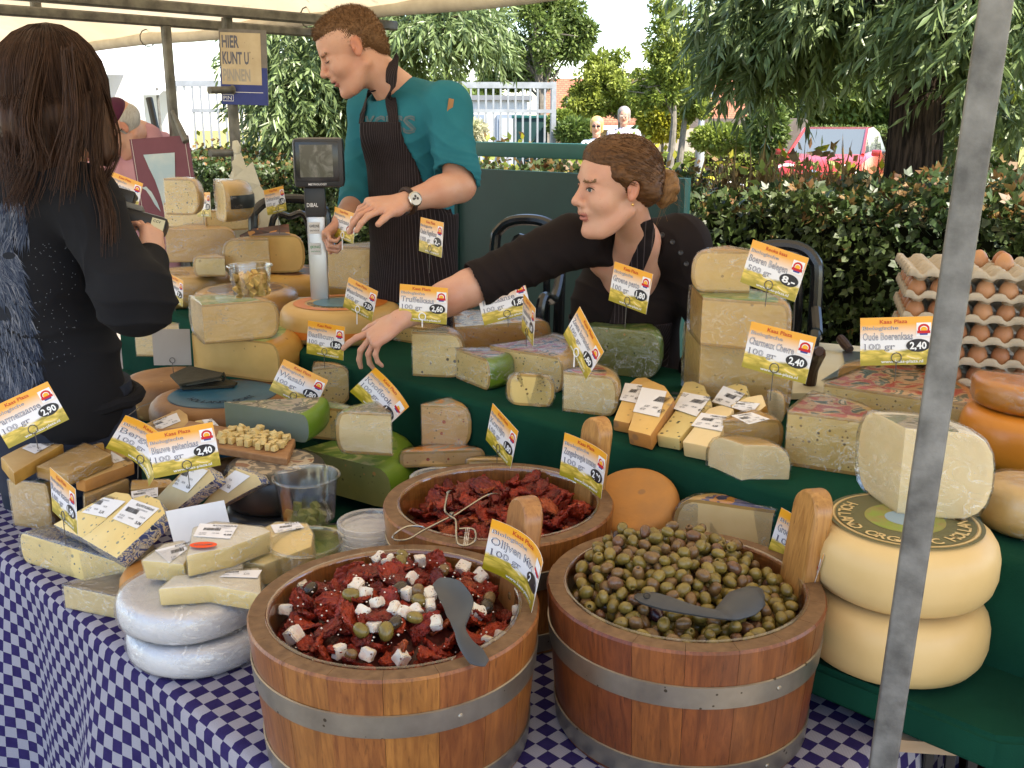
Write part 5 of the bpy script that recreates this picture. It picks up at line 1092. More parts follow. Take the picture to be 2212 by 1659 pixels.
mb = MB(); mb.lathe([(.055, .0863), (.118, .0863)], (q.x, q.y, Z1), 16, a0=-30, a1=75); fix_normals(mb.build('black_label', RIND['black'], _g, smooth=False)); arc_text(_g, 'AMANSEK', q, Z1 + .0865, .105, -20, 65, .022, C_WHITE, .002)
q = PD(490, 1120, 2.05); cheese('small orange wheel under the blue goat wedges', 'V', (q.x, q.y, Z1), .10, .085, 0, 360, None, 'orange', None, None, .035, name='round_cheese')
q = PD(350, 1190, 1.95); cheese('orange wheel beneath the front blue wedge', 'V', (q.x, q.y, Z1), .085, .075, 0, 360, None, 'ochre', None, None, .03, name='round_cheese')
zbl = wedge('blue-veined half wheel in film at the table edge', 'V', (50, 1212), (300, 1292), 1150, Z1, 170, 'M', 'blue', 'grey', 'bluewhite', 1, at='L', e=.02)
wedge('wrapped parmesan block under the stacked slices', 'E', (115, 1290), (420, 1330), 930, Z1, 100, 'L', 'parm', 'parm', 'dark', 2, at='L', e=.01)
# ---- parmesan and mountain cheese slices
zP = Z1 + .172
pack('uppermost parmesan slice at left with white label and lettered rind', 'O', [(0, 915, zP + .03), (740, 548, zP + .035), (992, 672, zP + .03), (190, 1140, zP + .026)], .030, PASTE['parm'], RIND['parm'], [(632, 615), (832, 686), (495, 872), (312, 795)], 'PARMEZAANS', '5,47')
pack('plain parmesan slice in the middle of the stack', 'O', [(500, 1040, zP + .02), (1200, 722, zP + .03), (1400, 768, zP + .03), (1575, 885, zP + .02), (955, 1165, zP + .01)], .028, PASTE['parm'], RIND['parm'], wrap=1)
pack('parmesan slice with label at the back of the stack', 'O', [(900, 640, zP + .02), (1160, 528, zP + .022), (1330, 600, zP + .02), (1470, 725, zP + .016), (1020, 800, zP + .014)], .026, PASTE['parm'], RIND['parm'], [(1030, 612), (1310, 690), (1060, 772), (960, 745)], 'PARMEZAANS', '4,98')
pack('orange-rinded mountain slice lowest in the parmesan stack', 'O', [(1060, 1190, zP - .01), (1490, 790, zP - .004), (1600, 768, zP - .004), (1790, 870, zP - .006), (1895, 985, zP - .01), (1195, 1250, zP - .015)], .030, PASTE['parm'], RIND['ochre'], [(1570, 838), (1770, 955), (1610, 1004), (1540, 960)], 'BERGKAAS', '4,20')
pack('wrapped parmesan offcut under the orange-rinded slice', 'O', [(1180, 1410, zP - .045), (1500, 1180, zP - .04), (1825, 1215, zP - .045), (1190, 1490, zP - .05)], .045, PASTE['parm'], PASTE['parm'], wrap=1)
pack('mountain cheese block with a white bergkaas label', 'E', [(1020, 1010, .80), (1030, 935, .81), (1330, 925, .81), (1400, 985, .80)], .06, PASTE['old'], PASTE['old'], wrap=1)
_bk = [o for o in COL.objects if o.get('label', '').startswith('mountain cheese block')][0]; sticker(_bk, [PZ(*cc('E', a, b), .802) + Vector((0, -.006, .0)) for a, b in ((1035, 1020), (1245, 988), (1246, 1060), (1040, 1090))], 'BERGKAAS', '3,90')
pack('long tan slice with label left of the cutting board', 'F', [(130, 715, .86), (490, 558, .875), (548, 600, .87), (562, 665, .865), (215, 800, .85)], .028, PASTE['parm'], RIND['brown'], [(305, 655), (472, 590), (500, 648), (335, 716)], 'COMTE', '4,12')
pack('short pale slice half under the blue goat card', 'F', [(570, 690, .86), (600, 640, .865), (720, 625, .865), (775, 680, .86), (770, 720, .855)], .03, PASTE['young'], RIND['yellow'], [(650, 640), (720, 632), (768, 680), (690, 690)], 'KOMIJN', '3,10')
# ---- blue wedges
pack('front blue-veined wedge with large label and blue printed foil side', 'E', [(645, 1398, zbl + .032), (905, 1545, zbl + .034), (1295, 1195, zbl + .10), (1255, 1095, zbl + .11), (1150, 1050, zbl + .11), (1045, 1062, zbl + .105)], .036, PASTE['blue'], TOP['bluewhite'], [(1035, 1085), (1250, 1160), (1075, 1318), (885, 1240)], 'BLAUWE ROERKAAS', '5,06', bev=.003)
pack('rear blue-veined wedge beside the narrow card', 'E', [(420, 1290, zbl + .032), (640, 1385, zbl + .034), (1040, 1090, zbl + .095), (1010, 1045, zbl + .1), (900, 1022, zbl + .1), (800, 1060, zbl + .09)], .034, PASTE['blue'], TOP['bluewhite'], [(820, 1072), (985, 1105), (835, 1232), (642, 1190)], 'BLAUWE ROERKAAS', '5,10', bev=.003)
pack('left blue goat wedge with printed paper side', 'E', [(1225, 1085, .80), (1330, 1195, .79), (1690, 930, .87), (1640, 850, .885), (1540, 787, .89), (1470, 802, .885)], .034, PASTE['stilton'], TOP['bluewhite'], [(1490, 812), (1632, 862), (1472, 1036), (1350, 985)], 'BLAUWE GEITENKAAS', '6,56', bev=.003)
pack('right blue goat wedge leaning on the orange wheel', 'E', [(1550, 1175, .78), (1640, 1195, .775), (2030, 970, .855), (2000, 900, .87), (1860, 828, .875), (1770, 870, .87)], .034, PASTE['stilton'], TOP['bluewhite'], [(1845, 858), (1962, 905), (1790, 1036), (1690, 985)], 'BLAUWE GEITENKAAS', '5,63', bev=.003)
wedge('grey-rinded stilton wedge lying at the table edge', 'M', (538, 350), (1010, 452), 172, Z1, 55, 'L', 'stilton', 'grey', None, 1, e=.01, at='L')
# ---- two film-wrapped brie wheels and the wedges on them
WF = wrapmat('white_film', .10, .5, (.9, .9, .95), .9); bc = Vector((-.572, 1.636, Z1)); BW = mk('white_wrapped_rind', (.66, .66, .69), (.58, .57, .58), scale=8, rough=.4, spec=.5, bmp=.3, bscale=40, bdist=.006)
RIND['wrapped'] = BW
cheese('lower white brie wheel in film overhanging the table edge', 'V', bc + Vector((.01, -.005, 0)), .128, .058, 0, 360, None, 'wrapped', None, 2, .028, name='round_brie', amp=.003); cheese('upper white brie wheel in film under the brie wedges', 'V', bc + Vector((-.004, .004, .060)), .13, .058, 0, 360, None, 'wrapped', None, 2, .028, name='round_brie', amp=.003)
zb2 = Z1 + .121
pack('long brie wedge lying lowest on the white wheel', 'M', [(1290, 195, zb2 + .034), (1420, 85, zb2 + .036), (2120, 20, zb2 + .036), (2130, 235, zb2 + .034), (1700, 170, zb2 + .034)], .034, RIND['white'], PASTE['brie'], [(1880, 55), (2140, 45), (2100, 110), (1790, 100)], 'ROOMBRIE', '4,02', wrap=1)
pack('largest brie wedge on top with label and orange sticker', 'F', [(540, 1588, zb2 + .082), (590, 1400, zb2 + .086), (740, 1352, zb2 + .088), (1080, 1384, zb2 + .086), (1135, 1425, zb2 + .082), (860, 1530, zb2 + .08)], .042, RIND['white'], PASTE['brie'], [(635, 1372), (905, 1382), (850, 1478), (590, 1460)], 'ROOMBRIE', '4,68', wrap=1)
_br = [o for o in COL.objects if o.get('label', '').startswith('largest brie wedge')][0]
def oval_sticker(t, k, x, y, rx, ry, z, ang=0):
	c = PZ(*cc(k, x, y), z); mb = MB(); n = 20; mb.add([c + Vector((rx * math.cos(q + 0), ry * math.sin(q), 0)) for q in np.linspace(0, math.tau, n, endpoint=False)], [list(range(n))]); o = mb.build('orange_sticker', flat('sticker_orange', (.85, .09, .02), .5), t, smooth=False)
	mb = MB(); put_text(mb, 'RECLAME', (c, Vector((1, .12, 0)), Vector((-.12, 1, 0)), Vector((0, 0, 1))), 0, -.003, .006, rx * 1.3, 0, .0006, .01, 'c'); mb.build('print', INK2, o, smooth=False)
oval_sticker(_br, 'F', 660, 1518, .024, .013, zb2 + .0868)
pack('small brie wedge with label at the front of the white wheel', 'E', [(1105, 1565, zb2 + .045), (1290, 1430, zb2 + .055), (1440, 1408, zb2 + .058), (1500, 1480, zb2 + .055), (1440, 1600, zb2 + .048)], .04, RIND['white'], PASTE['brie'], [(1215, 1490), (1440, 1430), (1470, 1480), (1325, 1588)], 'ROOMBRIE', '3,22', wrap=1)
pack('round-backed pale brie with label beside the sample tub', 'F', [(930, 1640, zb2 + .03), (1090, 1395, zb2 + .05), (1180, 1350, zb2 + .055), (1395, 1366, zb2 + .055), (1435, 1440, zb2 + .05), (1420, 1525, zb2 + .045), (1080, 1660, zb2 + .03)], .045, PASTE['brie'], PASTE['brie'], [(1135, 1382), (1330, 1360), (1372, 1400), (1165, 1440)], 'BRIE', '4,30', wrap=1)
# ================================================================ price cards
PC = price_card
PC('tilted parmezaanse price card at the left picture edge', 61, 896, 2.06, 139, 1, 21, -8, item='Parmezaanse', price='2,90', pin=.03, pinx=.45)
PC('curled bergkaas price card between the slices and the goat card', 296, 974, 2.08, 105, -1, -34, -8, item='Bergkaas', price='2,20', curl=.55, pin=.03)
PC('blauwe geitenkaas price card over the blue wedges', 397, 972, 1.98, 139, 1, 6, -6, item='Blauwe geitenkaas', price='2,40', pin=.03)
PC('narrow edge-on price card stuck in the blue-veined half', 137, 1081, 1.86, 48, -1, -4, -2, item='Roerkaas', price='1,90', pin=.045)
PC('wasabi price card leaning over the nettle half', 645, 832, 2.60, 104, -1, -26, -14, item='Wasabi', price='1,80', pin=.03)
PC('basilicum price card partly behind the pointing hand', 703, 735, 2.66, 78, -1, -2, -6, item='Basilicum', price='1,80', pin=.03)
PC('steeply tilted knoflook price card below the hand', 819, 862, 2.45, 106, -1, -46, -10, item='Knoflook', price='1,80', curl=.3, pin=.02)
PC('komijn price card behind the rear tub', 1083, 941, 2.12, 58, -1, -13, -5, item='Komijn', price='1,80', pin=.03)
PC('maasdammer price card in front of the holland wheel', 778, 646, 2.85, 64, -1, -13, -6, item='Maasdammer', weight='500 gr', price='7,50', pin=.03, white_pin=True)
PC('price card with red oval stuck in the tall gouda wedge', 743, 486, 3.02, 45, -1, -6, -5, item='Graskaas', weight='500 gr', price='6,25', price_col=flat('price_oval_red', (.30, .03, .02), .4), pin=.03, white_pin=True)
PC('two euro price card in front of the man\'s striped apron', 931, 512, 2.62, 49, -1, -2, -4, item='Oude Nagelkaas', price='2,-', pin=.05)
PC('truffelkaas price card on the upright truffle wedge', 914, 657, 2.46, 103, -1, -2, -4, item='Truffelkaas', price='2,60', pin=.012, white_pin=True)
PC('toscaanse price card on the deep-orange cheese', 1089, 652, 2.52, 106, 1, 12, -5, item='Toscaanse', price='1,80', pin=.02)
PC('thin edge-on price card right of the toscaanse card', 1141, 690, 2.32, 26, -1, -6, -2, item='Tuinkruiden', price='1,80', pin=.02)
PC('slanted coriander price card on the film-wrapped pale cheese', 1259, 741, 2.12, 72, -1, -38, -4, item='Zoete koriander', price='1,80', pin=.02, white_pin=True)
PC('groene pesto price card standing in the green cheese', 1361, 621, 2.22, 83, -1, -6, -5, item='Groene pesto', price='1,80', pin=.05)
PC('boeren belegen price card beside the top of the stack of three', 1671, 584, 2.00, 122, -1, -12, -6, title='Rooka kaas', item='Boeren Belegen', weight='500 gr', price='8,-', pin=.03)
PC('charmeux chevre price card in front of the stack of three', 1681, 761, 1.88, 138, -1, -7, -6, item='Charmeux Chevre', price='2,40', pin=.05)
PC('oude boerenkaas price card behind the steel post', 1936, 737, 1.86, 146, 1, 4, -6, item='Oude Boerenkaas', price='2,40', pin=.03)
PC('curved olijven mix price card against the near tub handle', 1104, 1222, 1.50, 112, -1, -12, -4, item='Olijven Mix', price='2,30', curl=.35, pin=0)
PC('zongedroogde tomaten price card against the rear tub handle', 1258, 1005, 1.93, 92, -1, -5, -4, item='Zongedroogde tomaten', price='2,30', curl=.15, pin=0)
PC('groene olijven basilicum price card inside the olive tub rim', 1716, 1196, 1.60, 96, -1, -14, -4, item='Groene olijven basilicum', price='2,30', curl=.3, pin=0)
PC('sunlit small price card stuck in the upper fenugreek halves', 440, 442, 3.75, 27, -1, 4, -4, item='Fenegriek', price='1,50', pin=.03)
PC('small price card standing before the hedge left of the scale', 595, 433, 3.65, 42, 1, 4, -4, item='Geitenkaas', price='1,50', pin=.09)
PC('seven euro price card beside the customer\'s elbow', 379, 626, 3.40, 30, -1, -6, -4, item='Jong belegen', weight='500 gr', price='7,-', pin=.03)
PC('price card behind the payment terminal near the customer\'s hair', 268, 412, 3.25, 66, -1, -17, -6, item='Belegen', price='1,70', pin=.03)
def blank_card(label, u, v, d, w_, h_, roll, mat, mark=False):
	c = PD(u, v, d); rot = Matrix.Rotation(R_(-5), 3, 'X') @ Matrix.Rotation(R_(-roll), 3, 'Y'); t = thing('blank_card', label, 'card', c - Vector((0, 0, h_ / 2))); mb = MB(); mb.box(c, (w_, .001, h_), rot); mb.build('card', mat, t, smooth=False)
	pn = MB(); b0 = c + rot @ Vector((0, -.002, -h_ * .36)); pn.tube([b0 + Vector((.008 * math.cos(a), 0, .008 * math.sin(a))) for a in np.linspace(-math.pi / 2, 1.5 * math.pi, 13)], .0009, 5); pn.tube([b0 - Vector((0, 0, .008)), b0 - Vector((0, 0, h_ * .15 + .03))], .0009, 5); pn.build('skewer', WIRE, t)
blank_card('blank grey card back standing beside the customer', 371, 750, 2.95, .112, .108, 0, mk('grey_card', (.42, .38, .35), (.38, .34, .31), scale=8, rough=.8))
blank_card('blank white card lying between the blue and brie wedges', 431, 1133, 1.96, .118, .078, 11, PAPER)
# ================================================================ clear tubs, lids, cubes
def tub(label, u, v, d, r, h, lean=None):
	c = PD(u, v, d); z0 = c.z - h; t = thing('clear_tub', label, 'tub', (c.x, c.y, z0)); mb = MB(); rb = r * .80
	mb.lathe([(0, .001), (rb - .004, .001), (rb, .005), (r - .004, h - .010), (r - .003, h - .004), (r + .001, h - .004), (r + .0016, h - .001), (r, h + .001), (r - .0035, h), (r - .006, h - .010), (rb - .0025, .006), (0, .003)], (c.x, c.y, z0), 44); o = mb.build('wall', CLEAR, t, angle=50); fix_normals(o)
	return t, Vector((c.x, c.y, z0))
CUBEM = [mk('cube_cheese_%d' % k, a, b, scale=50, rough=.4, sss=.12, bmp=.06, specks=sp) for k, (a, b, sp) in enumerate((((.68, .46, .15), (.60, .38, .11), None), ((.66, .50, .22), (.58, .42, .16), [(110, .10, (.20, .14, .05))]), ((.20, .20, .06), (.15, .16, .04), None)))]
def cube_mesh(seed, mat, s):
	rr = random.Random(seed); bm = bmesh.new(); bmesh.ops.create_cube(bm, size=1)
	a, b, c = (s * rr.uniform(.75, 1.25) for _ in range(3))
	for v in bm.verts: v.co = Vector((v.co.x * a + rr.gauss(0, .0010), v.co.y * b + rr.gauss(0, .0010), v.co.z * c + rr.gauss(0, .0010)))
	bmesh.ops.bevel(bm, geom=bm.edges[:], offset=.0009, segments=1, affect='EDGES'); me = bpy.data.meshes.new('cheese_cube'); bm.to_mesh(me); bm.free(); finish(me, mat, True, 35); return me
CU = [[cube_mesh(k * 7 + j, CUBEM[k], .0145 if k != 2 else .016) for j in range(5)] for k in range(3)]
t, c = tub('clear tub heaped with yellow sample cubes on the gouda halves', 539, 572, 2.52, .056, .078)
for i, (x, y, z) in enumerate(drop_pile(c.x, c.y, .040, lambda x, y: c.z + .010, 46, .0088, 5, .75, rng)): copy_thing(rng.choice(CU[0]), 'cheese_cube', 'yellow sample cube in the high clear tub', 'cheese cube', 'sample cubes in the high tub', (x, y, min(z, c.z + .083)), (rng.uniform(0, 3), rng.uniform(0, 3), rng.uniform(0, 3)), 1.12)
t, c = tub('tall clear tub with a few green cubes beside the rear tub', 661, 1026, 2.06, .069, .098)
for i, (x, y, z) in enumerate(drop_pile(c.x, c.y, .042, lambda x, y: c.z + .010, 12, .009, 3, .8, rng)): copy_thing(rng.choice(CU[2]), 'cheese_cube', 'green sample cube in the tall clear tub', 'cheese cube', 'green sample cubes', (x, y, z), (rng.uniform(0, .5), rng.uniform(0, .5), rng.uniform(0, 3)), 1.1)
t, c = tub('low clear tub with pale cheese bits behind the near tub', 661, 1168, 1.83, .069, .078)
for i, (x, y, z) in enumerate(drop_pile(c.x, c.y, .044, lambda x, y: c.z + .010, 16, .009, 3, .8, rng)): copy_thing(rng.choice(CU[1]), 'cheese_cube', 'pale cheese bit in the low clear tub', 'cheese cube', 'pale bits in the low tub', (x, y, z), (rng.uniform(0, .9), rng.uniform(0, .9), rng.uniform(0, 3)), (1.5, 1.0, .6))
def lids(name_l, u, v, d, r, n):
	c = PD(u, v, d); z0 = c.z - n * .011
	for k in range(n):
		z = z0 + k * .011; mb = MB(); x, y = c.x + rng.uniform(-.002, .002), c.y + rng.uniform(-.002, .002)
		mb.lathe([(0, .002), (r * .86, .002), (r * .88, .007), (r * .94, .0075), (r * .97, .009), (r, .0075), (r, .001), (r * .985, 0)], (x, y, z), 40); o = mb.build('frosted_lid', LIDM, None, (x, y, z), angle=40); fix_normals(o); tag(o, name_l, 'lid', 'lids ' + name_l[-24:])
def lid_mat():
	m, nt, b, out = newmat('frosted_lid'); nt.nodes.remove(b); tr = N(nt, 'BsdfTransparent'); gl = N(nt, 'BsdfGlossy'); gl.inputs['Roughness'].default_value = .22; df = N(nt, 'BsdfDiffuse'); df.inputs[0].default_value = (.75, .76, .77, 1)
	a = N(nt, 'MixShader'); a.inputs[0].default_value = .35; nt.links.new(df.outputs[0], a.inputs[1]); nt.links.new(gl.outputs[0], a.inputs[2]); lw = N(nt, 'LayerWeight'); lw.inputs[0].default_value = .4; x = N(nt, 'MixShader'); nt.links.new(mth(nt, 'ADD', mth(nt, 'MULTIPLY', lw.outputs[1], .5), .18), x.inputs[0]); nt.links.new(tr.outputs[0], x.inputs[1]); nt.links.new(a.outputs[0], x.inputs[2]); nt.links.new(x.outputs[0], out.inputs[0]); return m
LIDM = lid_mat()
lids('frosted plastic lid in the stack between the sample tubs and near tub', 800, 1122, 1.93, .063, 6)
lids('frosted plastic lid in the low stack left of the rear tub rim', 945, 1026, 2.12, .060, 3)
# ---------------------------------------------------------------- cutting board with cubes
BRD = mk('beech_board', (.36, .19, .085), (.27, .13, .055), scale=16, rough=.6, stretch=(2, 9, 9), bmp=.1)
def board():
	z = .868; P3 = [PZ(*cc('F', a, b), z) for a, b in ((430, 775), (1252, 912), (1308, 770), (560, 640))]; c = sum(P3, Vector()) / 4; t = thing('cutting_board', 'small wooden board with handle heaped with cheese cubes', 'board', c - Vector((0, 0, .018)))
	mb = MB(); mb.slab(P3, (0, 0, -.018)); o = mb.build('board', BRD, t, smooth=False); fix_normals(o); bv = o.modifiers.new('edge', 'BEVEL'); bv.width = .003; bv.segments = 2
	h0 = (P3[0] + P3[3]) / 2 - Vector((0, 0, .009)); h1 = PZ(*cc('F', 240, 738), z); mb = MB(); mb.tube([h0, h0.lerp(h1, .5), h0.lerp(h1, .85), h1 - Vector((0, 0, .009))], [.014, .012, .014, .008], 10); mb.build('handle', BRD, t)
	pts = []; ox = P3[1] - P3[0]; oy = P3[3] - P3[0]
	for i in range(52):
		best = None
		for _ in range(6):
			f = .42 + .50 * rng.random(); g_ = .18 + .68 * rng.random(); p = P3[0] + ox * f + oy * g_; zz_ = z + .0085
			for q_ in pts:
				d = math.hypot(q_[0] - p.x, q_[1] - p.y)
				if d < .0145: zz_ = max(zz_, q_[2] + .0125 * (1 if d < .009 else .6))
			if best is None or zz_ < best[2]: best = (p.x, p.y, zz_)
		pts.append(best); flat_ = best[2] < z + .012
		copy_thing(rng.choice(CU[1]), 'cheese_cube', 'herb-flecked sample cube on the wooden board', 'cheese cube', 'sample cubes on the board', best, ((0, 0, rng.uniform(0, 3)) if flat_ else (rng.uniform(-.6, .6), rng.uniform(-.6, .6), rng.uniform(0, 3))), rng.uniform(.85, 1.15))
board()
# ---------------------------------------------------------------- wallet
def wallet():
	z = Z1 + .202; WL = mk('olive_canvas', (.055, .050, .032), (.038, .034, .022), scale=40, rough=.85, bmp=.5, bscale=200); c = PZ(*cc('F', 600, 350), z); t = thing('wallet', 'worn olive canvas wallet lying half open on the blue wheel top', 'wallet', c)
	top = [PZ(*cc('F', a, b), z + h) for a, b, h in ((425, 318, .022), (560, 255, .030), (800, 305, .034), (780, 330, .034), (490, 385, .022))]; mb = MB(); mb.slab(top, (0, 0, -.006)); o = mb.build('upper_flap', WL, t, smooth=False); fix_normals(o)
	low = [PZ(*cc('F', a, b), z + .006) for a, b in ((440, 325), (600, 280), (900, 370), (870, 395), (510, 412))]; mb = MB(); mb.slab(low, (0, 0, -.006)); o = mb.build('lower_flap', WL, t, smooth=False); fix_normals(o)
	mb = MB(); fold = [PZ(*cc('F', a, b), z + h) for a, b, h in ((800, 305, .031), (812, 335, .02), (800, 360, .008))]; mb.tube(fold, .004, 6); mb.build('folded_edge', WL, t)
	mb = MB(); mb.slab([PZ(*cc('F', a, b), z + .014) for a, b in ((560, 345), (760, 330), (790, 350), (540, 390))], (0, 0, -.003)); fix_normals(mb.build('pocket_paper', flat('wallet_lining', (.20, .18, .13)), t, smooth=False))
wallet()
# ================================================================ egg trays
PULP = mk('egg_tray_pulp', (.47, .40, .31), (.39, .33, .25), scale=30, rough=.95, spec=.1, bmp=.4, bscale=160)
EGGM = [mk('egg_brown_%d' % k, a, tuple(x * .88 for x in a), scale=14, rough=.42, sss=.08, specks=[(150, .06, tuple(x * .7 for x in a))]) for k, a in enumerate(((.42, .19, .085), (.50, .25, .12), (.36, .15, .065)))]
def egg_mesh(m_):
	prof = []
	for k in range(13): a = math.pi * k / 12; r = .0215 * math.sin(a) * (1 + .10 * math.cos(a)); prof.append((max(r, 0), -.0275 * math.cos(a)))
	mb = MB(); mb.lathe(prof, (0, 0, 0), 18); me = bpy.data.meshes.new('egg'); me.from_pydata([tuple(p) for p in mb.v], [], mb.f); bm = bmesh.new(); bm.from_mesh(me); bmesh.ops.remove_doubles(bm, verts=bm.verts, dist=.0001); bmesh.ops.recalc_face_normals(bm, faces=bm.faces); bm.to_mesh(me); bm.free(); finish(me, m_, True, 0); return me
EGG = [egg_mesh(m_) for m_ in EGGM]
def trays():
	c0 = PD(2078, 700, 2.42); rot = rz(R_(-17)); p = .0485; n_ = 6; half = p * n_ / 2; N_ = 49
	zbase = Z2 + .012; levels = [zbase + .0505 * k for k in range(7)]
	def h(x, y):   # egg-crate relief with flattened peaks and cups
		v = math.cos(math.pi * 2 * x / p) + math.cos(math.pi * 2 * y / p); return .0105 * max(-1.5, min(1.2, v))
	V = []; F = []
	for i in range(N_):
		for j in range(N_): x = -half + 2 * half * i / (N_ - 1); y = -half + 2 * half * j / (N_ - 1); V.append(Vector((x, y, h(x, y))))
	for i in range(N_ - 1):
		for j in range(N_ - 1): F.append((i * N_ + j, (i + 1) * N_ + j, (i + 1) * N_ + j + 1, i * N_ + j + 1))
	b = len(V); ring = [i * N_ for i in range(N_)] + [(N_ - 1) * N_ + j for j in range(1, N_)] + [i * N_ + N_ - 1 for i in range(N_ - 2, -1, -1)] + [j for j in range(N_ - 2, 0, -1)]
	for q_ in ring: v = V[q_]; s = 1.035; V.append(Vector((v.x * s, v.y * s, v.z * .40 - .009)))
	for k in range(len(ring)): F.append((ring[k], ring[(k + 1) % len(ring)], b + (k + 1) % len(ring), b + k))
	me = bpy.data.meshes.new('egg_tray'); me.from_pydata([tuple(rot @ v) for v in V], [], F); finish(me, PULP, True, 40)
	for k, z in enumerate(levels):
		o = bpy.data.objects.new('egg_tray', me); link(o); o.location = (c0.x + rng.uniform(-.003, .003), c0.y + rng.uniform(-.003, .003), z); sm = o.modifiers.new('thickness', 'SOLIDIFY'); sm.thickness = .0022
		nm = ('lowest', 'second lowest', 'third from the bottom', 'fourth from the bottom', 'third from the top', 'second from the top', 'topmost')[k]
		tag(o, nm + ' grey pulp egg tray of the stack at right', 'egg tray', 'stacked egg trays');
		if k == 6: o.rotation_euler = (0, 0, R_(2))
	for k, z in enumerate(levels):
		for i in range(n_):
			for j in range(n_):
				x = -half + p * (i + .5); y = -half + p * (j + .5)
				if k < 6 and (j == 0 or i == 0): w_ = Vector((c0.x, c0.y, 0)) + rot @ Vector((x, y, 0))
				elif k == 6 and (i, j) in ((3, 3), (4, 3), (4, 2)): w_ = Vector((c0.x, c0.y, 0)) + rot @ Vector((x, y, 0))
				else: continue
				copy_thing(rng.choice(EGG), 'egg', ('brown egg at the side of a tray in the egg stack' if k < 6 else 'brown egg lying on the topmost egg tray'), 'egg', 'eggs in the stacked trays' if k < 6 else 'eggs on the top tray', (w_.x, w_.y, z + .014), (rng.uniform(-.12, .12), rng.uniform(-.12, .12), 0), rng.uniform(.94, 1.04))
trays()
# ================================================================ white board and knives by the eggs
def board2():
	z = Z2 + .02; P3 = [PZ(*cc('D', a, b), z) for a, b in ((700, 1200), (860, 872), (1230, 905), (1150, 1190))]; mb = MB(); mb.slab(P3, (0, 0, -.015)); o = mb.build('white_board', mk('white_plastic_board', (.66, .62, .46), (.60, .56, .40), scale=9, rough=.5), None, P3[0], smooth=False); fix_normals(o); tag(o, 'cream plastic cutting board beside the egg trays', 'cutting board')
	BLK = mk('knife_handle_brown', (.045, .020, .014), (.03, .014, .010), scale=20, rough=.4); STL = mk('blade_steel', (.55, .55, .54), (.45, .45, .45), scale=12, rough=.28, metal=1.0)
	h = [PZ(*cc('D', a, b), Z2 + k) for a, b, k in ((850, 1165, .01), (870, 1060, .06), (905, 960, .11), (915, 935, .13))]; t = thing('cheese_knife', 'cheese knife standing with a dark wooden handle upwards', 'knife', h[0]); mb = MB(); pth = smooth_path(h, 14); mb.tube(pth, interp([.016, .016, .014, .017, .018, .010], 14), 10); mb.build('handle', BLK, t); mb = MB(); mb.box(h[0] - Vector((.0, 0, .02)), (.03, .003, .06)); mb.build('blade', STL, t, smooth=False)
	bl = [PZ(*cc('D', a, b), z + .006) for a, b in ((1062, 930), (1190, 935), (1220, 1010), (1040, 1090), (930, 1115), (1080, 1020))]; t = thing('cleaver', 'broad cheese cleaver lying on the cream board', 'knife', bl[0]); mb = MB(); mb.slab(bl, (0, 0, -.002)); o = mb.build('blade', STL, t, smooth=False); fix_normals(o)
	mb = MB(); a, b_ = PZ(*cc('D', 1048, 850), z + .035), PZ(*cc('D', 1110, 925), z + .012); mb.tube([a, a.lerp(b_, .5), b_], [.013, .014, .012], 10); mb.build('handle', BLK, t)
board2()
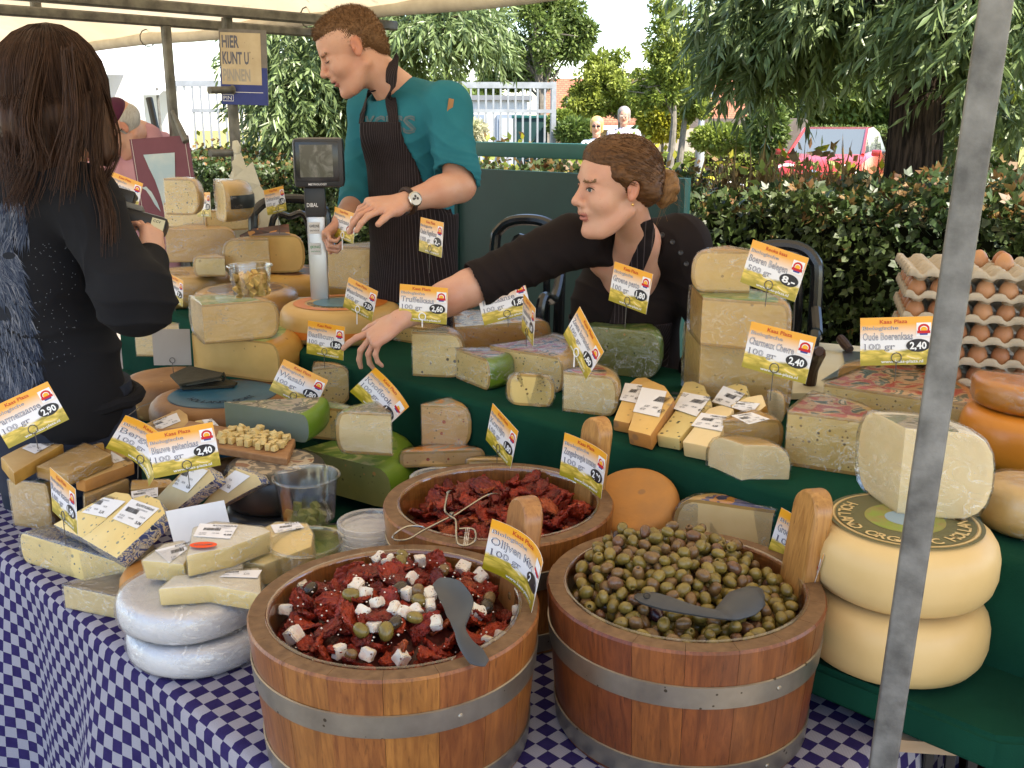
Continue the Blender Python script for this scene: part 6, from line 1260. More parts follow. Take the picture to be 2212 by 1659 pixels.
# ================================================================ weighing scale with display
def scale():
	BX = mk('scale_black', (.030, .030, .034), (.024, .024, .028), scale=12, rough=.42, spec=.4); SIL = mk('scale_silver', (.50, .51, .53), (.44, .45, .47), scale=6, rough=.35, metal=.7)
	c = PD(688, 352, 3.02); t = thing('weighing_scale', 'counter scale display on a silver column in front of the man', 'scale', (c.x, c.y, Z2)); rot = rz(R_(8))
	mb = MB(); mb.box(c + rot @ Vector((0, .06, 0)), (.152, .13, .148), rot, bev=.016); mb.build('display_housing', BX, t)
	mb = MB(); mb.box(c + rot @ Vector((-.004, -.0065, .004)), (.128, .003, .118), rot, bev=.0012); sc_ = mb.build('screen_bezel', flat('bezel_black', (.012, .012, .014), .2, .5), t)
	def scr():
		m, nt, b, out = newmat('glossy_screen'); co = coords(nt, 'Object'); nz = noise_n(nt, co, 15, 5, .6, 2.0); nt.links.new(mixc(nt, ramp(nt, nz, .45, .72), (.045, .045, .05), (.20, .20, .21)), b.inputs['Base Color']); b.inputs['Roughness'].default_value = .12; return m
	mb = MB(); mb.box(c + rot @ Vector((-.006, -.0085, .006)), (.098, .002, .096), rot); mb.build('screen', scr(), sc_, smooth=False)
	mb = MB(); put_text(mb, 'METROLOGY', (c + rot @ Vector((0, -.0085, -.066)), rot @ Vector((1, 0, 0)), Vector((0, 0, 1)), rot @ Vector((0, -1, 0))), -.005, 0, .006, .055, 0, .0006, .01, 'c'); mb.build('lettering', C_WHITE, t, smooth=False)
	b = c + rot @ Vector((-.018, .055, -.074)); zt = b.z
	mb = MB(); mb.box(Vector((b.x, b.y, zt - .045)), (.064, .046, .09), rot, bev=.006); mb.build('neck', BX, t)
	mb = MB(); put_text(mb, 'DIBAL', (Vector((b.x, b.y, zt - .06)) + rot @ Vector((0, -.0236, 0)), rot @ Vector((1, 0, 0)), Vector((0, 0, 1)), rot @ Vector((0, -1, 0))), -.008, 0, .012, .034, 0, .0006, .01, 'c'); mb.build('brand_lettering', C_WHITE, t, smooth=False)
	h = zt - .09 - Z2; mb = MB(); mb.box(Vector((b.x, b.y, Z2 + h / 2)), (.056, .040, h), rot, bev=.007); mb.build('column', SIL, t)
	for k, (dz, tx, cl) in enumerate(((.035, 'GHELINE', INK), (.10, 'IJKING', flat('sticker_green', (.03, .28, .10))))):
		f = Vector((b.x, b.y, zt - .09 - dz)) + rot @ Vector((-.006, -.0206, 0)); mb = MB(); mb.box(f, (.036, .0006, .036), rot); s = mb.build('sticker', flat('sticker_grey', (.60, .61, .62)), t, smooth=False); mb = MB(); put_text(mb, tx, (f, rot @ Vector((1, 0, 0)), Vector((0, 0, 1)), rot @ Vector((0, -1, 0))), 0, .002, .008, .030, 0, .0008, .01, 'c'); put_text(mb, 'service', (f, rot @ Vector((1, 0, 0)), Vector((0, 0, 1)), rot @ Vector((0, -1, 0))), 0, -.010, .006, .028, 0, .0008, 0, 'c'); mb.build('print', cl, s, smooth=False)
	mb = MB(); mb.box(Vector((b.x + .05, b.y + .06, Z2 + .045)), (.30, .26, .08), rot, bev=.01); mb.build('weighing_base', SIL, t)
scale()
# ================================================================ signs, bags, hooks on the frame posts
def pin_sign():
	d = 4.45; t = None; c = PD(527, 146, d); rot = rz(R_(6)) @ Matrix.Rotation(R_(1.5), 3, 'Y'); W, H = .205, .322
	t = thing('payment_sign', 'worn cream and blue card-payment sign hanging on the frame post', 'sign', c - Vector((0, 0, H / 2))); CR = mk('sign_cream', (.56, .46, .32), (.46, .36, .24), scale=14, rough=.6, specks=[(30, .05, (.30, .24, .18))]); BLU = mk('sign_blue', (.030, .045, .22), (.022, .035, .17), scale=9, rough=.5); GRY = mk('sign_grey', (.20, .18, .17), (.14, .13, .125), scale=20, rough=.7)
	mb = MB(); mb.box(c, (W, .018, H), rot); mb.build('board', GRY, t, smooth=False); ex, n, ez = rot @ Vector((1, 0, 0)), rot @ Vector((0, -1, 0)), rot @ Vector((0, 0, 1)); o = c - ex * W / 2 - ez * H / 2 + n * .0095
	def panel(x0, x1, y0, y1, m_, nm, l): mb = MB(); mb.add([o + ex * x0 * W + ez * y0 * H + n * l, o + ex * x1 * W + ez * y0 * H + n * l, o + ex * x1 * W + ez * y1 * H + n * l, o + ex * x0 * W + ez * y1 * H + n * l], [(0, 1, 2, 3)]); return mb.build(nm, m_, t, smooth=False)
	panel(.0, 1, 0, .50, BLU, 'blue_panel', .001); panel(.03, .88, .27, .955, CR, 'cream_panel', .002); mb = MB(); f = (o, ex, ez, n)
	for s, y, wd, m_ in (('HIER', .76, .36, 0), ('KUNT U', .545, .56, 0), ('PINNEN', .32, .58, 1)): put_text(mb, s, f, .06 * W, y * H, .155 * H, wd * W, m_, .003, .03)
	put_text(mb, 'PIN', f, .05 * W, .065 * H, .05 * H, .17 * W, 2, .003, .0)
	for a, b, c_, d_ in ((.03, .26, .045, .052), (.03, .26, .128, .135), (.03, .037, .045, .135), (.253, .26, .045, .135), (.05, .3, .20, .21), (.05, .9, .165, .172)): mb.add([o + ex * a * W + ez * c_ * H + n * .003, o + ex * b * W + ez * c_ * H + n * .003, o + ex * b * W + ez * d_ * H + n * .003, o + ex * a * W + ez * d_ * H + n * .003], [(0, 1, 2, 3)], 2)
	mb.build('lettering', [flat('sign_ink', (.12, .12, .16)), flat('sign_ink_faded', (.34, .31, .28)), C_WHITE], t, smooth=False)
	for u, v, lab in ((480, 195, 'upper steel hook pin sticking out of the frame post'), (482, 331, 'lower steel hook pin above the white bags')):
		a = PD(u - 28, v, 4.35); b = PD(u + 22, v - 1, 4.45); mb = MB(); mb.tube([a, b, b + (b - a) * .02], [.016, .016, .021], 12); tag(mb.build('hook_pin', M_STEEL2, None, b), lab, 'hook')
pin_sign()
def maroon_sign():
	d = 4.35; MAR = mk('maroon_board', (.17, .045, .062), (.14, .035, .05), scale=8, rough=.45); a, b, c_, e = PD(279, 301, d), PD(405, 292, d), PD(417, 470, d), PD(290, 476, d)
	ex = (b - a); W = ex.length; ex.normalize(); ez = Vector((0, 0, 1)); ez = (ez - ex * ez.dot(ex)).normalized(); n = ex.cross(ez); n = n if n.y < 0 else -n; H = .42; o = a - ez * H; t = thing('wine_sign', 'maroon wine merchant sign board with pale goblet shape', 'sign', o)
	mb = MB(); mb.box(o + ex * W / 2 + ez * H / 2 - n * .008, (W, .014, H), Matrix((ex, -n, ez)).transposed()); mb.build('board', MAR, t, smooth=False); f = (o, ex, ez, n); PL = mk('sign_pale', (.50, .54, .52), (.36, .46, .50), scale=9, rough=.4, lo=.4, hi=.6); WH = flat('sign_white', (.62, .55, .50))
	def P(x, y, l=.0015): return o + ex * (x * W) + ez * (H - y * H) + n * l
	L = [(.20, .165), (.26, .30), (.33, .43), (.38, .58), (.40, .70)]; Rr = [(.62, .70), (.64, .58), (.68, .43), (.71, .30), (.74, .165)]; mb = MB()
	for k in range(4): mb.add([P(*L[k]), P(*L[k + 1]), P(*Rr[3 - k]), P(*Rr[4 - k])], [(0, 1, 2, 3)])
	mb.build('goblet', PL, t, smooth=False)
	for sgn in (-1, 1):
		mb = MB(); up = [(.08, .50), (.16, .49), (.24, .55), (.31, .66), (.345, .76)]; lo = [(.08, .50), (.15, .53), (.21, .60), (.26, .68), (.345, .76)]; X = lambda x: (x if sgn < 0 else 1.02 - x)
		for k in range(4): mb.add([P(X(up[k][0]), up[k][1]), P(X(up[k + 1][0]), up[k + 1][1]), P(X(lo[k + 1][0]), lo[k + 1][1]), P(X(lo[k][0]), lo[k][1])], [(0, 1, 2, 3)])
		mb.build('swoosh', PL, t, smooth=False)
	mb = MB(); mb.add([P(.40, .70), P(.62, .70), P(.62, .93, .001), P(.40, .93, .001)], [(0, 1, 2, 3)]); mb.build('stem', WH, t, smooth=False)
	mb = MB(); put_text(mb, 'DE BOER & DE L', f, .20 * W, H * .085, .055 * H * 1.6, .74 * W, 0, .003, .03); put_text(mb, 'DE BOER & DE L', f, .20 * W, H * .085, .055 * H * 1.6, .74 * W, 1, .004, -.01); put_text(mb, 'WIJNKOPERS', f, .16 * W, H * .005, .05 * H, .80 * W, 1, .003, .0); mb.build('lettering', [INK, WH], t, smooth=False)
	mb = MB();
	for x in (.03, .94): mb.add([P(x, .0, .001), P(x + .008, .0, .001), P(x + .008, 1, .001), P(x, 1, .001)], [(0, 1, 2, 3)])
	mb.build('edge_line', [WH], t, smooth=False)
	pa, pb = PD(372, 240, 4.35), PD(402, 306, 4.33); mb = MB(); mb.tube([pa, pa.lerp(pb, .7), pb], [.009, .014, .016], 8); tag(mb.build('clamp', M_STEEL2, None, pb), 'grey spring clamp holding the maroon sign', 'clamp')
maroon_sign()
def bags():
	BG = mk('white_bag_film', (.66, .62, .50), (.58, .54, .42), scale=8, rough=.5, transl=.25, bmp=.4, bscale=12, bdist=.02); c = PD(512, 330, 4.2); t = thing('carrier_bags', 'bunch of cream plastic carrier bags hanging from the frame post', 'bag', PD(515, 500, 4.2))
	prof = [(.0, .012), (.05, .018), (.10, .045), (.2, .10), (.3, .14), (.40, .165), (.46, .165)]; mb = MB(); n = 26; V = []; F = []
	for (dz, r) in prof:
		for k in range(n): a = math.tau * k / n; rr_ = r * (1 + .22 * math.sin(3 * a + dz * 9) + .12 * math.sin(7 * a + dz * 20)); V.append(c + Vector((rr_ * math.cos(a) * 1.0 + .06 * dz, rr_ * .5 * math.sin(a), -dz)))
	for i in range(len(prof) - 1):
		for k in range(n): F.append((i * n + k, i * n + (k + 1) % n, (i + 1) * n + (k + 1) % n, (i + 1) * n + k))
	mobj('bag', V, F, BG, t, angle=0)
	for pts in (((505, 385), (545, 350), (562, 400), (530, 420)), ((520, 410), (565, 440), (560, 462), (528, 452)), ((500, 350), (520, 330), (535, 372), (508, 395))):
		mb = MB(); mb.slab([PD(u, v, 4.08 + .01 * i) for i, (u, v) in enumerate(pts)], (0, .006, 0)); fix_normals(mb.build('bag_corner', BG, t, smooth=False))
	mb = MB(); mb.tube([PD(508, 305, 4.2), PD(511, 318, 4.2), PD(512, 332, 4.2)], [.012, .02, .012], 8); mb.build('knot', BG, t)
bags()
# ================================================================ black tubular chairs behind the counter
BLKT = mk('black_enamel_tube', (.012, .013, .016), (.010, .011, .013), scale=6, rough=.22, spec=.6)
def chair(label, u, v, d, sc=1.0, yaw=0.0):
	"""bistro chair: looped back and arms of thick black tube, round seat"""
	c = PD(u, v, d); x0, y0, zt = c.x, c.y, c.z; t = thing('tube_chair', label, 'chair', (x0, y0, 0), 'black tube chairs behind the counter'); rot = rz(R_(yaw))
	def W(x, y, z): return Vector((x0, y0, 0)) + rot @ Vector((x * sc, y * sc, z))
	mb = MB(); mb.tube(smooth_path([W(-.20, -.05, .45), W(-.21, .0, zt - .16), W(-.17, .02, zt - .03), W(0, .04, zt), W(.17, .02, zt - .03), W(.21, .0, zt - .16), W(.20, -.05, .45)], 40), .019, 10); mb.build('back_loop', BLKT, t)
	mb = MB(); mb.tube(smooth_path([W(-.10, .02, .46), W(-.11, .03, zt - .14), W(0, .035, zt - .07), W(.11, .03, zt - .14), W(.10, .02, .46)], 30), .013, 8); mb.build('inner_loop', BLKT, t)
	for s in (-1, 1):
		mb = MB(); mb.tube(smooth_path([W(s * .21, 0, zt - .17), W(s * .24, -.16, zt - .24), W(s * .23, -.34, zt - .27), W(s * .20, -.36, .40)], 24), .016, 9); mb.build('armrest', BLKT, t)
		for q in (-.32, .02): mb = MB(); mb.tube([W(s * .17, q, .45), W(s * .21, q * 1.15, .0)], .013, 8); mb.build('leg', BLKT, t)
	mb = MB(); mb.lathe([(0, .45), (.20, .45), (.215, .46), (.20, .475), (0, .475)], (x0, y0, 0) + rot.to_3x3() @ Vector((0, -.16, 0)) if False else W(0, -.16, 0), 28); mb.build('seat', BLKT, t)
chair('black tube chair left of the scale before the hedge', 625, 430, 3.9, .7, 20)
chair('black tube chair seen under the woman\'s outstretched arm', 1138, 476, 3.3, .58, -25)
chair('black tube chair behind the stack of three gouda blocks', 1690, 532, 2.9, .5, -20)
# ================================================================ people: smooth bodies grown from joined limb volumes
def nv(*a): return np.array(a, dtype=np.float64)
def V3(p): return np.array((p[0], p[1], p[2]), dtype=np.float64)
def ell(c, r, R=None, k=.012, op='u', tag=0): return dict(t='e', c=V3(c), r=V3(r), R=np.eye(3) if R is None else np.array(R), k=k, op=op, tag=tag)
def cap(a, b, ra, rb, k=.012, op='u', tag=0, sq=None): return dict(t='c', a=V3(a), b=V3(b), ra=ra, rb=rb, k=k, op=op, tag=tag, sq=sq)
def prim_box(p):
	if p['t'] == 'e': m = max(p['r']); return p['c'] - m, p['c'] + m
	m = max(p['ra'], p['rb']) * (1.0 if not p['sq'] else max(1.0, p['sq'][1])); return np.minimum(p['a'], p['b']) - m, np.maximum(p['a'], p['b']) + m
def prim_eval(p, X, Y, Z):
	if p['t'] == 'e':
		dx, dy, dz = X - p['c'][0], Y - p['c'][1], Z - p['c'][2]; R = p['R']; q = [R[0, i] * dx + R[1, i] * dy + R[2, i] * dz for i in range(3)]; r = p['r']
		k0 = np.sqrt(sum((q[i] / r[i]) ** 2 for i in range(3))); k1 = np.sqrt(sum((q[i] / r[i] ** 2) ** 2 for i in range(3))); return k0 * (k0 - 1) / np.maximum(k1, 1e-6)
	a, b = p['a'], p['b']; ba = b - a; dx, dy, dz = X - a[0], Y - a[1], Z - a[2]; L = max(ba.dot(ba), 1e-9)
	t = np.clip((dx * ba[0] + dy * ba[1] + dz * ba[2]) / L, 0, 1); ex, ey, ez = dx - ba[0] * t, dy - ba[1] * t, dz - ba[2] * t
	if p['sq']:
		d, f = p['sq']; w_ = (ex * d[0] + ey * d[1] + ez * d[2]) * (1 / f - 1); ex, ey, ez = ex + d[0] * w_, ey + d[1] * w_, ez + d[2] * w_
	return np.sqrt(ex * ex + ey * ey + ez * ez) - (p['ra'] + (p['rb'] - p['ra']) * t)
def grow(prims, res, clip=None):
	lo = np.min([prim_box(p)[0] for p in prims if p['op'] == 'u'], axis=0) - 4 * res; hi = np.max([prim_box(p)[1] for p in prims if p['op'] == 'u'], axis=0) + 4 * res
	if clip: lo = np.maximum(lo, clip[0]); hi = np.minimum(hi, clip[1])
	n = np.ceil((hi - lo) / res).astype(int) + 1; F = np.full(n, .08, dtype=np.float32); T = np.zeros(n, dtype=np.int8); ax = [lo[i] + res * np.arange(n[i]) for i in range(3)]
	for p in prims:
		b0, b1 = prim_box(p); mg = p['k'] * 1.3 + 3 * res; i0 = np.clip(np.floor((b0 - mg - lo) / res).astype(int), 0, n - 1); i1 = np.clip(np.ceil((b1 + mg - lo) / res).astype(int) + 1, 1, n)
		if np.any(i1 <= i0): continue
		sl = tuple(slice(i0[i], i1[i]) for i in range(3)); X, Y, Z = (ax[0][sl[0]][:, None, None], ax[1][sl[1]][None, :, None], ax[2][sl[2]][None, None, :]); d = prim_eval(p, X, Y, Z).astype(np.float32); cur = F[sl]; k = p['k']
		if p['op'] == 'u':
			h = np.maximum(k - np.abs(cur - d), 0) / k; T[sl] = np.where(d < cur, p['tag'], T[sl]); F[sl] = np.minimum(cur, d) - h * h * k * .25
		else:
			d = -d; h = np.maximum(k - np.abs(cur - d), 0) / k
			if p['tag']: T[sl] = np.where(d > cur, p['tag'], T[sl])
			F[sl] = np.maximum(cur, d) + h * h * k * .25
	return F, T, lo, res
def nets(F, T, lo, res):
	ins = F < 0; nx, ny, nz = F.shape; cnt = np.zeros((nx - 1, ny - 1, nz - 1), dtype=np.int8)
	for a in (0, 1):
		for b in (0, 1):
			for c in (0, 1): cnt += ins[a:nx - 1 + a, b:ny - 1 + b, c:nz - 1 + c]
	act = (cnt > 0) & (cnt < 8); I, J, K = np.nonzero(act); m = len(I); idx = np.full(act.shape, -1, dtype=np.int64); idx[I, J, K] = np.arange(m); acc = np.zeros((m, 3)); w_ = np.zeros(m)
	cn = [(a, b, c) for a in (0, 1) for b in (0, 1) for c in (0, 1)]
	for p in range(8):
		for q in range(p + 1, 8):
			d = [cn[q][i] - cn[p][i] for i in range(3)]
			if sum(map(abs, d)) != 1: continue
			f0 = F[I + cn[p][0], J + cn[p][1], K + cn[p][2]]; f1 = F[I + cn[q][0], J + cn[q][1], K + cn[q][2]]; x = (f0 < 0) != (f1 < 0); t = np.where(x, f0 / np.where(x, f0 - f1, 1), 0)
			for i in range(3): acc[:, i] += np.where(x, cn[p][i] + d[i] * t, 0)
			w_ += x
	P = lo + (np.stack([I, J, K], 1) + acc / w_[:, None]) * res; quads = []
	for axn in range(3):
		s0 = [slice(None)] * 3; s1 = [slice(None)] * 3; s0[axn] = slice(0, -1); s1[axn] = slice(1, None); A = ins[tuple(s0)]; B = ins[tuple(s1)]; E = np.argwhere(A != B); o1, o2 = (axn + 1) % 3, (axn + 2) % 3
		E = E[(E[:, o1] > 0) & (E[:, o2] > 0) & (E[:, o1] < F.shape[o1] - 1) & (E[:, o2] < F.shape[o2] - 1)]
		def at(a, b): q = E.copy(); q[:, o1] -= a; q[:, o2] -= b; return idx[q[:, 0], q[:, 1], q[:, 2]]
		Q = np.stack([at(1, 1), at(0, 1), at(0, 0), at(1, 0)], 1); fl = A[E[:, 0], E[:, 1], E[:, 2]]; Q[~fl] = Q[~fl][:, ::-1]; quads.append(Q)
	Q = np.concatenate(quads); Q = Q[(Q >= 0).all(1)]; tg = T[I, J, K]; return P, Q, tg
def smooth_v(P, Q, it=2, lam=.5):
	e = np.concatenate([Q[:, [0, 1]], Q[:, [1, 2]], Q[:, [2, 3]], Q[:, [3, 0]]]);
	for _ in range(it):
		S = np.zeros_like(P); C = np.zeros(len(P));
		for a, b in ((0, 1), (1, 0)):
			for i in range(3): S[:, i] += np.bincount(e[:, a], weights=P[e[:, b], i], minlength=len(P))
			C += np.bincount(e[:, a], minlength=len(P))
		P = P + lam * (S / np.maximum(C, 1)[:, None] - P)
	return P
def figure(name, prims, res, mats, parent, clip=None, it=2, wrinkle=None, mapper=None):
	P, Q, tg = nets(*grow(prims, res, clip)); P = smooth_v(P, Q, it)
	if wrinkle is not None:
		# displace along vertex normals
		nrm = np.zeros_like(P); fn = np.cross(P[Q[:, 2]] - P[Q[:, 0]], P[Q[:, 3]] - P[Q[:, 1]])
		for c in range(4):
			for i in range(3): nrm[:, i] += np.bincount(Q[:, c], weights=fn[:, i], minlength=len(P))
		nrm = unit(nrm); P = P + nrm * wrinkle(P)[:, None]
	mi = np.array([mapper[t] if mapper else t for t in tg[Q[:, 0]]], dtype=np.int32) if len(mats) > 1 else None
	return fastmesh(name, P, Q, mats, parent, smooth=True, mi=mi), P, Q
def frame_of(fwd, up=(0, 0, 1)):
	f = V3(fwd); f /= np.linalg.norm(f); u = V3(up); u = u - f * f.dot(u); u /= np.linalg.norm(u); l = np.cross(u, f); return np.stack([f, l, u], 1)   # columns: forward, left, up
def head_prims(c, R, s=1.0, fem=False, eye=1, mouth=0.0, k=1.0):
	c = V3(c)
	def E(p, r, kk=.012, op='u', tag=0, tilt=None): RR = R if tilt is None else R @ tilt; return ell(c + R @ (nv(*p) * s), nv(*r) * s, RR, kk * s, op, tag)
	def C(a, b, ra, rb, kk=.008, op='u', tag=0): return cap(c + R @ (nv(*a) * s), c + R @ (nv(*b) * s), ra * s, rb * s, kk * s, op, tag)
	j = .92 if fem else 1.0
	L = [E((-.014, 0, .036), (.096, .077, .082)), E((.030, 0, .030), (.066, .066, .068), .02), E((.036, 0, -.030), (.060, .058 * j, .080), .02), E((.042, 0, -.082), (.047, .046 * j, .036), .02), C((-.005, .052 * j, -.055), (  .060, .026 * j, -.104), .018, .018, .022), C((-.005, -.052 * j, -.055), (  .060, -.026 * j, -.104), .018, .018, .022),
         E((.080, 0, -.106), (.019, .023, .017), .018), E((.079, .022, .026), (.014, .026, .009), .012), E((.079, -.022, .026), (.014, .026, .009), .012), E((.060, .036, -.030), (.030, .024, .026), .022), E((.060, -.036, -.030), (.030, .024, .026), .022)]
	for y in (-1, 1): L += [E((.100, .033 * y, .004), (.013, .018, .011), .014, 's'), E((.0755, .032 * y, .001), (.0150, .0165, .0140), .006, 'u', 0), C((.096, .016 * y, .021), (.084, .047 * y, .022), .0030, .0022, .004, 'u', 2)]
	L += [C((.090, 0, .012), (.112, 0, -.024), .0085, .0105, .010), E((.113, 0, -.029), (.0125, .0115, .0105), .008), E((.102, .0125, -.034), (.011, .0075, .0085), .006), E((.102, -.0125, -.034), (.011, .0075, .0085), .006), E((.108, .007, -.0425), (.006, .0032, .004), .004, 's', 3), E((.108, -.007, -.0425), (.006, .0032, .004), .004, 's', 3)]
	L += [E((.086, 0, -.054), (.020, .026, .012), .014), E((.097, 0, -.0595), (.0085, .021, .0052), .005, 'u', 1), E((.0945, 0, -.0705), (.0090, .0185, .0062), .005, 'u', 1), E((.104, 0, -.0650), (.010, .021, .0012 + mouth), .003, 's', 3)]
	for y in (-1, 1):
		tl = np.array(Matrix.Rotation(R_(-12), 3, 'Y')); L += [E((-.004, .0765 * y, -.002), (.0165, .0075, .0275), .005, 'u', 4, tl), E((.002, .0845 * y, .001), (.0100, .0062, .0175), .003, 's', 4, tl), E((.0075, .080 * y, -.004), (.004, .005, .006), .003, 'u', 4), E((.003, .0772 * y, -.022), (.0085, .006, .009), .004, 'u', 4)]
	return L
def hand_prims(w_, dirv, palm_n, size=1.0, curl=(20, 25, 30, 30), spread=(8, 2, -4, -11), thumb=(35, 30), left=False, lens=(.044, .048, .045, .036), k=.006, bend0=None):
	"""w_ wrist, dirv towards the knuckles, palm_n the way the palm faces; side = thumb side"""
	d = V3(dirv); d /= np.linalg.norm(d); n = V3(palm_n); n = n - d * d.dot(n); n /= np.linalg.norm(n); s = np.cross(d, n) * (1 if left else -1); w_ = V3(w_); P = []; z = size
	for q in (-.030, -.010, .012, .032): P.append(cap(w_ + s * q * .55 * z, w_ + d * .083 * z + s * q * z, .0165 * z, .0125 * z, .012))
	P.append(ell(w_ + d * .045 * z + n * .004, nv(.045, .040, .014) * z, np.stack([d, s, n], 1), .012))
	for f in range(4):
		b = w_ + d * (.084 - .006 * abs(f - 1)) * z + s * (.032 - .0215 * f) * z; a = R_(spread[f]); dr = d * math.cos(a) + s * math.sin(a); cur = 0; p = b; rad = .0098 - .0006 * f
		for j in range(3):
			cur += R_((curl[f] if not isinstance(curl[f], tuple) else curl[f][j])); dd = dr * math.cos(cur) + n * math.sin(cur); q = p + dd * lens[f] * (1, .62, .52)[j] * z; P.append(cap(p, q, rad * z * (1 - .08 * j), rad * z * (.93 - .09 * j), .0035, 'u', 0)); p = q
	a = R_(thumb[0]); td = d * math.cos(a) + s * math.sin(a); p = w_ + d * .018 * z + s * .030 * z; cur = R_(thumb[1] * .4); P.append(ell(p + td * .012 * z + n * .006, nv(.03, .016, .016) * z, np.stack([td, np.cross(n, td), n], 1), .012))
	for j in range(3):
		dd = td * math.cos(cur) + n * math.sin(cur); q = p + dd * (.040, .032, .026)[j] * z; P.append(cap(p, q, (.0135, .0112, .0100)[j] * z, (.0112, .0100, .0085)[j] * z, .005)); p = q; cur += R_(thumb[1] * .5)
	return P
def skin(name, a, b, lip, rough=.45): return mk(name, a, b, scale=11, rough=rough, spec=.4, sss=.25, bmp=.10, bscale=260, lo=.38, hi=.85, specks=[(230, .045, tuple(x * .72 for x in b))])
SKIN_M = skin('skin_light', (.56, .315, .225), (.50, .215, .140), None); LIP = mk('lips', (.44, .16, .13), (.40, .14, .11), scale=40, rough=.4, sss=.15); BROW = mk('brow_hair', (.20, .11, .055), (.15, .08, .04), scale=200, rough=.7); MOUTH = flat('mouth_dark', (.10, .03, .025)); EAR = skin('skin_ear', (.50, .21, .135), (.46, .17, .11), None)
SKINS = [SKIN_M, LIP, BROW, MOUTH, EAR]
def hair_mat(name, c1, c2, direction, scale=34, stretch=14):
	if name in _M: return _M[name]
	m, nt, b, out = newmat(name); t = N(nt, 'TexCoord'); d = Vector(direction).normalized(); q = d.to_track_quat('Z', 'Y').to_matrix(); comb = N(nt, 'CombineXYZ')
	for i in range(3):
		vm = N(nt, 'VectorMath'); vm.operation = 'DOT_PRODUCT'; vm.inputs[1].default_value = tuple(q.col[i] * (1 if i < 2 else 1 / stretch)); nt.links.new(t.outputs['Object'], vm.inputs[0]); nt.links.new(vm.outputs['Value'], comb.inputs[i])
	n1 = noise_n(nt, comb.outputs[0], scale * 3.2, 5, .65, .4); n2 = noise_n(nt, comb.outputs[0], scale * .5, 3)
	col = mixc(nt, ramp(nt, n1, .36, .64), c1, c2); col = mixc(nt, mth(nt, 'MULTIPLY', ramp(nt, n2, .4, .7), .5), col, tuple(x * .55 for x in c1)); nt.links.new(col, b.inputs['Base Color']); b.inputs['Roughness'].default_value = .5; b.inputs['Specular IOR Level'].default_value = .22
	bump(nt, b, n1, .4, .002); _M[name] = m; return m
def strands(name, paths, rad, mat, parent):
	"""many thin hairs: paths (n,k,3)"""
	P = np.asarray(paths); n, k, _ = P.shape; t = np.gradient(P, axis=1); t = t / np.maximum(np.linalg.norm(t, axis=2, keepdims=True), 1e-9); ref = np.array([.3, .9, .2]); s = np.cross(t, ref); s /= np.maximum(np.linalg.norm(s, axis=2, keepdims=True), 1e-9); u = np.cross(s, t); tp = np.linspace(1, .35, k)[None, :, None]; rad = np.asarray(rad).reshape(-1, 1, 1)
	ring = np.stack([P + (s * math.cos(a) + u * math.sin(a)) * rad * tp for a in (0, 2.094, 4.189)], 2); V = ring.reshape(-1, 3); i = (np.arange(n)[:, None, None] * k + np.arange(k - 1)[None, :, None]) * 3; j = np.arange(3)[None, None, :]; F = np.stack(np.broadcast_arrays(i + j, i + (j + 1) % 3, i + 3 + (j + 1) % 3, i + 3 + j), -1).reshape(-1, 4)
	return fastmesh(name, V, F, mat, parent, smooth=True)
def bvh_of(P, Q): return BVHTree.FromPolygons([tuple(p) for p in P], [tuple(int(i) for i in q) for q in Q])
def cloth_mat(name, c1, c2, rough=.9, weave=500): return mk(name, c1, c2, scale=6, rough=rough, spec=.15, bmp=.25, bscale=weave, bdist=.001)
def folds(dirs, amp=.004):
	def f(P):
		r = np.zeros(len(P))
		for (d, fr, ph, a, c, rad) in dirs:
			x = P @ V3(d); w_ = np.exp(-((P - V3(c)) ** 2).sum(1) / rad ** 2) if rad else 1.0; q = np.sin(x * fr + ph + 1.4 * np.sin(P[:, 2] * 21 + ph) + .9 * np.sin(P[:, 0] * 27)); r += a * w_ * (1 - np.abs(q)) ** 1.5 * 1.6 - a * .5 * w_
		return r
	return f
PIN = None
def pinstripe(name, lat):
	m, nt, b, out = newmat(name); t = N(nt, 'TexCoord'); sep = N(nt, 'SeparateXYZ'); nt.links.new(t.outputs['Object'], sep.inputs[0])
	fr = mth(nt, 'FRACT', mth(nt, 'ADD', mth(nt, 'MULTIPLY', mth(nt, 'ARCTAN2', sep.outputs[0], mth(nt, 'MULTIPLY', sep.outputs[1], -1.0)), 10.5), 50.0)); line = mth(nt, 'LESS_THAN', fr, .13); nz = noise_n(nt, t.outputs['Object'], 30, 3)
	nt.links.new(mixc(nt, mth(nt, 'MULTIPLY', line, .8), mixc(nt, ramp(nt, nz, .3, .7), (.020, .014, .015), (.014, .010, .011)), (.085, .066, .070)), b.inputs['Base Color']); b.inputs['Roughness'].default_value = .9; b.inputs['Specular IOR Level'].default_value = .15; bump(nt, b, noise_n(nt, t.outputs['Object'], 500, 2), .2, .001); return m
def shell(base_prims, off, thick, region, res):
	"""cloth lying on a body: between off and off+thick outside the base surface, where region(P)<0"""
	big = [dict(p, **({'r': p['r'] + off + thick} if p['t'] == 'e' else {'ra': p['ra'] + off + thick, 'rb': p['rb'] + off + thick})) if p['op'] == 'u' else p for p in base_prims]
	F, T, lo, rs = grow(big, res); n = F.shape; ax = [lo[i] + rs * np.arange(n[i]) for i in range(3)]; inner = -(F + thick); X, Y, Z = np.meshgrid(*ax, indexing='ij'); F2 = np.maximum(np.maximum(F, inner), region(X, Y, Z).astype(np.float32)); return nets(F2, T, lo, rs)
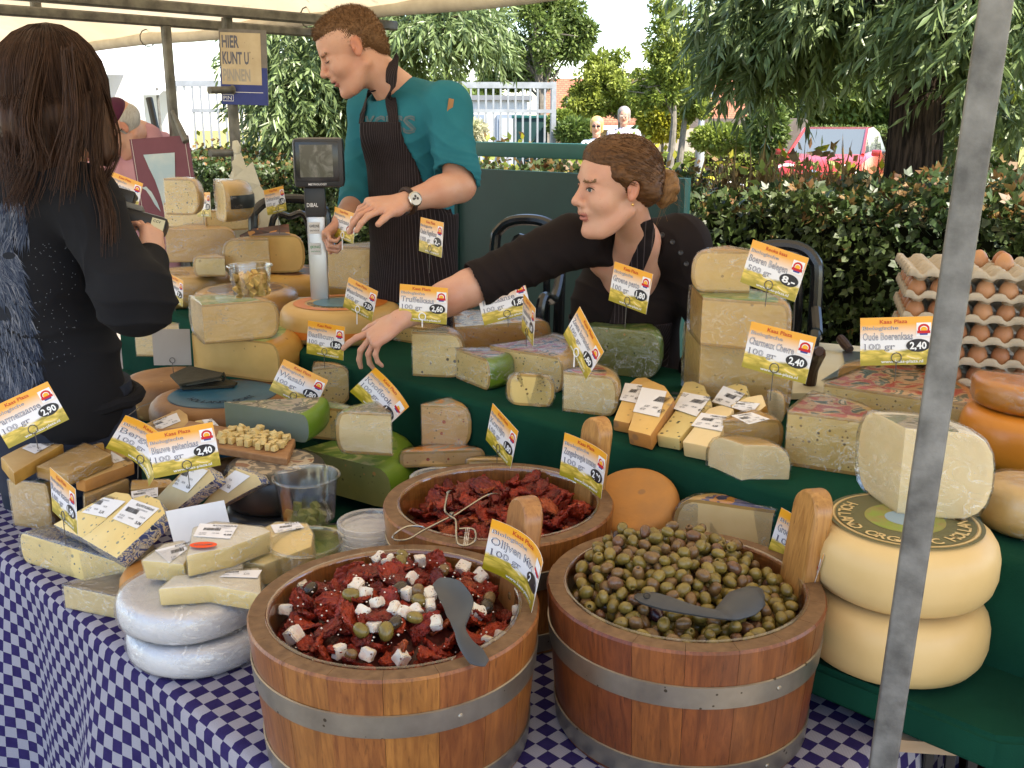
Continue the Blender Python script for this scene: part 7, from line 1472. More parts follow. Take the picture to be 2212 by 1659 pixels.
def eyes(t, hc, R, S, closed=False):
	EW = mk('eye_white', (.60, .55, .51), (.55, .49, .46), scale=20, rough=.2); IR = flat('iris_grey', (.07, .085, .085), .12); LS = flat('lash_brown', (.035, .018, .012), .6); LID = mk('eyelid_skin', (.47, .22, .15), (.42, .18, .12), scale=30, rough=.45)
	for y in (1, -1):
		c = hc + R @ (nv(.0905, .0325 * y, .001) * S); f = R @ nv(.90, .40 * y, -.04); f /= np.linalg.norm(f); u = R @ nv(0, 0, 1); u = u - f * f.dot(u); u /= np.linalg.norm(u); s = np.cross(u, f)
		P = lambda a, b, l: Vector(tuple(c + (s * a + u * b + f * (l - 14 * a * a)) * S)); n = 14
		up = [(-.0135 + .027 * k / n, (.0056 if not closed else -.0030) * math.sin(math.pi * k / n) ** .8) for k in range(n + 1)]; lo = [(-.0135 + .027 * k / n, -.0048 * math.sin(math.pi * k / n) ** .8) for k in range(n + 1)]
		mb = MB(); mb.add([P(a, b, .0012) for a, b in lo] + [P(a, b, .0012) for a, b in up], [(k, k + 1, n + 2 + k, n + 1 + k) for k in range(n)]); e = mb.build('eye', EW, t, angle=0)
		mb = MB(); mb.add([P(-.001 + .0052 * math.cos(q), min(.0046 if not closed else -.003, .0005 + .0052 * math.sin(q)), .0018) for q in np.linspace(0, math.tau, 12, endpoint=False)], [list(range(12))]); mb.build('iris', IR, e, smooth=False)
		mb = MB(); mb.tube([P(a, b, .0022) for a, b in up], [.0009 + .0008 * math.sin(math.pi * k / n) for k in range(n + 1)], 5); mb.build('lashes', LS, t); mb = MB(); mb.tube([P(a, b, .0010) for a, b in lo], .0007, 5); mb.build('lower_lid', LID, t)
		mb = MB(); mb.tube([P(a * 1.08, b + .0042, .0003) for a, b in up], .0011, 5); mb.build('lid_crease', LID, t)
# ---------------------------------------------------------------- the man at the scale
def man():
	D = 3.06; t = thing('person', 'man in teal long-sleeved shirt and striped apron looking down at the scale', 'person', (PD(880, 600, 3.22).x, PD(880, 600, 3.22).y, 0))
	R = frame_of((-.88, -.28, -.48), (-.38, -.08, 1)); hc = V3(PD(760, 106, D)); S = 1.0
	fc = V3((-.66, -.75, 0)); fc /= np.linalg.norm(fc); lat = np.cross(nv(0, 0, 1), fc)            # lat points to his left
	sh_l = V3(PD(965, 232, 3.03)); sh_r = V3(PD(800, 235, 3.36)); chest = V3(PD(888, 300, 3.19)); waist = V3(PD(893, 470, 3.22)); hip = V3(PD(893, 640, 3.24)); el = V3(PD(993, 402, 2.99)); wr = V3(PD(868, 438, 2.86)); nk = V3(PD(862, 205, 3.14))
	wr_r = V3(PD(738, 478, 3.08)); el_r = V3(PD(775, 425, 3.28))
	head = head_prims(hc, R, S, mouth=.0022) + [cap(hc + R @ (nv(-.028, 0, -.05) * S), nk, .056, .062, .02), cap(nk, V3(PD(875, 240, 3.16)), .062, .08, .03)]
	arm = [cap(sh_l, el, .048, .043), cap(el, el + (wr - el) * .35, .044, .045, .03), cap(el + (wr - el) * .3, wr, .045, .028, .02, sq=None), cap(el_r, wr_r, .044, .030)]
	hd = V3(PD(795, 446, 2.80)) - wr; hand = hand_prims(wr + hd * .03, hd, nv(.15, .45, -.85), 1.06, ((12, 26, 16), (20, 28, 18), (26, 30, 20), (32, 34, 22)), (10, 3, -4, -12), (24, 16), left=True)
	hand2 = hand_prims(wr_r, V3(PD(700, 512, 3.06)) - wr_r, nv(.6, -.2, -.6), .85, (60, 62, 62, 62), (4, 1, -2, -5), (25, 30))
	core = [cap(chest, waist, .10, .10)]
	figure('body', head + arm + hand + hand2 + core, .0032, SKINS, t)
	eyes(t, hc, R, S, True)
	# short hair
	hp = [ell(hc + R @ (nv(-.018, 0, .038) * S), nv(.0968, .0782, .0832) * S, R, .01), ell(hc + R @ (nv(-.075, 0, -.02) * S), nv(.034, .057, .05) * S, R, .03), ell(hc + R @ (nv(.018, 0, .075) * S), nv(.070, .058, .040) * S, R, .02), ell(hc + R @ (nv(.124, 0, -.016) * S), nv(.086, .13, .094) * S, R, .004, 's'), ell(hc + R @ (nv(.06, .08, -.045) * S), nv(.062, .05, .085) * S, R, .008, 's'), ell(hc + R @ (nv(.06, -.08, -.045) * S), nv(.062, .05, .085) * S, R, .008, 's'), ell(hc + R @ (nv(-.03, 0, -.13) * S), nv(.09, .10, .055) * S, R, .01, 's')]
	for y in (-1, 1): hp.append(ell(hc + R @ (nv(-.004, .082 * y, -.004) * S), nv(.024, .02, .036) * S, R, .005, 's'))
	o, HP, HQ = figure('hair', hp, .0032, [hair_mat('man_hair', (.190, .095, .042), (.105, .050, .022), R @ nv(-.8, 0, .3), 60, 5)], t, it=1, wrinkle=lambda P: .0018 * np.sin(P[:, 0] * 900 + 3 * np.sin(P[:, 2] * 400)) * np.sin(P[:, 1] * 800))
	# tufts standing along the hair
	q_ = (HP - (hc + R @ (nv(-.018, 0, .038) * S))) @ R / (nv(.0968, .0782, .0832) * S); ok = np.nonzero((q_ ** 2).sum(1) > .97)[0]; n_ = 6500; idx = RNG.choice(ok, n_); out = unit(HP[idx] - hc); dr = unit(out * .42 + (R @ nv(.30, 0, .30))[None] + RNG.normal(0, .22, (n_, 3)) + (R @ nv(-.3, 0, -.75))[None] * (HP[idx] @ (R @ nv(0, 0, 1)) < hc @ (R @ nv(0, 0, 1)) + .03)[:, None]); L = RNG.uniform(.006, .012, (n_, 1)); k = np.linspace(0, 1, 3)[None, :, None]; strands('hair_tufts', HP[idx][:, None] - out[:, None] * .002 + dr[:, None] * L[:, None] * k, RNG.uniform(.0005, .0009, n_), hair_mat('man_hair', None, None, None), t)['kind'] = 'stuff'
	# shirt
	SH = cloth_mat('teal_jersey', (.020, .155, .200), (.015, .120, .160)); f_ = V3(fc); torso = [cap(chest + nv(0, 0, .02), waist, .155, .142, .03, sq=(fc, .80)), cap(waist, hip, .142, .150, .03, sq=(fc, .80)), cap(sh_l, sh_r, .074, .074, .06), cap(nk + nv(0, 0, -.045), chest, .085, .13, .05, sq=(fc, .85)), cap(chest + fc * .05 + lat * .06 + nv(0, 0, .03), chest + fc * .05 - lat * .06 + nv(0, 0, .03), .085, .085, .05)]
	slv = [cap(sh_l, el + (sh_l - el) * .12, .072, .066, .03), cap(el + (sh_l - el) * .16, el + (wr - el) * .10, .066, .060, .02), cap(sh_r, el_r, .070, .062, .03), cap(el_r, el_r + (wr_r - el_r) * .3, .060, .052, .02)]
	nb = [cap(hc + R @ (nv(-.028, 0, -.05) * S), nk + nv(0, 0, -.012), .064, .070, .008, 's'), cap(el + (wr - el) * .14, wr, .075, .05, .006, 's')]
	wr_f = folds([((.25, .1, .97), 170, 0, .0036, el, .085), ((.5, .3, .8), 62, 1, .0036, sh_l * .5 + el * .5, .14), ((.75, .2, .62), 48, 2, .0050, waist + nv(.05, -.05, .08), .22), ((.6, .2, -.75), 38, 3, .0034, chest, .25)])
	o, SP, SQ = figure('shirt', torso + slv + nb, .0042, [SH], t, wrinkle=wr_f); bv = bvh_of(SP, SQ)
	# lettering printed on the chest and the sleeve badge
	mb = MB(); c0 = Vector(tuple(chest + fc * .30 + nv(0, 0, .060))); ex = Vector(tuple(lat)); fr = (c0, ex, Vector((0, 0, 1)), Vector(tuple(-fc)))
	def stick(s, x, y, h, wd, lift, bold, m_):
		vs, fs, w0 = text2d(s, bold); sy = h / .7; sx = wd / w0; pts = []
		for a, b in vs:
			q = c0 + ex * (x + (a - w0 / 2) * sx / 1) + Vector((0, 0, y + b * sy)); hit = bv.ray_cast(q, Vector(tuple(-fc))); pts.append((hit[0] + Vector(tuple(fc)) * lift) if hit[0] else q - Vector(tuple(fc)) * .14)
		mb.add(pts, fs, m_)
	stick('EXCESS', .02, -.04, .050, .23, .0030, .03, 0); stick('EXCESS', .02, -.04, .050, .23, .0042, -.012, 1); mb.build('shirt_lettering', [flat('print_grey', (.10, .13, .14)), flat('print_teal', (.045, .115, .14))], t, smooth=False)
	b0 = bv.ray_cast(PD(973, 228, 1.0), (PD(973, 228, 3) - PD(973, 228, 1)).normalized())[0]
	if b0: mb = MB(); mb.box(b0 + Vector((0, -.001, 0)), (.017, .003, .040), rz(R_(25)) @ Matrix.Rotation(R_(10), 3, 'Y'), bev=.0015); mb.build('sleeve_badge', flat('badge_tan', (.30, .15, .06)), t)
	# apron
	APM = pinstripe('apron_pinstripe', lat)
	ztop = PD(870, 262, 3.02).z; zw = waist[2] + .02
	def region(X, Y, Z):
		l = (X - chest[0]) * lat[0] + (Y - chest[1]) * lat[1]; f = (X - chest[0]) * fc[0] + (Y - chest[1]) * fc[1]; hw = np.where(Z > zw, .088 + .085 * np.clip((ztop - Z) / (ztop - zw), 0, 1) ** 1.6, .26); return np.maximum(np.maximum(np.abs(l - .012) - hw, Z - ztop), np.maximum(-f + np.where(Z > zw, .0, -.06), hip[2] - .0 - Z))
	P, Q, tg = shell(torso, .004, .0085, region, .0042); P = smooth_v(P, Q, 1); fastmesh('apron', P, Q, [APM], t, smooth=True)
	def strap(pts, wd, nm):
		path = smooth_path([Vector(tuple(p)) for p in pts], 22); out = []; ups = []
		for p in path:
			n = bv.find_nearest(p); nn = (p - Vector(tuple(nk))).normalized(); nn = n[1] if n[0] else nn; ups.append(nn if nn.dot(p - Vector(tuple(chest))) > 0 else -nn); out.append(p)
		mb = MB(); sweep(mb, out, [wd] * 22, [.004] * 22, ups); o = mb.build(nm, APM, t, angle=60); fix_normals(o)
	def onb(u, v, lift=.006):
		o_ = PD(u, v, .5); h = bv.ray_cast(o_, (PD(u, v, 3) - o_).normalized()); return h[0] + h[1] * lift if h[0] else PD(u, v, 3.0)
	strap([onb(853, 268), onb(850, 240), onb(846, 212, .008), PD(845, 186, 2.99), PD(846, 155, 2.995), PD(852, 124, 3.05)], .038, 'neck_strap'); strap([onb(783, 268), onb(788, 240), onb(797, 215, .008), PD(808, 196, 3.08)], .032, 'neck_strap')
	# watch
	a = wr + (el - wr) * .10; ax = unit((el - wr)[None])[0]; mb = MB(); sd = np.cross(ax, nv(0, 0, 1)); sd /= np.linalg.norm(sd); u2 = np.cross(sd, ax); mb.tube([Vector(tuple(a + (sd * math.cos(q) + u2 * math.sin(q)) * .0345)) for q in np.linspace(0, math.tau, 25)[:-1]], .008, 6, closed=True); w_ = thing('wristwatch', 'steel chronograph on a brown leather strap at the man\'s wrist', 'watch', a); st = mb.build('strap', mk('brown_leather', (.035, .016, .011), (.025, .012, .008), scale=40, rough=.5), w_)
	for q in st.data.vertices: pass
	vd = V3((CAM - Vector(tuple(a))).normalized()); vd = vd - ax * ax.dot(vd); vd /= np.linalg.norm(vd); cw = Vector(tuple(a + vd * .036)); rq = Vector(tuple(vd)).to_track_quat('Z', 'Y').to_matrix()
	mb = MB(); mb.lathe([(0, -.004), (.021, -.004), (.0225, 0), (.0215, .005), (.0185, .0065), (.0175, .005)], cw, 28, rot=rq); mb.build('case', mk('watch_steel', (.55, .54, .52), (.5, .5, .48), scale=20, rough=.25, metal=1), w_)
	mb = MB(); mb.lathe([(0, .0052), (.0178, .0052)], cw, 24, rot=rq); dl = mb.build('dial', flat('dial_silver', (.60, .58, .54), .3), w_, smooth=False)
	for x, y in ((-.007, 0), (.007, .001), (0, .0075)): mb = MB(); mb.lathe([(0, .0056), (.0042, .0056)], cw + rq @ Vector((x, y, 0)), 14, rot=rq); mb.build('subdial', flat('subdial_dark', (.05, .035, .03), .4), dl, smooth=False)
	# trousers below the counter
	mb = MB()
	for s in (-1, 1): hp_ = Vector(tuple(hip + lat * s * .09 - fc * .02)); mb.tube([hp_, Vector((hp_.x, hp_.y, .45)), Vector((hp_.x, hp_.y, .02))], [.10, .075, .065], 14)
	tr = mb.build('trousers', cloth_mat('dark_trousers', (.03, .03, .045), (.02, .02, .03)), t)
man()
# ---------------------------------------------------------------- the woman reaching across
def woman():
	D = 2.42; t = thing('person', 'woman in black top with pinned-up hair reaching across the counter', 'person', (PD(1380, 700, 2.75).x, PD(1380, 700, 2.75).y, 0)); R = frame_of((-.93, -.36, -.06), (-.10, -.08, 1)); hc = V3(PD(1334, 402, D)); S = .98
	sh_r = V3(PD(1232, 522, 2.60)); sh_l = V3(PD(1470, 528, 2.66)); nk = V3(PD(1378, 522, 2.58)); chest = V3(PD(1358, 636, 2.82)); waist = V3(PD(1380, 830, 3.0)); hip = V3(PD(1400, 1000, 3.1)); el = V3(PD(1015, 622, 2.52)); wr = V3(PD(862, 692, 2.50)); el_l = V3(PD(1545, 720, 2.72)); wr_l = V3(PD(1478, 850, 2.66))
	head = head_prims(hc, R, S, True) + [cap(hc + R @ (nv(-.030, 0, -.050) * S), nk, .043, .048, .02), cap(nk, V3(PD(1362, 600, 2.70)), .055, .075, .03), cap(V3(PD(1300, 565, 2.66)), V3(PD(1440, 556, 2.68)), .036, .038, .05)]
	arm = [cap(sh_r, el, .050, .042), cap(el, el + (wr - el) * .35, .043, .042, .03), cap(el + (wr - el) * .3, wr, .042, .0255, .02), cap(sh_l, el_l, .05, .045), cap(el_l, wr_l, .043, .028)]
	hd = V3(PD(790, 742, 2.50)) - wr; hand = hand_prims(wr, hd, nv(-.15, .25, -.95), .96, ((-6, 14, 10), (20, 28, 20), (30, 34, 24), (36, 36, 26)), (14, 4, -3, -10), (34, 12), left=False, k=.005)
	hand2 = hand_prims(wr_l, nv(-.8, -.3, -.3), nv(0, .2, -1), .92, (20, 24, 26, 28))
	_, BP_, BQ_ = figure('body', head + arm + hand + hand2 + [cap(chest, waist, .09, .09)], .0032, SKINS, t); bv2 = bvh_of(BP_, BQ_)
	eyes(t, hc, R, S)
	mb = MB(); p = hc + R @ (nv(.004, .086, -.036) * S); mb.lathe([(.0035 * math.sin(a), .0035 * math.cos(a)) for a in np.linspace(0, math.pi, 6)], p, 10); mb.build('earring', mk('gold', (.65, .42, .15), (.6, .38, .12), scale=10, rough=.25, metal=1), t)
	# ring on the ring finger
	HM = hair_mat('woman_hair', (.130, .058, .022), (.050, .021, .009), R @ nv(-.95, 0, -.25), 46, 16)
	hp = [ell(hc + R @ (nv(-.018, 0, .040) * S), nv(.0995, .0812, .086) * S, R, .01), ell(hc + R @ (nv(-.07, 0, .0) * S), nv(.045, .066, .06) * S, R, .03), ell(hc + R @ (nv(.03, 0, .075) * S), nv(.055, .064, .045) * S, R, .02), cap(hc + R @ (nv(.03, .072, .035) * S), hc + R @ (nv(-.06, .070, -.015) * S), .016 * S, .022 * S, .02), cap(hc + R @ (nv(.03, -.072, .035) * S), hc + R @ (nv(-.06, -.070, -.015) * S), .016 * S, .022 * S, .02),
          ell(hc + R @ (nv(.124, 0, -.022) * S), nv(.088, .13, .098) * S, R, .006, 's'), ell(hc + R @ (nv(.055, .085, -.055) * S), nv(.060, .045, .080) * S, R, .010, 's'), ell(hc + R @ (nv(.055, -.085, -.055) * S), nv(.060, .045, .080) * S, R, .010, 's'), ell(hc + R @ (nv(-.02, 0, -.13) * S), nv(.10, .10, .07) * S, R, .012, 's'), ell(hc + R @ (nv(-.004, .088, -.008) * S), nv(.022, .02, .030) * S, R, .005, 's')]
	o, HP, HQ = figure('hair', hp, .0032, [HM], t, it=2, wrinkle=lambda P: .0006 * np.sin((P - hc) @ (R @ nv(.25, .3, 1)) * 420))
	bun = [ell(hc + R @ (nv(-.118, .012, -.012) * S), nv(.034, .044, .045) * S, R, .012)]
	for k in range(9): a = k * .7; p = hc + R @ (nv(-.122 - .012 * math.cos(a * 1.7), .012 + .036 * math.cos(a), -.012 + .040 * math.sin(a)) * S); q = hc + R @ (nv(-.140, .012 + .030 * math.cos(a + 1.2), -.012 + .034 * math.sin(a + 1.2)) * S); bun.append(cap(p, q, .0135 * S, .011 * S, .004))
	BH = hair_mat('woman_bun_hair', (.27, .14, .055), (.13, .062, .026), R @ nv(-.2, .7, .7), 46, 8); figure('hair_bun', bun, .003, [BH], t, it=1)
	# drawn-back strands and flyaways
	n_ = 3600; idx = RNG.choice(len(HP), n_); st = HP[idx]; tgt = hc + R @ (nv(-.10, .01, -.01) * S); k = np.linspace(0, 1, 7)[None, :, None]; end = st + (tgt - st) * RNG.uniform(.3, .6, (n_, 1)); mid = (st + end) / 2; outw = unit(mid - (hc + R @ (nv(-.018, 0, .03) * S))); L = np.linalg.norm(end - st, axis=1)[:, None]
	paths = st[:, None] * (1 - k) + end[:, None] * k + outw[:, None] * (L[:, None] * RNG.uniform(.17, .25, (n_, 1, 1)) * np.sin(math.pi * k)) + unit(st - hc)[:, None] * .0008; strands('hair_strands', paths, RNG.uniform(.0004, .0008, n_), HM, t)['kind'] = 'stuff'
	fl = 60; a = RNG.uniform(0, 6.28, fl); s0 = hc + (R @ (np.stack([-.11 + .03 * RNG.normal(size=fl) * .5, .012 + .045 * np.cos(a), -.012 + .045 * np.sin(a)]) * S)).T; dr = unit(RNG.normal(size=(fl, 3)) + np.array([.5, 0, -.3])); k = np.linspace(0, 1, 6)[None, :, None]; ln = RNG.uniform(.02, .07, (fl, 1, 1)); strands('loose_hair', s0[:, None] + dr[:, None] * ln * k + np.array([0, 0, -1.0]) * ln * k * k * .5, RNG.uniform(.0004, .0006, fl), BH, t)['kind'] = 'stuff'
	# black top
	fc = V3((-.75, -.62, -.25)); fc /= np.linalg.norm(fc); BK = cloth_mat('black_knit', (.014, .009, .009), (.010, .007, .007), .85)
	torso = [cap(chest, waist, .150, .135, .04, sq=(fc, .82)), cap(waist, hip, .135, .16, .04), cap(sh_r + (sh_l - sh_r) * .06, sh_l, .062, .072, .07), cap(chest + nv(.02, 0, .09), chest, .10, .14, .05), ell(chest + fc * .06 + nv(0, 0, -.03), (.12, .10, .11), None, .05)]
	slv = [cap(sh_r, el + (sh_r - el) * .0, .072, .057, .03), cap(el + (sh_r - el) * .05, el + (wr - el) * .10, .057, .053, .02), cap(sh_l, el_l, .075, .062, .04), cap(el_l, wr_l + (el_l - wr_l) * .4, .058, .05, .03)]
	neck = [cap(hc + R @ (nv(-.025, 0, -.05) * S), nk + nv(0, 0, -.01), .058, .062, .01, 's'), ell(V3(PD(1350, 552, 2.53)), (.072, .075, .075), None, .01, 's'), cap(el + (wr - el) * .13, wr, .07, .05, .006, 's')]
	wf = folds([((.85, .2, .5), 60, 0, .0030, sh_r * .5 + el * .5, .16), ((.8, .1, .6), 110, 1, .0024, el, .08), ((.3, .2, .9), 40, 1, .004, chest, .25), ((.5, .3, .8), 45, 2, .003, sh_l, .15)]); o, SP, SQ = figure('top', torso + slv + neck, .0042, [BK], t, wrinkle=wf); bv = bvh_of(SP, SQ)
	def onb(u, v, lift=.006):
		o_ = PD(u, v, .5); d_ = (PD(u, v, 3) - o_).normalized(); hs = [h for h in (bv.ray_cast(o_, d_), bv2.ray_cast(o_, d_)) if h[0]]
		if not hs: return PD(u, v, 2.55)
		h = min(hs, key=lambda q: q[3]); return h[0] - d_ * lift
	ST_ = pinstripe('apron_pinstripe_dark', (.94, -.3, .2)); pts = [onb(1392, 480, .006), onb(1398, 505, .008), onb(1392, 535, .010), onb(1378, 570, .012), onb(1362, 610, .012), onb(1345, 655, .010), onb(1330, 710, .012)]; path = smooth_path(pts, 22); mb = MB(); sweep(mb, path, [.040] * 22, [.004] * 22, [Vector((-.15, -.95, .25)).normalized()] * 22); fix_normals(mb.build('neck_strap', ST_, t, angle=60))
	def region(X, Y, Z): zt = PD(1330, 700, 2.7).z; return np.maximum(np.maximum((X - chest[0]) - .11, -(X - chest[0]) - .17), np.maximum(Z - zt, waist[2] - .1 - Z) + 0 * X) + np.where((Y - chest[1]) > .03, .05, 0)
	P, Q, tg = shell(torso, .004, .0085, region, .0045); fastmesh('apron', smooth_v(P, Q, 1), Q, [ST_], t, smooth=True)
	for u, v in ((1430, 508), (1452, 523), (1470, 546), (1482, 570)):
		p = onb(u, v, .001); mb = MB(); mb.lathe([(0, .001), (.0035, .002), (.006, .0028), (.0075, 0)], p, 12, rot=Vector((0, -1, .2)).to_track_quat('Z', 'Y').to_matrix()); mb.build('button', flat('button_black', (.03, .028, .03), .3), t)
	mb = MB()
	for s in (-1, 1): hp_ = Vector((hip[0] + s * .09, hip[1] + .06, hip[2])); mb.tube([hp_, Vector((hp_.x, hp_.y + .1, .45)), Vector((hp_.x, hp_.y + .1, .02))], [.11, .08, .065], 14)
	mb.build('trousers', cloth_mat('dark_trousers', (.03, .03, .045), (.02, .02, .03)), t)
woman()
# ---------------------------------------------------------------- the customer with long hair at left
def girl():
	D = 2.26; t = thing('person', 'customer with long brown hair and black wolf-print jacket holding a payment terminal', 'person', (PD(130, 900, 2.40).x, PD(130, 900, 2.40).y, 0)); R = frame_of((.72, .50, -.50), (.35, .25, 1)); hc = V3(PD(118, 228, D)); S = 1.10
	nk = V3(PD(80, 375, 2.30)); sh = V3(PD(180, 432, 2.22)); sh2 = V3(PD(-70, 440, 2.34)); chest = V3(PD(85, 560, 2.38)); waist = V3(PD(110, 740, 2.44)); hip = V3(PD(140, 930, 2.46)); el = V3(PD(288, 648, 2.18)); wr = V3(PD(326, 556, 2.34)); hd0 = V3(PD(312, 508, 2.36)) - wr
	body = head_prims(hc, R, S, True) + [cap(hc + R @ (nv(-.02, 0, -.05) * S), nk, .05, .055, .03), cap(nk, chest, .06, .1, .04), cap(el, wr, .045, .028), cap(chest, waist, .09, .09)] + hand_prims(wr, hd0 + nv(.02, .0, .02), nv(-.6, .5, .5), .80, (40, 46, 46, 42), (4, 1, -2, -5), (30, 30), left=False)
	figure('body', body, .0034, SKINS, t)
	JK = mk('black_fleece', (.011, .011, .013), (.008, .008, .010), scale=7, rough=.9, spec=.15, bmp=.3, bscale=420, bdist=.001)
	fc = nv(.75, .62, 0); fc /= np.linalg.norm(fc); torso = [cap(chest + nv(0, 0, .03), waist, .165, .175, .05, sq=(fc, .80)), cap(waist, hip + nv(0, 0, .08), .175, .185, .04, sq=(fc, .82)), cap(sh, sh2, .075, .075, .07), cap(nk + nv(0, 0, -.05), chest, .09, .14, .06)]
	slv = [cap(sh, el, .070, .074, .04), cap(el, el + (wr - el) * .86, .074, .046, .03), ell(el + nv(.02, -.01, .01), (.065, .065, .075), None, .04)]
	sub = [cap(hc + R @ (nv(-.02, 0, -.06) * S), nk + nv(0, 0, -.005), .06, .064, .01, 's')]
	wf = folds([((.4, .2, .9), 42, 0, .006, el, .16), ((.8, .1, .5), 36, 1, .006, sh * .5 + el * .5, .16), ((.3, .1, .95), 30, 2, .008, waist, .25), ((.9, .1, .3), 26, 1, .005, chest, .22)]); o, JP, JQ = figure('jacket', torso + slv + sub, .0046, [JK], t, wrinkle=wf); bv = bvh_of(JP, JQ)
	mb = MB(); cz = Vector(tuple(hip + nv(0, 0, .085))); prof = []
	for k in range(28): a = math.tau * k / 28; prof.append(Vector((math.cos(a) * .185 * (1 if abs(math.cos(a)) < .5 else 1), math.sin(a) * .155, 0)))
	mb.tube([cz + p + Vector((0, 0, .004 * math.sin(k * 2))) for k, p in enumerate(prof)], .016, 8, closed=True); mb.build('jacket_hem', JK, t)
	JN = mk('dark_denim', (.016, .022, .040), (.010, .014, .026), scale=9, rough=.9, bmp=.3, bscale=500, bdist=.001); mb = MB(); hp = Vector(tuple(hip))
	mb.tube([hp + Vector((0, 0, .12)), hp, hp - Vector((0, 0, .12))], [.165, .172, .165], 26)
	for s in (-1, 1): q = hp + Vector((.085 * s, -.01 * s, -.08)); mb.tube([q, Vector((q.x, q.y, .48)), Vector((q.x, q.y, .02))], [.095, .075, .062], 14)
	mb.build('jeans', JN, t)
	mb = MB(); pk = [PD(u, v, 1) for u, v in ((268, 905), (300, 890), (330, 912), (318, 960), (280, 955))]
	mb.tube([PD(268, 905, 2.26), PD(300, 880, 2.27), PD(325, 870, 2.29)], .0012, 4); mb.build('pocket_seam', flat('denim_thread', (.10, .08, .06)), t)
	# ---- wolf print: fur strokes lying on the back of the jacket
	def on(u, v, lift=.0015):
		o_ = PD(u, v, .4); h = bv.ray_cast(o_, (PD(u, v, 3) - o_).normalized()); return (h[0] + h[1] * lift) if h[0] else None
	pr = random.Random(4); cols = [(.10, .11, .14), (.05, .062, .09), (.026, .036, .062), (.16, .165, .19), (.013, .020, .042)]; mb = MB()
	def stroke(u, v, ang, ln, wd, c):
		a = on(u, v); du, dv = math.cos(ang), math.sin(ang); m_ = on(u + du * ln * .5, v + dv * ln * .5 + ln * .05); e = on(u + du * ln, v + dv * ln + ln * .16); s1 = on(u - dv * wd + du * ln * .35, v + du * wd + dv * ln * .35); s2 = on(u + dv * wd + du * ln * .35, v - du * wd + dv * ln * .35)
		if a and e and s1 and s2 and max((a - e).length, (s1 - s2).length) < .2: mb.add([a, s1, e, s2], [(0, 1, 2, 3)], c)
	for i in range(2400):
		v = pr.uniform(432, 870); f = (v - 432) / 438; right = 55 + 20 * math.sin(f * 3) if v < 520 else 22 + 62 * min(1, (v - 520) / 240) ** .8 * (1 if v < 800 else max(.2, 1 - (v - 800) / 90)); u = pr.uniform(-25, right)
		ear = v < 540; ang = (R_(100) if ear else R_(40 + 45 * f)) + pr.gauss(0, .22); edge = u / max(right, 1); c = pr.choices(range(5), (3, 3, 2, 1.2, 2) if edge < .7 else (1, 3, 3, .4, 3))[0]; stroke(u, v, ang, pr.uniform(16, 46), pr.uniform(.8, 1.9), c)
	for i in range(90): u, v = pr.uniform(60, 165), pr.uniform(520, 790); stroke(u, v, pr.uniform(0, 6), 3.0, .9, 3)
	o = mb.build('wolf_print', [flat('fur_print_%d' % k, c, .85) for k, c in enumerate(cols)], t, smooth=False); o['kind'] = 'stuff'
	# dark muzzle and eye of the print
	for nm, (cu, cv, ru, rv) in (('print_muzzle', (8, 690, 18, 32)), ('print_eye', (20, 552, 14, 8))):
		pts = [on(cu + ru * math.cos(a), cv + rv * math.sin(a), .0025) for a in np.linspace(0, math.tau, 14, endpoint=False)]
		if all(pts): mb = MB(); mb.add(pts, [list(range(14))]); mb.build(nm, flat('print_black', (.010, .012, .018), .8), t, smooth=False)
	# ---- hair: smooth mass, then strands over it
	HM = hair_mat('girl_hair', (.062, .028, .015), (.022, .010, .006), (0, 0, 1), 40, 18); hs = [ell(hc + R @ (nv(-.020, 0, .030) * S), nv(.107, .094, .098) * S, R, .01), ell(hc + R @ (nv(-.02, 0, -.05) * S), nv(.085, .100, .09) * S, R, .03)]
	for (u, v, d, u2, v2, d2, r1, r2) in ((95, 240, 2.24, 80, 365, 2.28, .070, .050), (50, 250, 2.28, 30, 375, 2.32, .055, .04), (150, 240, 2.24, 138, 350, 2.26, .050, .032), (195, 235, 2.20, 222, 330, 2.20, .036, .030), (120, 250, 2.18, 100, 360, 2.22, .040, .03), (30, 290, 2.3, 0, 390, 2.3, .05, .04)): hs.append(cap(V3(PD(u, v, d)), V3(PD(u2, v2, d2)), r1, r2, .04))
	hs.append(ell(hc + R @ (nv(.115, .01, -.05) * S), nv(.062, .075, .085) * S, R, .01, 's'))
	figure('hair', hs, .0045, [HM], t, it=2, wrinkle=lambda P: .0022 * np.sin(P[:, 0] * 260 + 2.2 * np.sin(P[:, 2] * 9) + P[:, 1] * 120))
	n = 2600; top = hc + R @ (nv(-.03, 0, .132) * S); rx, ry, rzz = .117 * S, .117 * S, .124 * S; fa = math.atan2(.50, .72); ph = RNG.uniform(0, math.tau, n); dlt = (ph - fa + math.pi) % math.tau - math.pi; ph = np.where(np.abs(dlt) < .75, fa + np.sign(dlt + 1e-6) * (.75 + RNG.random(n) * .5), ph); c0 = hc + R @ (nv(-.016, 0, .03) * S); Ln = RNG.uniform(.015, .13, n) * np.where(np.abs(((ph - fa + math.pi) % math.tau) - math.pi) < 1.2, .75, 1); k = 14; paths = np.zeros((n, k, 3)); jt = RNG.normal(0, .05, n); rs = RNG.uniform(.965, 1.03, n)
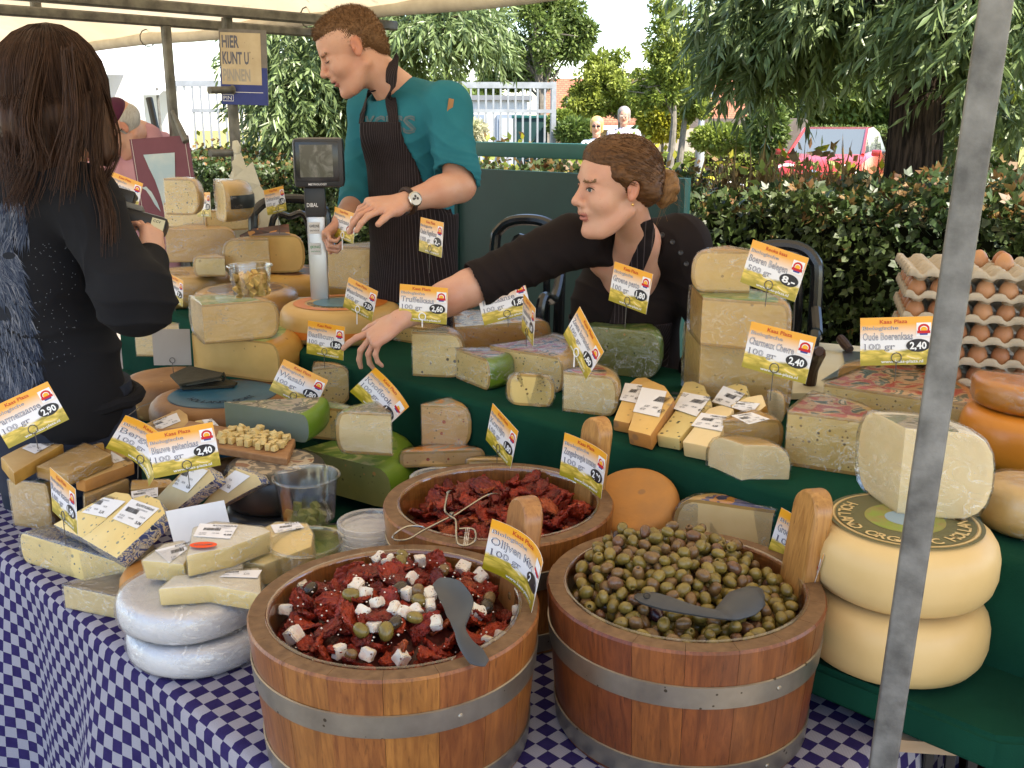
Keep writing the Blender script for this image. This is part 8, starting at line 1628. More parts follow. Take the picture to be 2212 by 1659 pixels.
	for i in range(k):
		s = i / (k - 1); a = np.minimum(s / .45, 1) * R_(96); dn = np.clip((s - .45) / .55, 0, 1) * Ln; sh_ = 1 + .07 * np.clip((s - .45) / .55, 0, 1) ** 1.3; p2 = ph + jt * s + .06 * np.sin(5 * s + ph * 3)
		paths[:, i, 0] = c0[0] + np.cos(p2) * rx * np.sin(a) * sh_ * rs; paths[:, i, 1] = c0[1] + np.sin(p2) * ry * np.sin(a) * sh_ * rs; paths[:, i, 2] = c0[2] + rzz * np.cos(a) * rs - dn
	strands('hair_strands', paths, RNG.uniform(.0005, .0012, n), HM, t)['kind'] = 'stuff'
	def lock(pts, n, spread, nm, r=.0016):
		base = np.array([V3(p) for p in smooth_path(pts, 16)]); off = RNG.normal(0, spread, (n, 1, 3)); wv = np.linspace(.4, 1.25, 16)[None, :, None]; strands(nm, base[None] + off * wv + .003 * np.sin(np.linspace(0, 7, 16)[None, :, None] + RNG.uniform(0, 6, (n, 1, 1))), RNG.uniform(.0008, r, n), HM, t)['kind'] = 'stuff'
	lock([PD(185, 120, 2.18), PD(212, 210, 2.17), PD(205, 300, 2.16), PD(212, 380, 2.16), PD(235, 460, 2.15), PD(238, 555, 2.14)], 130, .007, 'front_lock'); lock([PD(190, 130, 2.2), PD(235, 230, 2.22), PD(250, 330, 2.2), PD(215, 420, 2.18), PD(228, 500, 2.16)], 50, .006, 'front_lock', .0012); lock([PD(150, 110, 2.12), PD(165, 250, 2.1), PD(150, 340, 2.1), PD(142, 410, 2.12)], 90, .014, 'back_lock'); lock([PD(60, 130, 2.16), PD(25, 250, 2.18), PD(22, 340, 2.16), PD(40, 440, 2.14)], 90, .014, 'back_lock'); lock([PD(90, 110, 2.14), PD(60, 260, 2.1), PD(68, 350, 2.1), PD(35, 425, 2.12)], 90, .014, 'back_lock')
girl()
def terminal():
	BX = mk('terminal_black', (.018, .018, .020), (.014, .014, .016), scale=12, rough=.4, spec=.4); GY = flat('terminal_grey', (.16, .16, .15), .5); c = PD(290, 474, 2.40); rot = Matrix.Rotation(R_(14), 3, 'Y') @ Matrix.Rotation(R_(-18), 3, 'X') @ rz(R_(12)); t = thing('payment_terminal', 'handheld black payment terminal in the customer\'s hand', 'terminal', c)
	mb = MB(); mb.box(c, (.155, .085, .040), rot, bev=.012); mb.build('housing', BX, t); mb = MB(); mb.box(c + rot @ Vector((-.03, -.01, .024)), (.095, .070, .014), rot, bev=.005); mb.build('keypad', GY, t)
	mb = MB(); mb.box(c + rot @ Vector((-.045, .005, .045)), (.07, .06, .035), rot, bev=.006); mb.build('paper_cover', BX, t); mb = MB(); mb.box(c + rot @ Vector((.058, -.0435, -.002)), (.030, .001, .026), rot); s = mb.build('sticker', flat('sticker_cream', (.60, .58, .40)), t, smooth=False); mb = MB(); put_text(mb, 'CCV', (c + rot @ Vector((.047, -.0445, .001)), rot @ Vector((1, 0, 0)), rot @ Vector((0, 0, 1)), rot @ Vector((0, -1, 0))), 0, 0, .006, .017, 0, .0006, .01); mb.build('print', INK, s, smooth=False)
terminal()
# ---------------------------------------------------------------- older man in pink behind the maroon sign
def pink_man():
	D = 4.75; t = thing('person', 'grey-haired man in pink shirt and purple cap bending down behind the sign', 'person', (PD(300, 420, 5.0).x, PD(300, 420, 5.0).y, 0)); R = frame_of((-.62, -.42, -.75), (-.55, -.35, .8)); hc = V3(PD(258, 275, D)); S = 1.06
	nk = V3(PD(302, 290, 4.9)); s1 = V3(PD(215, 385, 4.8)); s2 = V3(PD(345, 325, 5.05)); ch = V3(PD(300, 400, 4.95)); hp = V3(PD(330, 560, 5.15))
	figure('body', head_prims(hc, R, S) + [cap(hc + R @ (nv(-.02, 0, -.05) * S), nk, .055, .06, .03), cap(nk, ch, .06, .1, .04)], .006, SKINS, t)
	PK = cloth_mat('pink_shirt', (.52, .28, .31), (.44, .22, .25)); figure('shirt', [cap(s1, s2, .085, .085, .08), cap(nk + nv(.02, 0, -.03), ch, .09, .17, .06), cap(ch, hp, .17, .18, .05), cap(s1, V3(PD(195, 470, 4.6)), .075, .06, .05), cap(s2, V3(PD(365, 430, 5.0)), .08, .06, .05), cap(hc + R @ (nv(.03, 0, -.06) * S), nk + nv(0, 0, -.02), .062, .07, .01, 's')], .008, [PK], t, wrinkle=folds([((.5, .2, .8), 40, 0, .006, ch, .4)]))
	figure('hair', [ell(hc + R @ (nv(-.025, 0, .01) * S), nv(.094, .082, .072) * S, R, .01), ell(hc + R @ (nv(.10, 0, -.02) * S), nv(.09, .12, .10) * S, R, .008, 's'), ell(hc + R @ (nv(0, .085, -.01) * S), nv(.025, .02, .03) * S, R, .006, 's')], .006, [hair_mat('grey_hair', (.50, .48, .45), (.34, .32, .30), (.3, .2, 1), 40, 4)], t)
	figure('cap', [ell(hc + R @ (nv(-.005, 0, .062) * S), nv(.100, .086, .064) * S, R, .01), ell(hc + R @ (nv(0, 0, -.035) * S), nv(.14, .12, .075) * S, R, .006, 's')], .006, [mk('purple_velvet', (.075, .008, .035), (.05, .006, .025), scale=14, rough=.8)], t)
	mb = MB(); mb.tube([Vector(tuple(hc + R @ (nv(x, .078, .0) * S))) for x in (.0, .09)], .002, 5); mb.tube([Vector(tuple(hc + R @ (nv(.098, .032 + .018 * math.cos(a), .0 + .015 * math.sin(a)) * S))) for a in np.linspace(0, math.tau, 14)], .0016, 5); mb.build('spectacles', flat('spectacle_wire', (.05, .04, .04), .3, .5, .8), t)
	mb = MB(); mb.tube([Vector(tuple(hp)), Vector((hp[0], hp[1], .02))], [.15, .12], 14); mb.build('trousers', cloth_mat('dark_trousers', (.03, .03, .045), (.02, .02, .03)), t)
pink_man()
# ---------------------------------------------------------------- the couple walking in the sun
def walker(label, u, v, d, h_px, hair, top, top_name, shades, fem):
	hc = V3(PD(u, v, d)); R = frame_of((-.15, -1, -.08)); S = 1.05; z = hc[2]; gx, gy = hc[0], hc[1]; t = thing('person', label, 'person', (gx, gy, 0)); w_ = .17 if fem else .20; L = lambda x, y, zz: nv(gx + x, gy + y, zz)
	arms = [cap(L(-w_, 0, z - .27), L(-w_ - .06, -.05, z - .55), .045, .04), cap(L(-w_ - .06, -.05, z - .55), L(-w_ + .02, -.16, z - .68), .038, .03), cap(L(w_, 0, z - .27), L(w_ + .06, -.03, z - .55), .045, .04), cap(L(w_ + .06, -.03, z - .55), L(w_ + .03, -.12, z - .78), .038, .03)]
	figure('body', head_prims(hc, R, S, fem) + [cap(hc - nv(0, 0, .05), L(0, .02, z - .2), .05, .06, .03)] + arms + [cap(L(-.09, 0, z - .85), L(-.10, -.12, .06), .08, .05), cap(L(.09, 0, z - .85), L(.10, .10, .06), .08, .05)], .010, SKINS, t, it=1)
	figure('shirt', [cap(L(-w_ + .03, .01, z - .27), L(w_ - .03, .01, z - .27), .07, .07, .06), cap(L(0, 0, z - .32), L(0, 0, z - .80), .15, .16, .05), cap(L(-w_, 0, z - .27), L(-w_ - .05, -.04, z - .46), .062, .060, .04), cap(L(w_, 0, z - .27), L(w_ + .05, -.03, z - .46), .062, .060, .04)], .011, [top], t, it=1)
	if hair is not None: figure('hair', [ell(hc + R @ (nv(-.02, 0, .045) * S), nv(.108, .094, .092) * S, R, .01), cap(hc + R @ (nv(-.01, .06, 0) * S), hc + R @ (nv(-.02, .065, -.07) * S), .035, .03, .02), cap(hc + R @ (nv(-.01, -.06, 0) * S), hc + R @ (nv(-.02, -.065, -.07) * S), .035, .03, .02), ell(hc + R @ (nv(.11, 0, -.04) * S), nv(.080, .062, .095) * S, R, .01, 's')], .009, [hair], t, it=1)
	mb = MB()
	for s in (-1, 1): mb.tube([Vector(tuple(L(.09 * s, 0, z - .80))), Vector(tuple(L(.10 * s, -.05 * s, .45))), Vector(tuple(L(.10 * s, .10 * s, .05)))], [.10, .08, .07], 12)
	mb.build('trousers', cloth_mat('light_trousers', (.30, .27, .22), (.24, .21, .17)), t)
	mb = MB()
	for y in (-.032, .032):
		p = Vector(tuple(hc + R @ (nv(.104, y, .004) * S))); mb.box(p, (.05, .008, .030), bev=.003)
	mb.build('sunglasses' if shades else 'spectacles', flat('dark_lens', (.02, .015, .015), .2) if shades else flat('clear_lens', (.35, .28, .24), .2), t)
	return t
def striped(name):
	m, nt, b, out = newmat(name); co = coords(nt, 'Object'); sp = N(nt, 'SeparateXYZ'); nt.links.new(co, sp.inputs[0]); f = mth(nt, 'LESS_THAN', mth(nt, 'FRACT', mth(nt, 'ADD', mth(nt, 'DIVIDE', sp.outputs[0], .045), 20.0)), .4); nt.links.new(mixc(nt, f, (.62, .60, .62), (.26, .18, .24)), b.inputs['Base Color']); b.inputs['Roughness'].default_value = .9; return m
walker('elderly man in striped shirt standing in the sun by the fence', 1348, 250, 15.2, 0, hair_mat('short_grey_hair', (.34, .30, .27), (.22, .19, .17), (0, 0, 1), 30, 3), striped('striped_shirt'), 'shirt', False, False)
walker('blonde woman in white blouse and sunglasses walking in the sun', 1289, 272, 14.6, 0, hair_mat('blonde_hair', (.62, .42, .16), (.50, .32, .11), (0, 0, 1), 30, 3), cloth_mat('white_blouse', (.72, .72, .74), (.66, .66, .68)), 'blouse', True, True)
# ================================================================ beyond the hedge
def fence():
	z1 = PD(1190, 182, 17).z; a = PD(372, 300, 16.4); b = PD(1192, 300, 17.2); d = (b - a); d.z = 0; L = d.length; d.normalize(); o = Vector((a.x, a.y, 0)); rot = Matrix((d, Vector((-d.y, d.x, 0)), Vector((0, 0, 1)))).transposed(); t = thing('steel_fence', 'tall pale galvanised bar fence across the background', 'fence', o); H = z1
	n = int(L / .125); bar = None
	for k in range(n + 1):
		p = o + d * (L * k / n)
		if bar is None: mb = MB(); mb.box(p + Vector((0, 0, H / 2 + .05)), (.030, .050, H - .12), rot); bar = mb.build('bar', M_FENCE, t, smooth=False)
		else: c = bar.copy(); link(c); c.parent = t; c.location = p - o
	for z, h in ((H - .02, .10), (H * .80, .06), (.16, .06)): mb = MB(); mb.box(o + d * L / 2 + Vector((0, 0, z)), (L, .06, h), rot); mb.build('rail', M_FENCE, t, smooth=False)
	for k in (0, .25, .5, .75, 1.0): mb = MB(); mb.box(o + d * (L * k + .02) + Vector((0, .03, H / 2 + .02)), (.09, .09, H + .04), rot); mb.build('post', M_FENCE, t, smooth=False)
fence()
ROOF = None
def tiles():
	m, nt, b, out = newmat('red_roof_tiles'); co = coords(nt, 'Object'); w1 = N(nt, 'TexBrick'); w1.inputs['Scale'].default_value = 3.0; w1.inputs['Color1'].default_value = (.36, .13, .065, 1); w1.inputs['Color2'].default_value = (.28, .10, .05, 1); w1.inputs['Mortar'].default_value = (.13, .05, .03, 1); w1.inputs['Mortar Size'].default_value = .03; nt.links.new(coords(nt, 'Object'), w1.inputs['Vector']); mp = N(nt, 'Mapping'); mp.inputs['Rotation'].default_value = (R_(90), 0, 0); nt.links.new(co, mp.inputs[0]); nt.links.new(mp.outputs[0], w1.inputs['Vector']); nt.links.new(w1.outputs[0], b.inputs['Base Color']); b.inputs['Roughness'].default_value = .85; bump(nt, b, w1.outputs['Fac'], .6, .03); return m
ROOF = tiles(); BRICK = mk('house_brick', (.36, .27, .21), (.28, .20, .15), scale=5, rough=.9); WHITEW = mk('white_render', (.66, .65, .62), (.6, .59, .56), scale=3, rough=.85); PANE = flat('window_glass', (.05, .06, .07), .1, .5)
def house(label, u0, u1, v_eave, v_ridge, d, depth, wall, gable=False):
	a = PD(u0, v_eave, d); b = PD(u1, v_eave, d); ze = a.z; zr = PD(u0, v_ridge, d + depth * .5).z; t = thing('house', label, 'house', ((a.x + b.x) / 2, a.y + depth / 2, 0)); x0, x1, y0 = a.x, b.x, a.y
	mb = MB(); mb.box(((x0 + x1) / 2, y0 + depth / 2, ze / 2), (x1 - x0, depth, ze)); mb.build('wall', wall, t, smooth=False)
	mb = MB(); e = .3; ym = y0 + depth / 2
	for (ya, yb, za, zb) in ((y0 - e, ym, ze - .1, zr), (y0 + depth + e, ym, ze - .1, zr)): mb.slab([(x0 - e, ya, za), (x1 + e, ya, za), (x1 + e, yb, zb), (x0 - e, yb, zb)], (0, 0, .12))
	r = mb.build('roof', ROOF, t, smooth=False); fix_normals(r)
	mb = MB(); mb.add([(x0 - .01, y0, ze), (x0 - .01, y0 + depth, ze), (x0 - .01, ym, zr)], [(0, 1, 2)]); mb.add([(x1 + .01, y0, ze), (x1 + .01, y0 + depth, ze), (x1 + .01, ym, zr)], [(0, 1, 2)]); mb.build('gable', WHITEW, t, smooth=False)
	mb = MB(); mb.box((x0 + (x1 - x0) * .6, ym, zr + .3), (.6, .5, 1.0)); mb.build('chimney', BRICK, r, smooth=False)
	mb = MB(); mb.box(((x0 + x1) / 2, y0 - e, ze - .12), (x1 - x0 + .6, .12, .16)); mb.build('gutter', WHITEW, t, smooth=False)
	for k in range(2):
		f = .25 + .5 * k; mb = MB(); mb.box((x0 + (x1 - x0) * f, y0 - .02, ze * .6), (1.3, .06, 1.1)); w_ = mb.build('window', WHITEW, t, smooth=False); mb = MB(); mb.box((x0 + (x1 - x0) * f, y0 - .055, ze * .6), (1.1, .03, .9)); mb.build('pane', PANE, w_, smooth=False)
		q = y0 + depth * .22; s0 = ze + (zr - ze) * .44; mb = MB(); mb.box((x0 + (x1 - x0) * f, q, s0 + .14), (.8, .7, .05), Matrix.Rotation(math.atan2(zr - ze, depth / 2), 3, 'X')); mb.build('roof_window', PANE, r, smooth=False)
house('house with steep red tiled roof behind the middle trees', 1195, 1420, 268, 178, 36, 8, BRICK)
house('red-roofed house to the right of the lamp post', 1478, 1760, 266, 150, 40, 9, BRICK)
def shed():
	a = PD(1378, 285, 24); b = PD(1440, 285, 24); t = thing('garden_shed', 'small garden shed with green felt roof', 'shed', ((a.x + b.x) / 2, a.y + .6, 0)); zr = PD(1400, 268, 24.6).z; mb = MB(); mb.box(((a.x + b.x) / 2, a.y + .6, a.z / 2), (b.x - a.x - .1, 1.2, a.z)); mb.build('wall', mk('shed_wood', (.30, .25, .19), (.24, .20, .15), scale=6, rough=.9, stretch=(8, 8, 1)), t, smooth=False)
	mb = MB(); mb.slab([(a.x - .1, a.y - .1, a.z), (b.x + .1, a.y - .1, a.z), (b.x - .1, a.y + .6, zr), (a.x + .1, a.y + .6, zr)], (0, 0, .05)); mb.slab([(a.x - .1, a.y + 1.3, a.z), (b.x + .1, a.y + 1.3, a.z), (b.x - .1, a.y + .6, zr), (a.x + .1, a.y + .6, zr)], (0, 0, .05)); fix_normals(mb.build('roof', mk('green_felt_roof', (.08, .15, .08), (.06, .12, .06), scale=5, rough=.9), t, smooth=False))
shed()
a = PD(1478, 300, 27); mb = MB(); mb.box((a.x + 1.6, a.y, .85), (3.4, .12, 1.7)); tag(mb.build('garden_wall', mk('brown_screen', (.16, .13, .115), (.13, .105, .09), scale=4, rough=.9), None, (a.x + 1.6, a.y, 0), smooth=False), 'brown garden wall below the right red roof', 'wall')
a = PD(1400, 292, 26); mb = MB(); mb.box((a.x + .6, a.y + .5, .72), (2.2, .1, 1.44)); tag(mb.build('garden_fence', mk('pale_fence_boards', (.46, .40, .32), (.40, .34, .27), scale=5, rough=.9), None, (a.x + .6, a.y + .5, 0), smooth=False), 'pale board fence behind the yellow bush', 'fence')
def container():
	a = PD(1145, 282, 19.5); mb = MB(); t = thing('green_container', 'dark green metal cabinet behind the bar fence', 'container', (a.x, a.y, 0)); zt = PD(1145, 256, 19.5).z; mb.box((a.x, a.y, zt / 2), (.66, .6, zt), bev=.02); mb.build('cabinet', M_PANEL, t); mb = MB(); mb.box((a.x, a.y, zt + .03), (.72, .66, .06), bev=.01); mb.build('lid', M_RAILG, t)
	a = PD(1060, 262, 21); t = thing('white_shed', 'low white service building behind the bar fence', 'building', (a.x, a.y, 0)); mb = MB(); mb.box((a.x, a.y + 1, 1.02), (1.55, 2, 2.04)); mb.build('wall', WHITEW, t, smooth=False); mb = MB(); mb.box((a.x, a.y + 1, 2.09), (1.75, 2.2, .10)); mb.build('roof', mk('grey_roof', (.20, .21, .22), None, rough=.8), t, smooth=False)
	for k in (-1, 1): mb = MB(); mb.box((a.x + .38 * k, a.y - .02, 1.2), (.5, .06, 1.1)); w_ = mb.build('window', mk('blue_grey_frame', (.25, .30, .36), None, rough=.6), t, smooth=False); mb = MB(); mb.box((a.x + .38 * k, a.y - .055, 1.2), (.40, .02, .95)); mb.build('pane', mk('pale_pane', (.45, .48, .5), None, rough=.2), w_, smooth=False)
container()
def lamp():
	b = PD(1511, 345, 24); p = Vector((b.x, b.y, 0)); t = thing('lamp_post', 'slim pale grey street lamp post among the background trees', 'lamp post', p); zt = PD(1516, 92, 24).z; mb = MB(); mb.tube([p, p + Vector((0, 0, 1.3)), p + Vector((0, 0, 1.35)), p + Vector((.03, 0, zt))], [.115, .11, .075, .055], 12); mb.build('pole', M_FENCE, t); mb = MB(); mb.tube([p + Vector((.03, 0, zt)), p + Vector((.05, -.35, zt + .08)), p + Vector((.05, -.7, zt + .06))], [.05, .10, .07], 10); mb.build('lamp_head', M_FENCE, t)
lamp()
# ---------------------------------------------------------------- trees
def T(name, lab, ub, d, tr, crowns, n, leaf, mat, **k):
	b = PD(ub, 300, d); return crowntree(name, lab, (b.x, b.y, 0), tr, [(PD(u, v, d + dd), (ru * d / FOC, ru * d / FOC * .8, rv * d / FOC), w_) for (u, v, dd, ru, rv, w_) in crowns], n, leaf, mat, **k)
T('street_tree', 'dense green tree directly above the bar fence', 1185, 22, .13, [(1160, 80, 0, 110, 110, 1.0), (1090, 150, 1, 80, 60, .5), (1235, 60, 0, 60, 70, .4), (1170, -40, 0, 80, 60, .35)], 9500, .13, M_LEAF_D, nbr=22)
T('street_tree', 'light green tree between the fence and the walking couple', 1345, 24, .10, [(1340, 185, 0, 85, 62, 1.0), (1270, 215, 0, 55, 42, .5), (1300, 140, 0, 40, 40, .25)], 8000, .125, M_LEAF_T, nbr=16)
T('street_tree', 'slender young tree left of the lamp post', 1432, 17, .075, [(1452, 130, 0, 60, 95, 1.0), (1440, 30, 0, 40, 45, .35), (1400, 195, 0, 45, 38, .35)], 6500, .095, M_LEAF_T, lean=(.12, 0), nbr=18)
T('street_tree', 'slender young tree right beside the lamp post', 1462, 18, .075, [(1490, 165, 0, 50, 75, .8), (1500, 230, 0, 40, 30, .4)], 5000, .095, M_LEAF_T, nbr=14)
T('street_tree', 'small tree between the white tents and the left willow', 560, 26, .12, [(610, 190, 0, 100, 60, .8)], 4000, .2, M_LEAF_D)
T('street_tree', 'dark tree behind the red car', 1830, 30, .14, [(1830, 220, 0, 130, 85, 1.2), (1700, 225, 1, 100, 75, .9), (1960, 220, 0, 120, 90, 1.0)], 9000, .26, M_LEAF_D, nbr=14)
T('street_tree', 'light leafy tree at the right picture edge beyond the willow', 2150, 20, .12, [(2150, 200, 0, 130, 130, 1.3), (2190, 90, 0, 120, 100, .8)], 9000, .17, M_LEAF_T, nbr=16)
T('street_tree', 'far tree filling the gap left of the fence', 930, 30, .14, [(930, 205, 0, 110, 55, 1.0), (1010, 220, 1, 80, 40, .6)], 5000, .26, M_LEAF_D)
def bush(name, lab, u, v, d, ru, rv, n, leaf, mat, cat='shrub'):
	c = PD(u, v, d); t = thing(name, lab, cat, (c.x, c.y, 0)); p, dr = in_ellipsoid(n, c, (ru * d / FOC, ru * d / FOC * .8, rv * d / FOC), .45); V, F = leaves(p, dr + RNG.normal(size=dr.shape) * .7, leaf * RNG.uniform(.6, 1.3, n), leaf * .5, .2, 1); fastmesh('foliage', V, F, mat, t); mb = MB(); mb.tube([(c.x, c.y, 0), (c.x, c.y, c.z)], [.05, .02], 6); mb.build('stem', M_BARK2, t); return t
bush('round_shrub', 'bright yellow-green round shrub before the red roof', 1433, 258, 22, 52, 44, 4200, .13, M_LEAF_Y); bush('round_shrub', 'lime green shrub right of the bar fence', 1215, 268, 19, 30, 26, 1800, .11, M_LEAF_T); bush('round_shrub', 'dark green shrub left of the white-bloused woman', 1245, 285, 17, 42, 26, 1800, .10, M_LEAF_D); bush('round_shrub', 'green shrub under the lamp post', 1560, 300, 22, 70, 30, 2500, .13, M_LEAF_T); bush('round_shrub', 'tall dark shrub left of the red car', 1655, 280, 21, 45, 60, 2500, .14, M_LEAF_D)
bush('flowering_shrub', 'white flowering shrub against the bar fence', 1010, 285, 9.5, 45, 30, 1500, .05, mk('white_blossom', (.62, .58, .45), (.35, .40, .20), scale=3, rough=.7, island=.3, transl=.3))
def lowhedge(lab, u0, u1, v, d, h, n, mat):
	a = PD(u0, v, d); b = PD(u1, v, d); t = thing('low_hedge', lab, 'hedge', ((a.x + b.x) / 2, a.y, 0)); x = RNG.uniform(a.x, b.x, n); y = a.y + RNG.uniform(0, .8, n); z = h * RNG.random(n) ** .4; P = np.stack([x, y, z], 1); V, F = leaves(P, RNG.normal(size=(n, 3)) + np.array([0, -.4, .4]), .09, .05); fastmesh('foliage', V, F, mat, t)
	mb = MB(); mb.box(((a.x + b.x) / 2, a.y + .45, h * .45), (b.x - a.x, .6, h * .85)); mb.build('dark_core', M_CORE, t, smooth=False)  # dark box added inside the leaves, blocks light through them
lowhedge('low clipped hedge running behind the lamp post', 1360, 1800, 320, 25.5, .82, 4500, M_LEAF_T); lowhedge('dark hedge behind the red car', 1620, 2212, 300, 27, 1.5, 6000, M_LEAF_D)
def groundcover():
	n = 15000; x = RNG.uniform(-1, 9, n); y = RNG.uniform(7.5, 14, n); z = RNG.random(n) * (.30 + .22 * np.sin(x * 2.1) * np.sin(y * 1.7) + .1); P = np.stack([x, y, np.maximum(z, .02)], 1); V, F = leaves(P, RNG.normal(size=(n, 3)) + np.array([0, 0, .7]), .14, .05); tag(fastmesh('ground_cover', V, F, M_LEAF_Y, None, (4, 11, 0)), 'sunlit yellow-green ground cover beyond the hedge', 'plants', None, 'stuff')
groundcover()
# ---------------------------------------------------------------- red car
def car():
	RED = mk('car_red', (.42, .030, .022), (.40, .028, .02), scale=2, rough=.25, spec=.5, coat=.8); GL = flat('car_glass', (.10, .12, .13), .06, .6); c = PD(1840, 330, 19); t = thing('parked_car', 'red hatchback parked beyond the hedge under the willow', 'car', (c.x, c.y + .9, 0)); o = Vector((c.x + .05, c.y + 1.2, 0)); rot = rz(R_(-118))
	def W(x, y, z): return o + rot @ Vector((x, y, z))
	# body as lofted cross-sections along x (front = +x)
	secs = [(-2.0, .55, .95, .70), (-1.9, .40, 1.02, .80), (-1.2, .30, 1.04, .86), (0, .28, 1.02, .87), (.9, .30, 1.00, .86), (1.5, .32, .90, .82), (1.85, .36, .78, .74), (2.0, .42, .66, .60)]; V = []; F = []
	for (x, zb, zt, hw) in secs:
		for (y, z) in ((-hw * .9, zb), (-hw, zb + .15), (-hw, (zb + zt) / 2), (-hw * .96, zt - .06), (-hw * .82, zt), (hw * .82, zt), (hw * .96, zt - .06), (hw, (zb + zt) / 2), (hw, zb + .15), (hw * .9, zb)): V.append(W(x, y, z))
	for i in range(len(secs) - 1):
		for k in range(10): F.append((i * 10 + k, i * 10 + (k + 1) % 10, (i + 1) * 10 + (k + 1) % 10, (i + 1) * 10 + k))
	F += [list(range(10)), [(len(secs) - 1) * 10 + k for k in range(10)]]; fix_normals(mobj('body', V, F, RED, t, angle=40))
	V = []; F = []; cs = [(-1.85, 1.0, .72), (-1.45, 1.38, .62), (-.6, 1.50, .62), (.1, 1.46, .61), (.95, .98, .72)]
	for x, z, hw in cs: V += [W(x, -hw, z), W(x, hw, z), W(x, -hw - .08 if z > 1.1 else -hw, .97), W(x, hw + .08 if z > 1.1 else hw, .97)]
	mb = MB();
	for i in range(len(cs) - 1): b = i * 4; F.append((b, b + 1, b + 5, b + 4))
	roof = [F[1], F[2]]; glass = [F[0], F[3]]; fix_normals(mobj('roof', V, roof, RED, t, angle=30)); mobj('windscreen', V, [F[3]], GL, t); mobj('rear_window', V, [F[0]], GL, t)
	for s, nm in ((0, 'side_window'), (1, 'side_window')):
		mobj(nm, V, [(s, 4 + s, 6 + s, 2 + s), (4 + s, 8 + s, 10 + s, 6 + s), (8 + s, 12 + s, 14 + s, 10 + s), (12 + s, 16 + s, 18 + s, 14 + s)], GL, t, smooth=False)
	for s in (-1, 1):
		mb = MB(); mb.tube([W(.95, s * .70, .99), W(.1, s * .61, 1.46)], .035, 6); mb.build('pillar', RED, t)
		mb = MB(); mb.lathe([(0, .08), (.13, .06), (.19, 0)], W(1.80, s * .52, .70), 14, rot=rot @ Matrix.Rotation(R_(62), 3, 'Y') @ Matrix.Diagonal((.8, 1.3, 1))); mb.build('headlight', flat('headlight_glass', (.70, .70, .68), .1, .6), t)
		mb = MB(); mb.box(W(.75, s * .92, 1.02), (.10, .18, .12), rot, bev=.03); mb.build('mirror', RED, t)
		for x in (-1.25, 1.3): w_ = None; mb = MB(); mb.lathe([(.16, -.09), (.30, -.09), (.32, -.05), (.32, .05), (.30, .09), (.16, .09)], W(x, s * .76, .32), 24, rot=rot @ Matrix.Rotation(R_(90), 3, 'X')); w_ = mb.build('wheel', flat('tyre', (.02, .02, .02), .8), t); mb = MB(); mb.lathe([(0, .095), (.20, .08)], W(x, s * .76, .32), 18, rot=rot @ Matrix.Rotation(R_(90 * s), 3, 'X')); mb.build('rim', M_FENCE, w_)
	mb = MB()
	for k in range(4): mb.box(W(1.95, 0, .58 + .035 * k), (.06, .75, .016), rot)
	mb.build('grille', flat('grille_chrome', (.45, .45, .45), .3, .5, .8), t, smooth=False); mb = MB(); mb.lathe([(0, .03), (.08, .02), (.09, 0)], W(1.965, 0, .65), 14, rot=rot @ Matrix.Rotation(R_(90), 3, 'Y')); mb.build('badge', flat('badge_chrome', (.6, .6, .6), .2, .5, .9), t); mb = MB(); mb.box(W(2.02, 0, .45), (.02, .5, .11), rot); mb.build('number_plate', flat('plate_yellow', (.65, .50, .05)), t, smooth=False)
car()
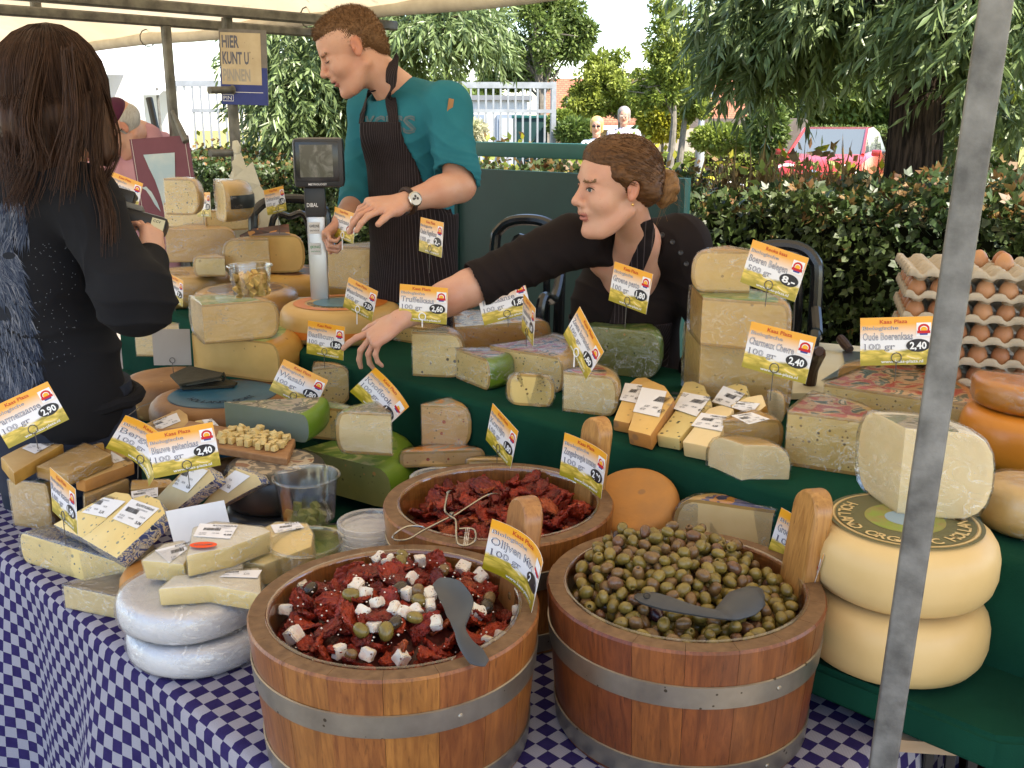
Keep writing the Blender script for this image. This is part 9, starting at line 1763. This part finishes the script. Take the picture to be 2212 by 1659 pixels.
# ---------------------------------------------------------------- bicycles
def bicycle(label, u, v, d, yaw, frame_c, extra=None):
	c = PD(u, v, d); o = Vector((c.x, c.y, 0)); rot = rz(R_(yaw)); t = thing('bicycle', label, 'bicycle', o, 'parked bicycles behind the hedge'); W = lambda x, y, z: o + rot @ Vector((x, y, z)); FR = flat('bike_frame_' + label.split()[0], frame_c, .35, .5); RB = flat('tyre', (.02, .02, .02), .8); CH = flat('bike_chrome', (.50, .50, .50), .3, .5, .8)
	for x in (-.54, .54):
		mb = MB(); mb.tube([W(x + .33 * math.cos(a), 0, .34 + .33 * math.sin(a)) for a in np.linspace(0, math.tau, 28, endpoint=False)], .019, 6, closed=True); w_ = mb.build('wheel', RB, t); mb = MB()
		for k in range(14): a = math.tau * k / 14; mb.tube([W(x, 0, .34), W(x + .32 * math.cos(a), 0, .34 + .32 * math.sin(a))], .0022, 3, cap=False)
		mb.build('spokes', CH, w_); mb = MB(); mb.tube([W(x + .37 * math.cos(a), 0, .34 + .37 * math.sin(a)) for a in np.linspace(.3, 2.9, 14)], .016, 5); mb.build('mudguard', FR, t)
	mb = MB()
	for a, b in (((-.54, .34), (-.15, .30)), ((-.15, .30), (-.22, .86)), ((-.15, .30), (.36, .72)), ((-.20, .62), (.36, .80)), ((-.54, .34), (-.20, .66)), ((.54, .34), (.36, .86))): mb.tube([W(a[0], 0, a[1]), W(b[0], 0, b[1])], .017, 7)
	mb.build('frame', FR, t); mb = MB(); mb.tube(smooth_path([W(.18, -.27, 1.02), W(.34, -.22, 1.08), W(.38, 0, 1.04), W(.34, .22, 1.08), W(.18, .27, 1.02)], 20), .013, 7); mb.tube([W(.36, 0, .84), W(.38, 0, 1.04)], .014, 6); mb.build('handlebar', CH, t); mb = MB(); mb.lathe([(0, .05), (.07, .045), (.11, .0), (.05, -.02)], W(-.24, 0, .90), 14, rot=rot @ Matrix.Diagonal((1.3, .9, 1))); mb.build('saddle', flat('saddle_' + label.split()[0], (.03, .06, .20) if extra == 'blue' else (.06, .04, .03), .5), t)
	mb = MB(); mb.box(W(-.56, 0, .76), (.40, .13, .02), rot); mb.build('rack', CH, t, smooth=False)
	if extra:
		m_ = {'blue': mk('pannier_white', (.55, .57, .58), (.10, .20, .40), scale=22, rough=.6, lo=.60, hi=.64), 'pink': mk('pannier_pink', (.42, .04, .16), (.34, .03, .12), scale=9, rough=.6), 'dark': mk('pannier_dark', (.06, .035, .035), (.045, .028, .028), scale=9, rough=.7)}[extra]
		for s in (-1, 1): mb = MB(); mb.box(W(-.58, s * .13, .58), (.40, .13, .36), rot, bev=.03); mb.build('pannier', m_, t)
bicycle('silver bicycle with white patterned panniers right of the woman', 1455, 380, 9.0, 62, (.35, .36, .38), 'blue'); bicycle('black bicycle with pink panniers under the willow', 1620, 380, 8.2, 70, (.03, .03, .035), 'pink'); bicycle('dark bicycle with brown panniers left of the willow trunk', 1745, 380, 7.4, 75, (.30, .31, .32), 'dark'); bicycle('plain grey bicycle near the red car', 1690, 370, 8.8, 60, (.25, .25, .27)); bicycle('shadowed bicycle behind the teal rail', 1268, 370, 9.2, 78, (.02, .02, .025), 'dark')
# ---------------------------------------------------------------- white market tents at far left
def tents():
	WT = mk('tent_white', (.76, .76, .78), (.70, .70, .73), scale=2, rough=.7, transl=.3)
	for k, (u0, u1, d, vt, lab) in enumerate(((-60, 215, 10.5, 150, 'white market tent nearest the left edge'), (190, 352, 14, 190, 'white market tent behind the man in pink'))):
		a, b = PD(u0, vt, d), PD(u1, vt, d); t = thing('market_tent', lab, 'tent', ((a.x + b.x) / 2, a.y, 0)); zt = a.z; mb = MB(); mb.box(((a.x + b.x) / 2, a.y + 1.2, zt / 2), (b.x - a.x, .04, zt)); mb.build('back_wall', WT, t, smooth=False); mb = MB(); mb.slab([(a.x, a.y - .2, zt - .1), (b.x, a.y - .2, zt - .1), (b.x, a.y + 1.2, zt + .35), (a.x, a.y + 1.2, zt + .35)], (0, 0, .03)); fix_normals(mb.build('roof', WT, t, smooth=False))
		for x in (a.x + .05, b.x - .05): mb = MB(); mb.tube([(x, a.y - .1, 0), (x, a.y - .1, zt)], .02, 8); mb.build('pole', M_STEEL2, t)
	a, b = PD(322, 212, 6.2), PD(338, 285, 6.2); mb = MB(); mb.tube([a, b], .022, 8); tag(mb.build('black_pole', flat('black_plastic', (.012, .012, .012), .4, .5), None, b), 'short black pole leaning behind the man in pink', 'pole')
tents()
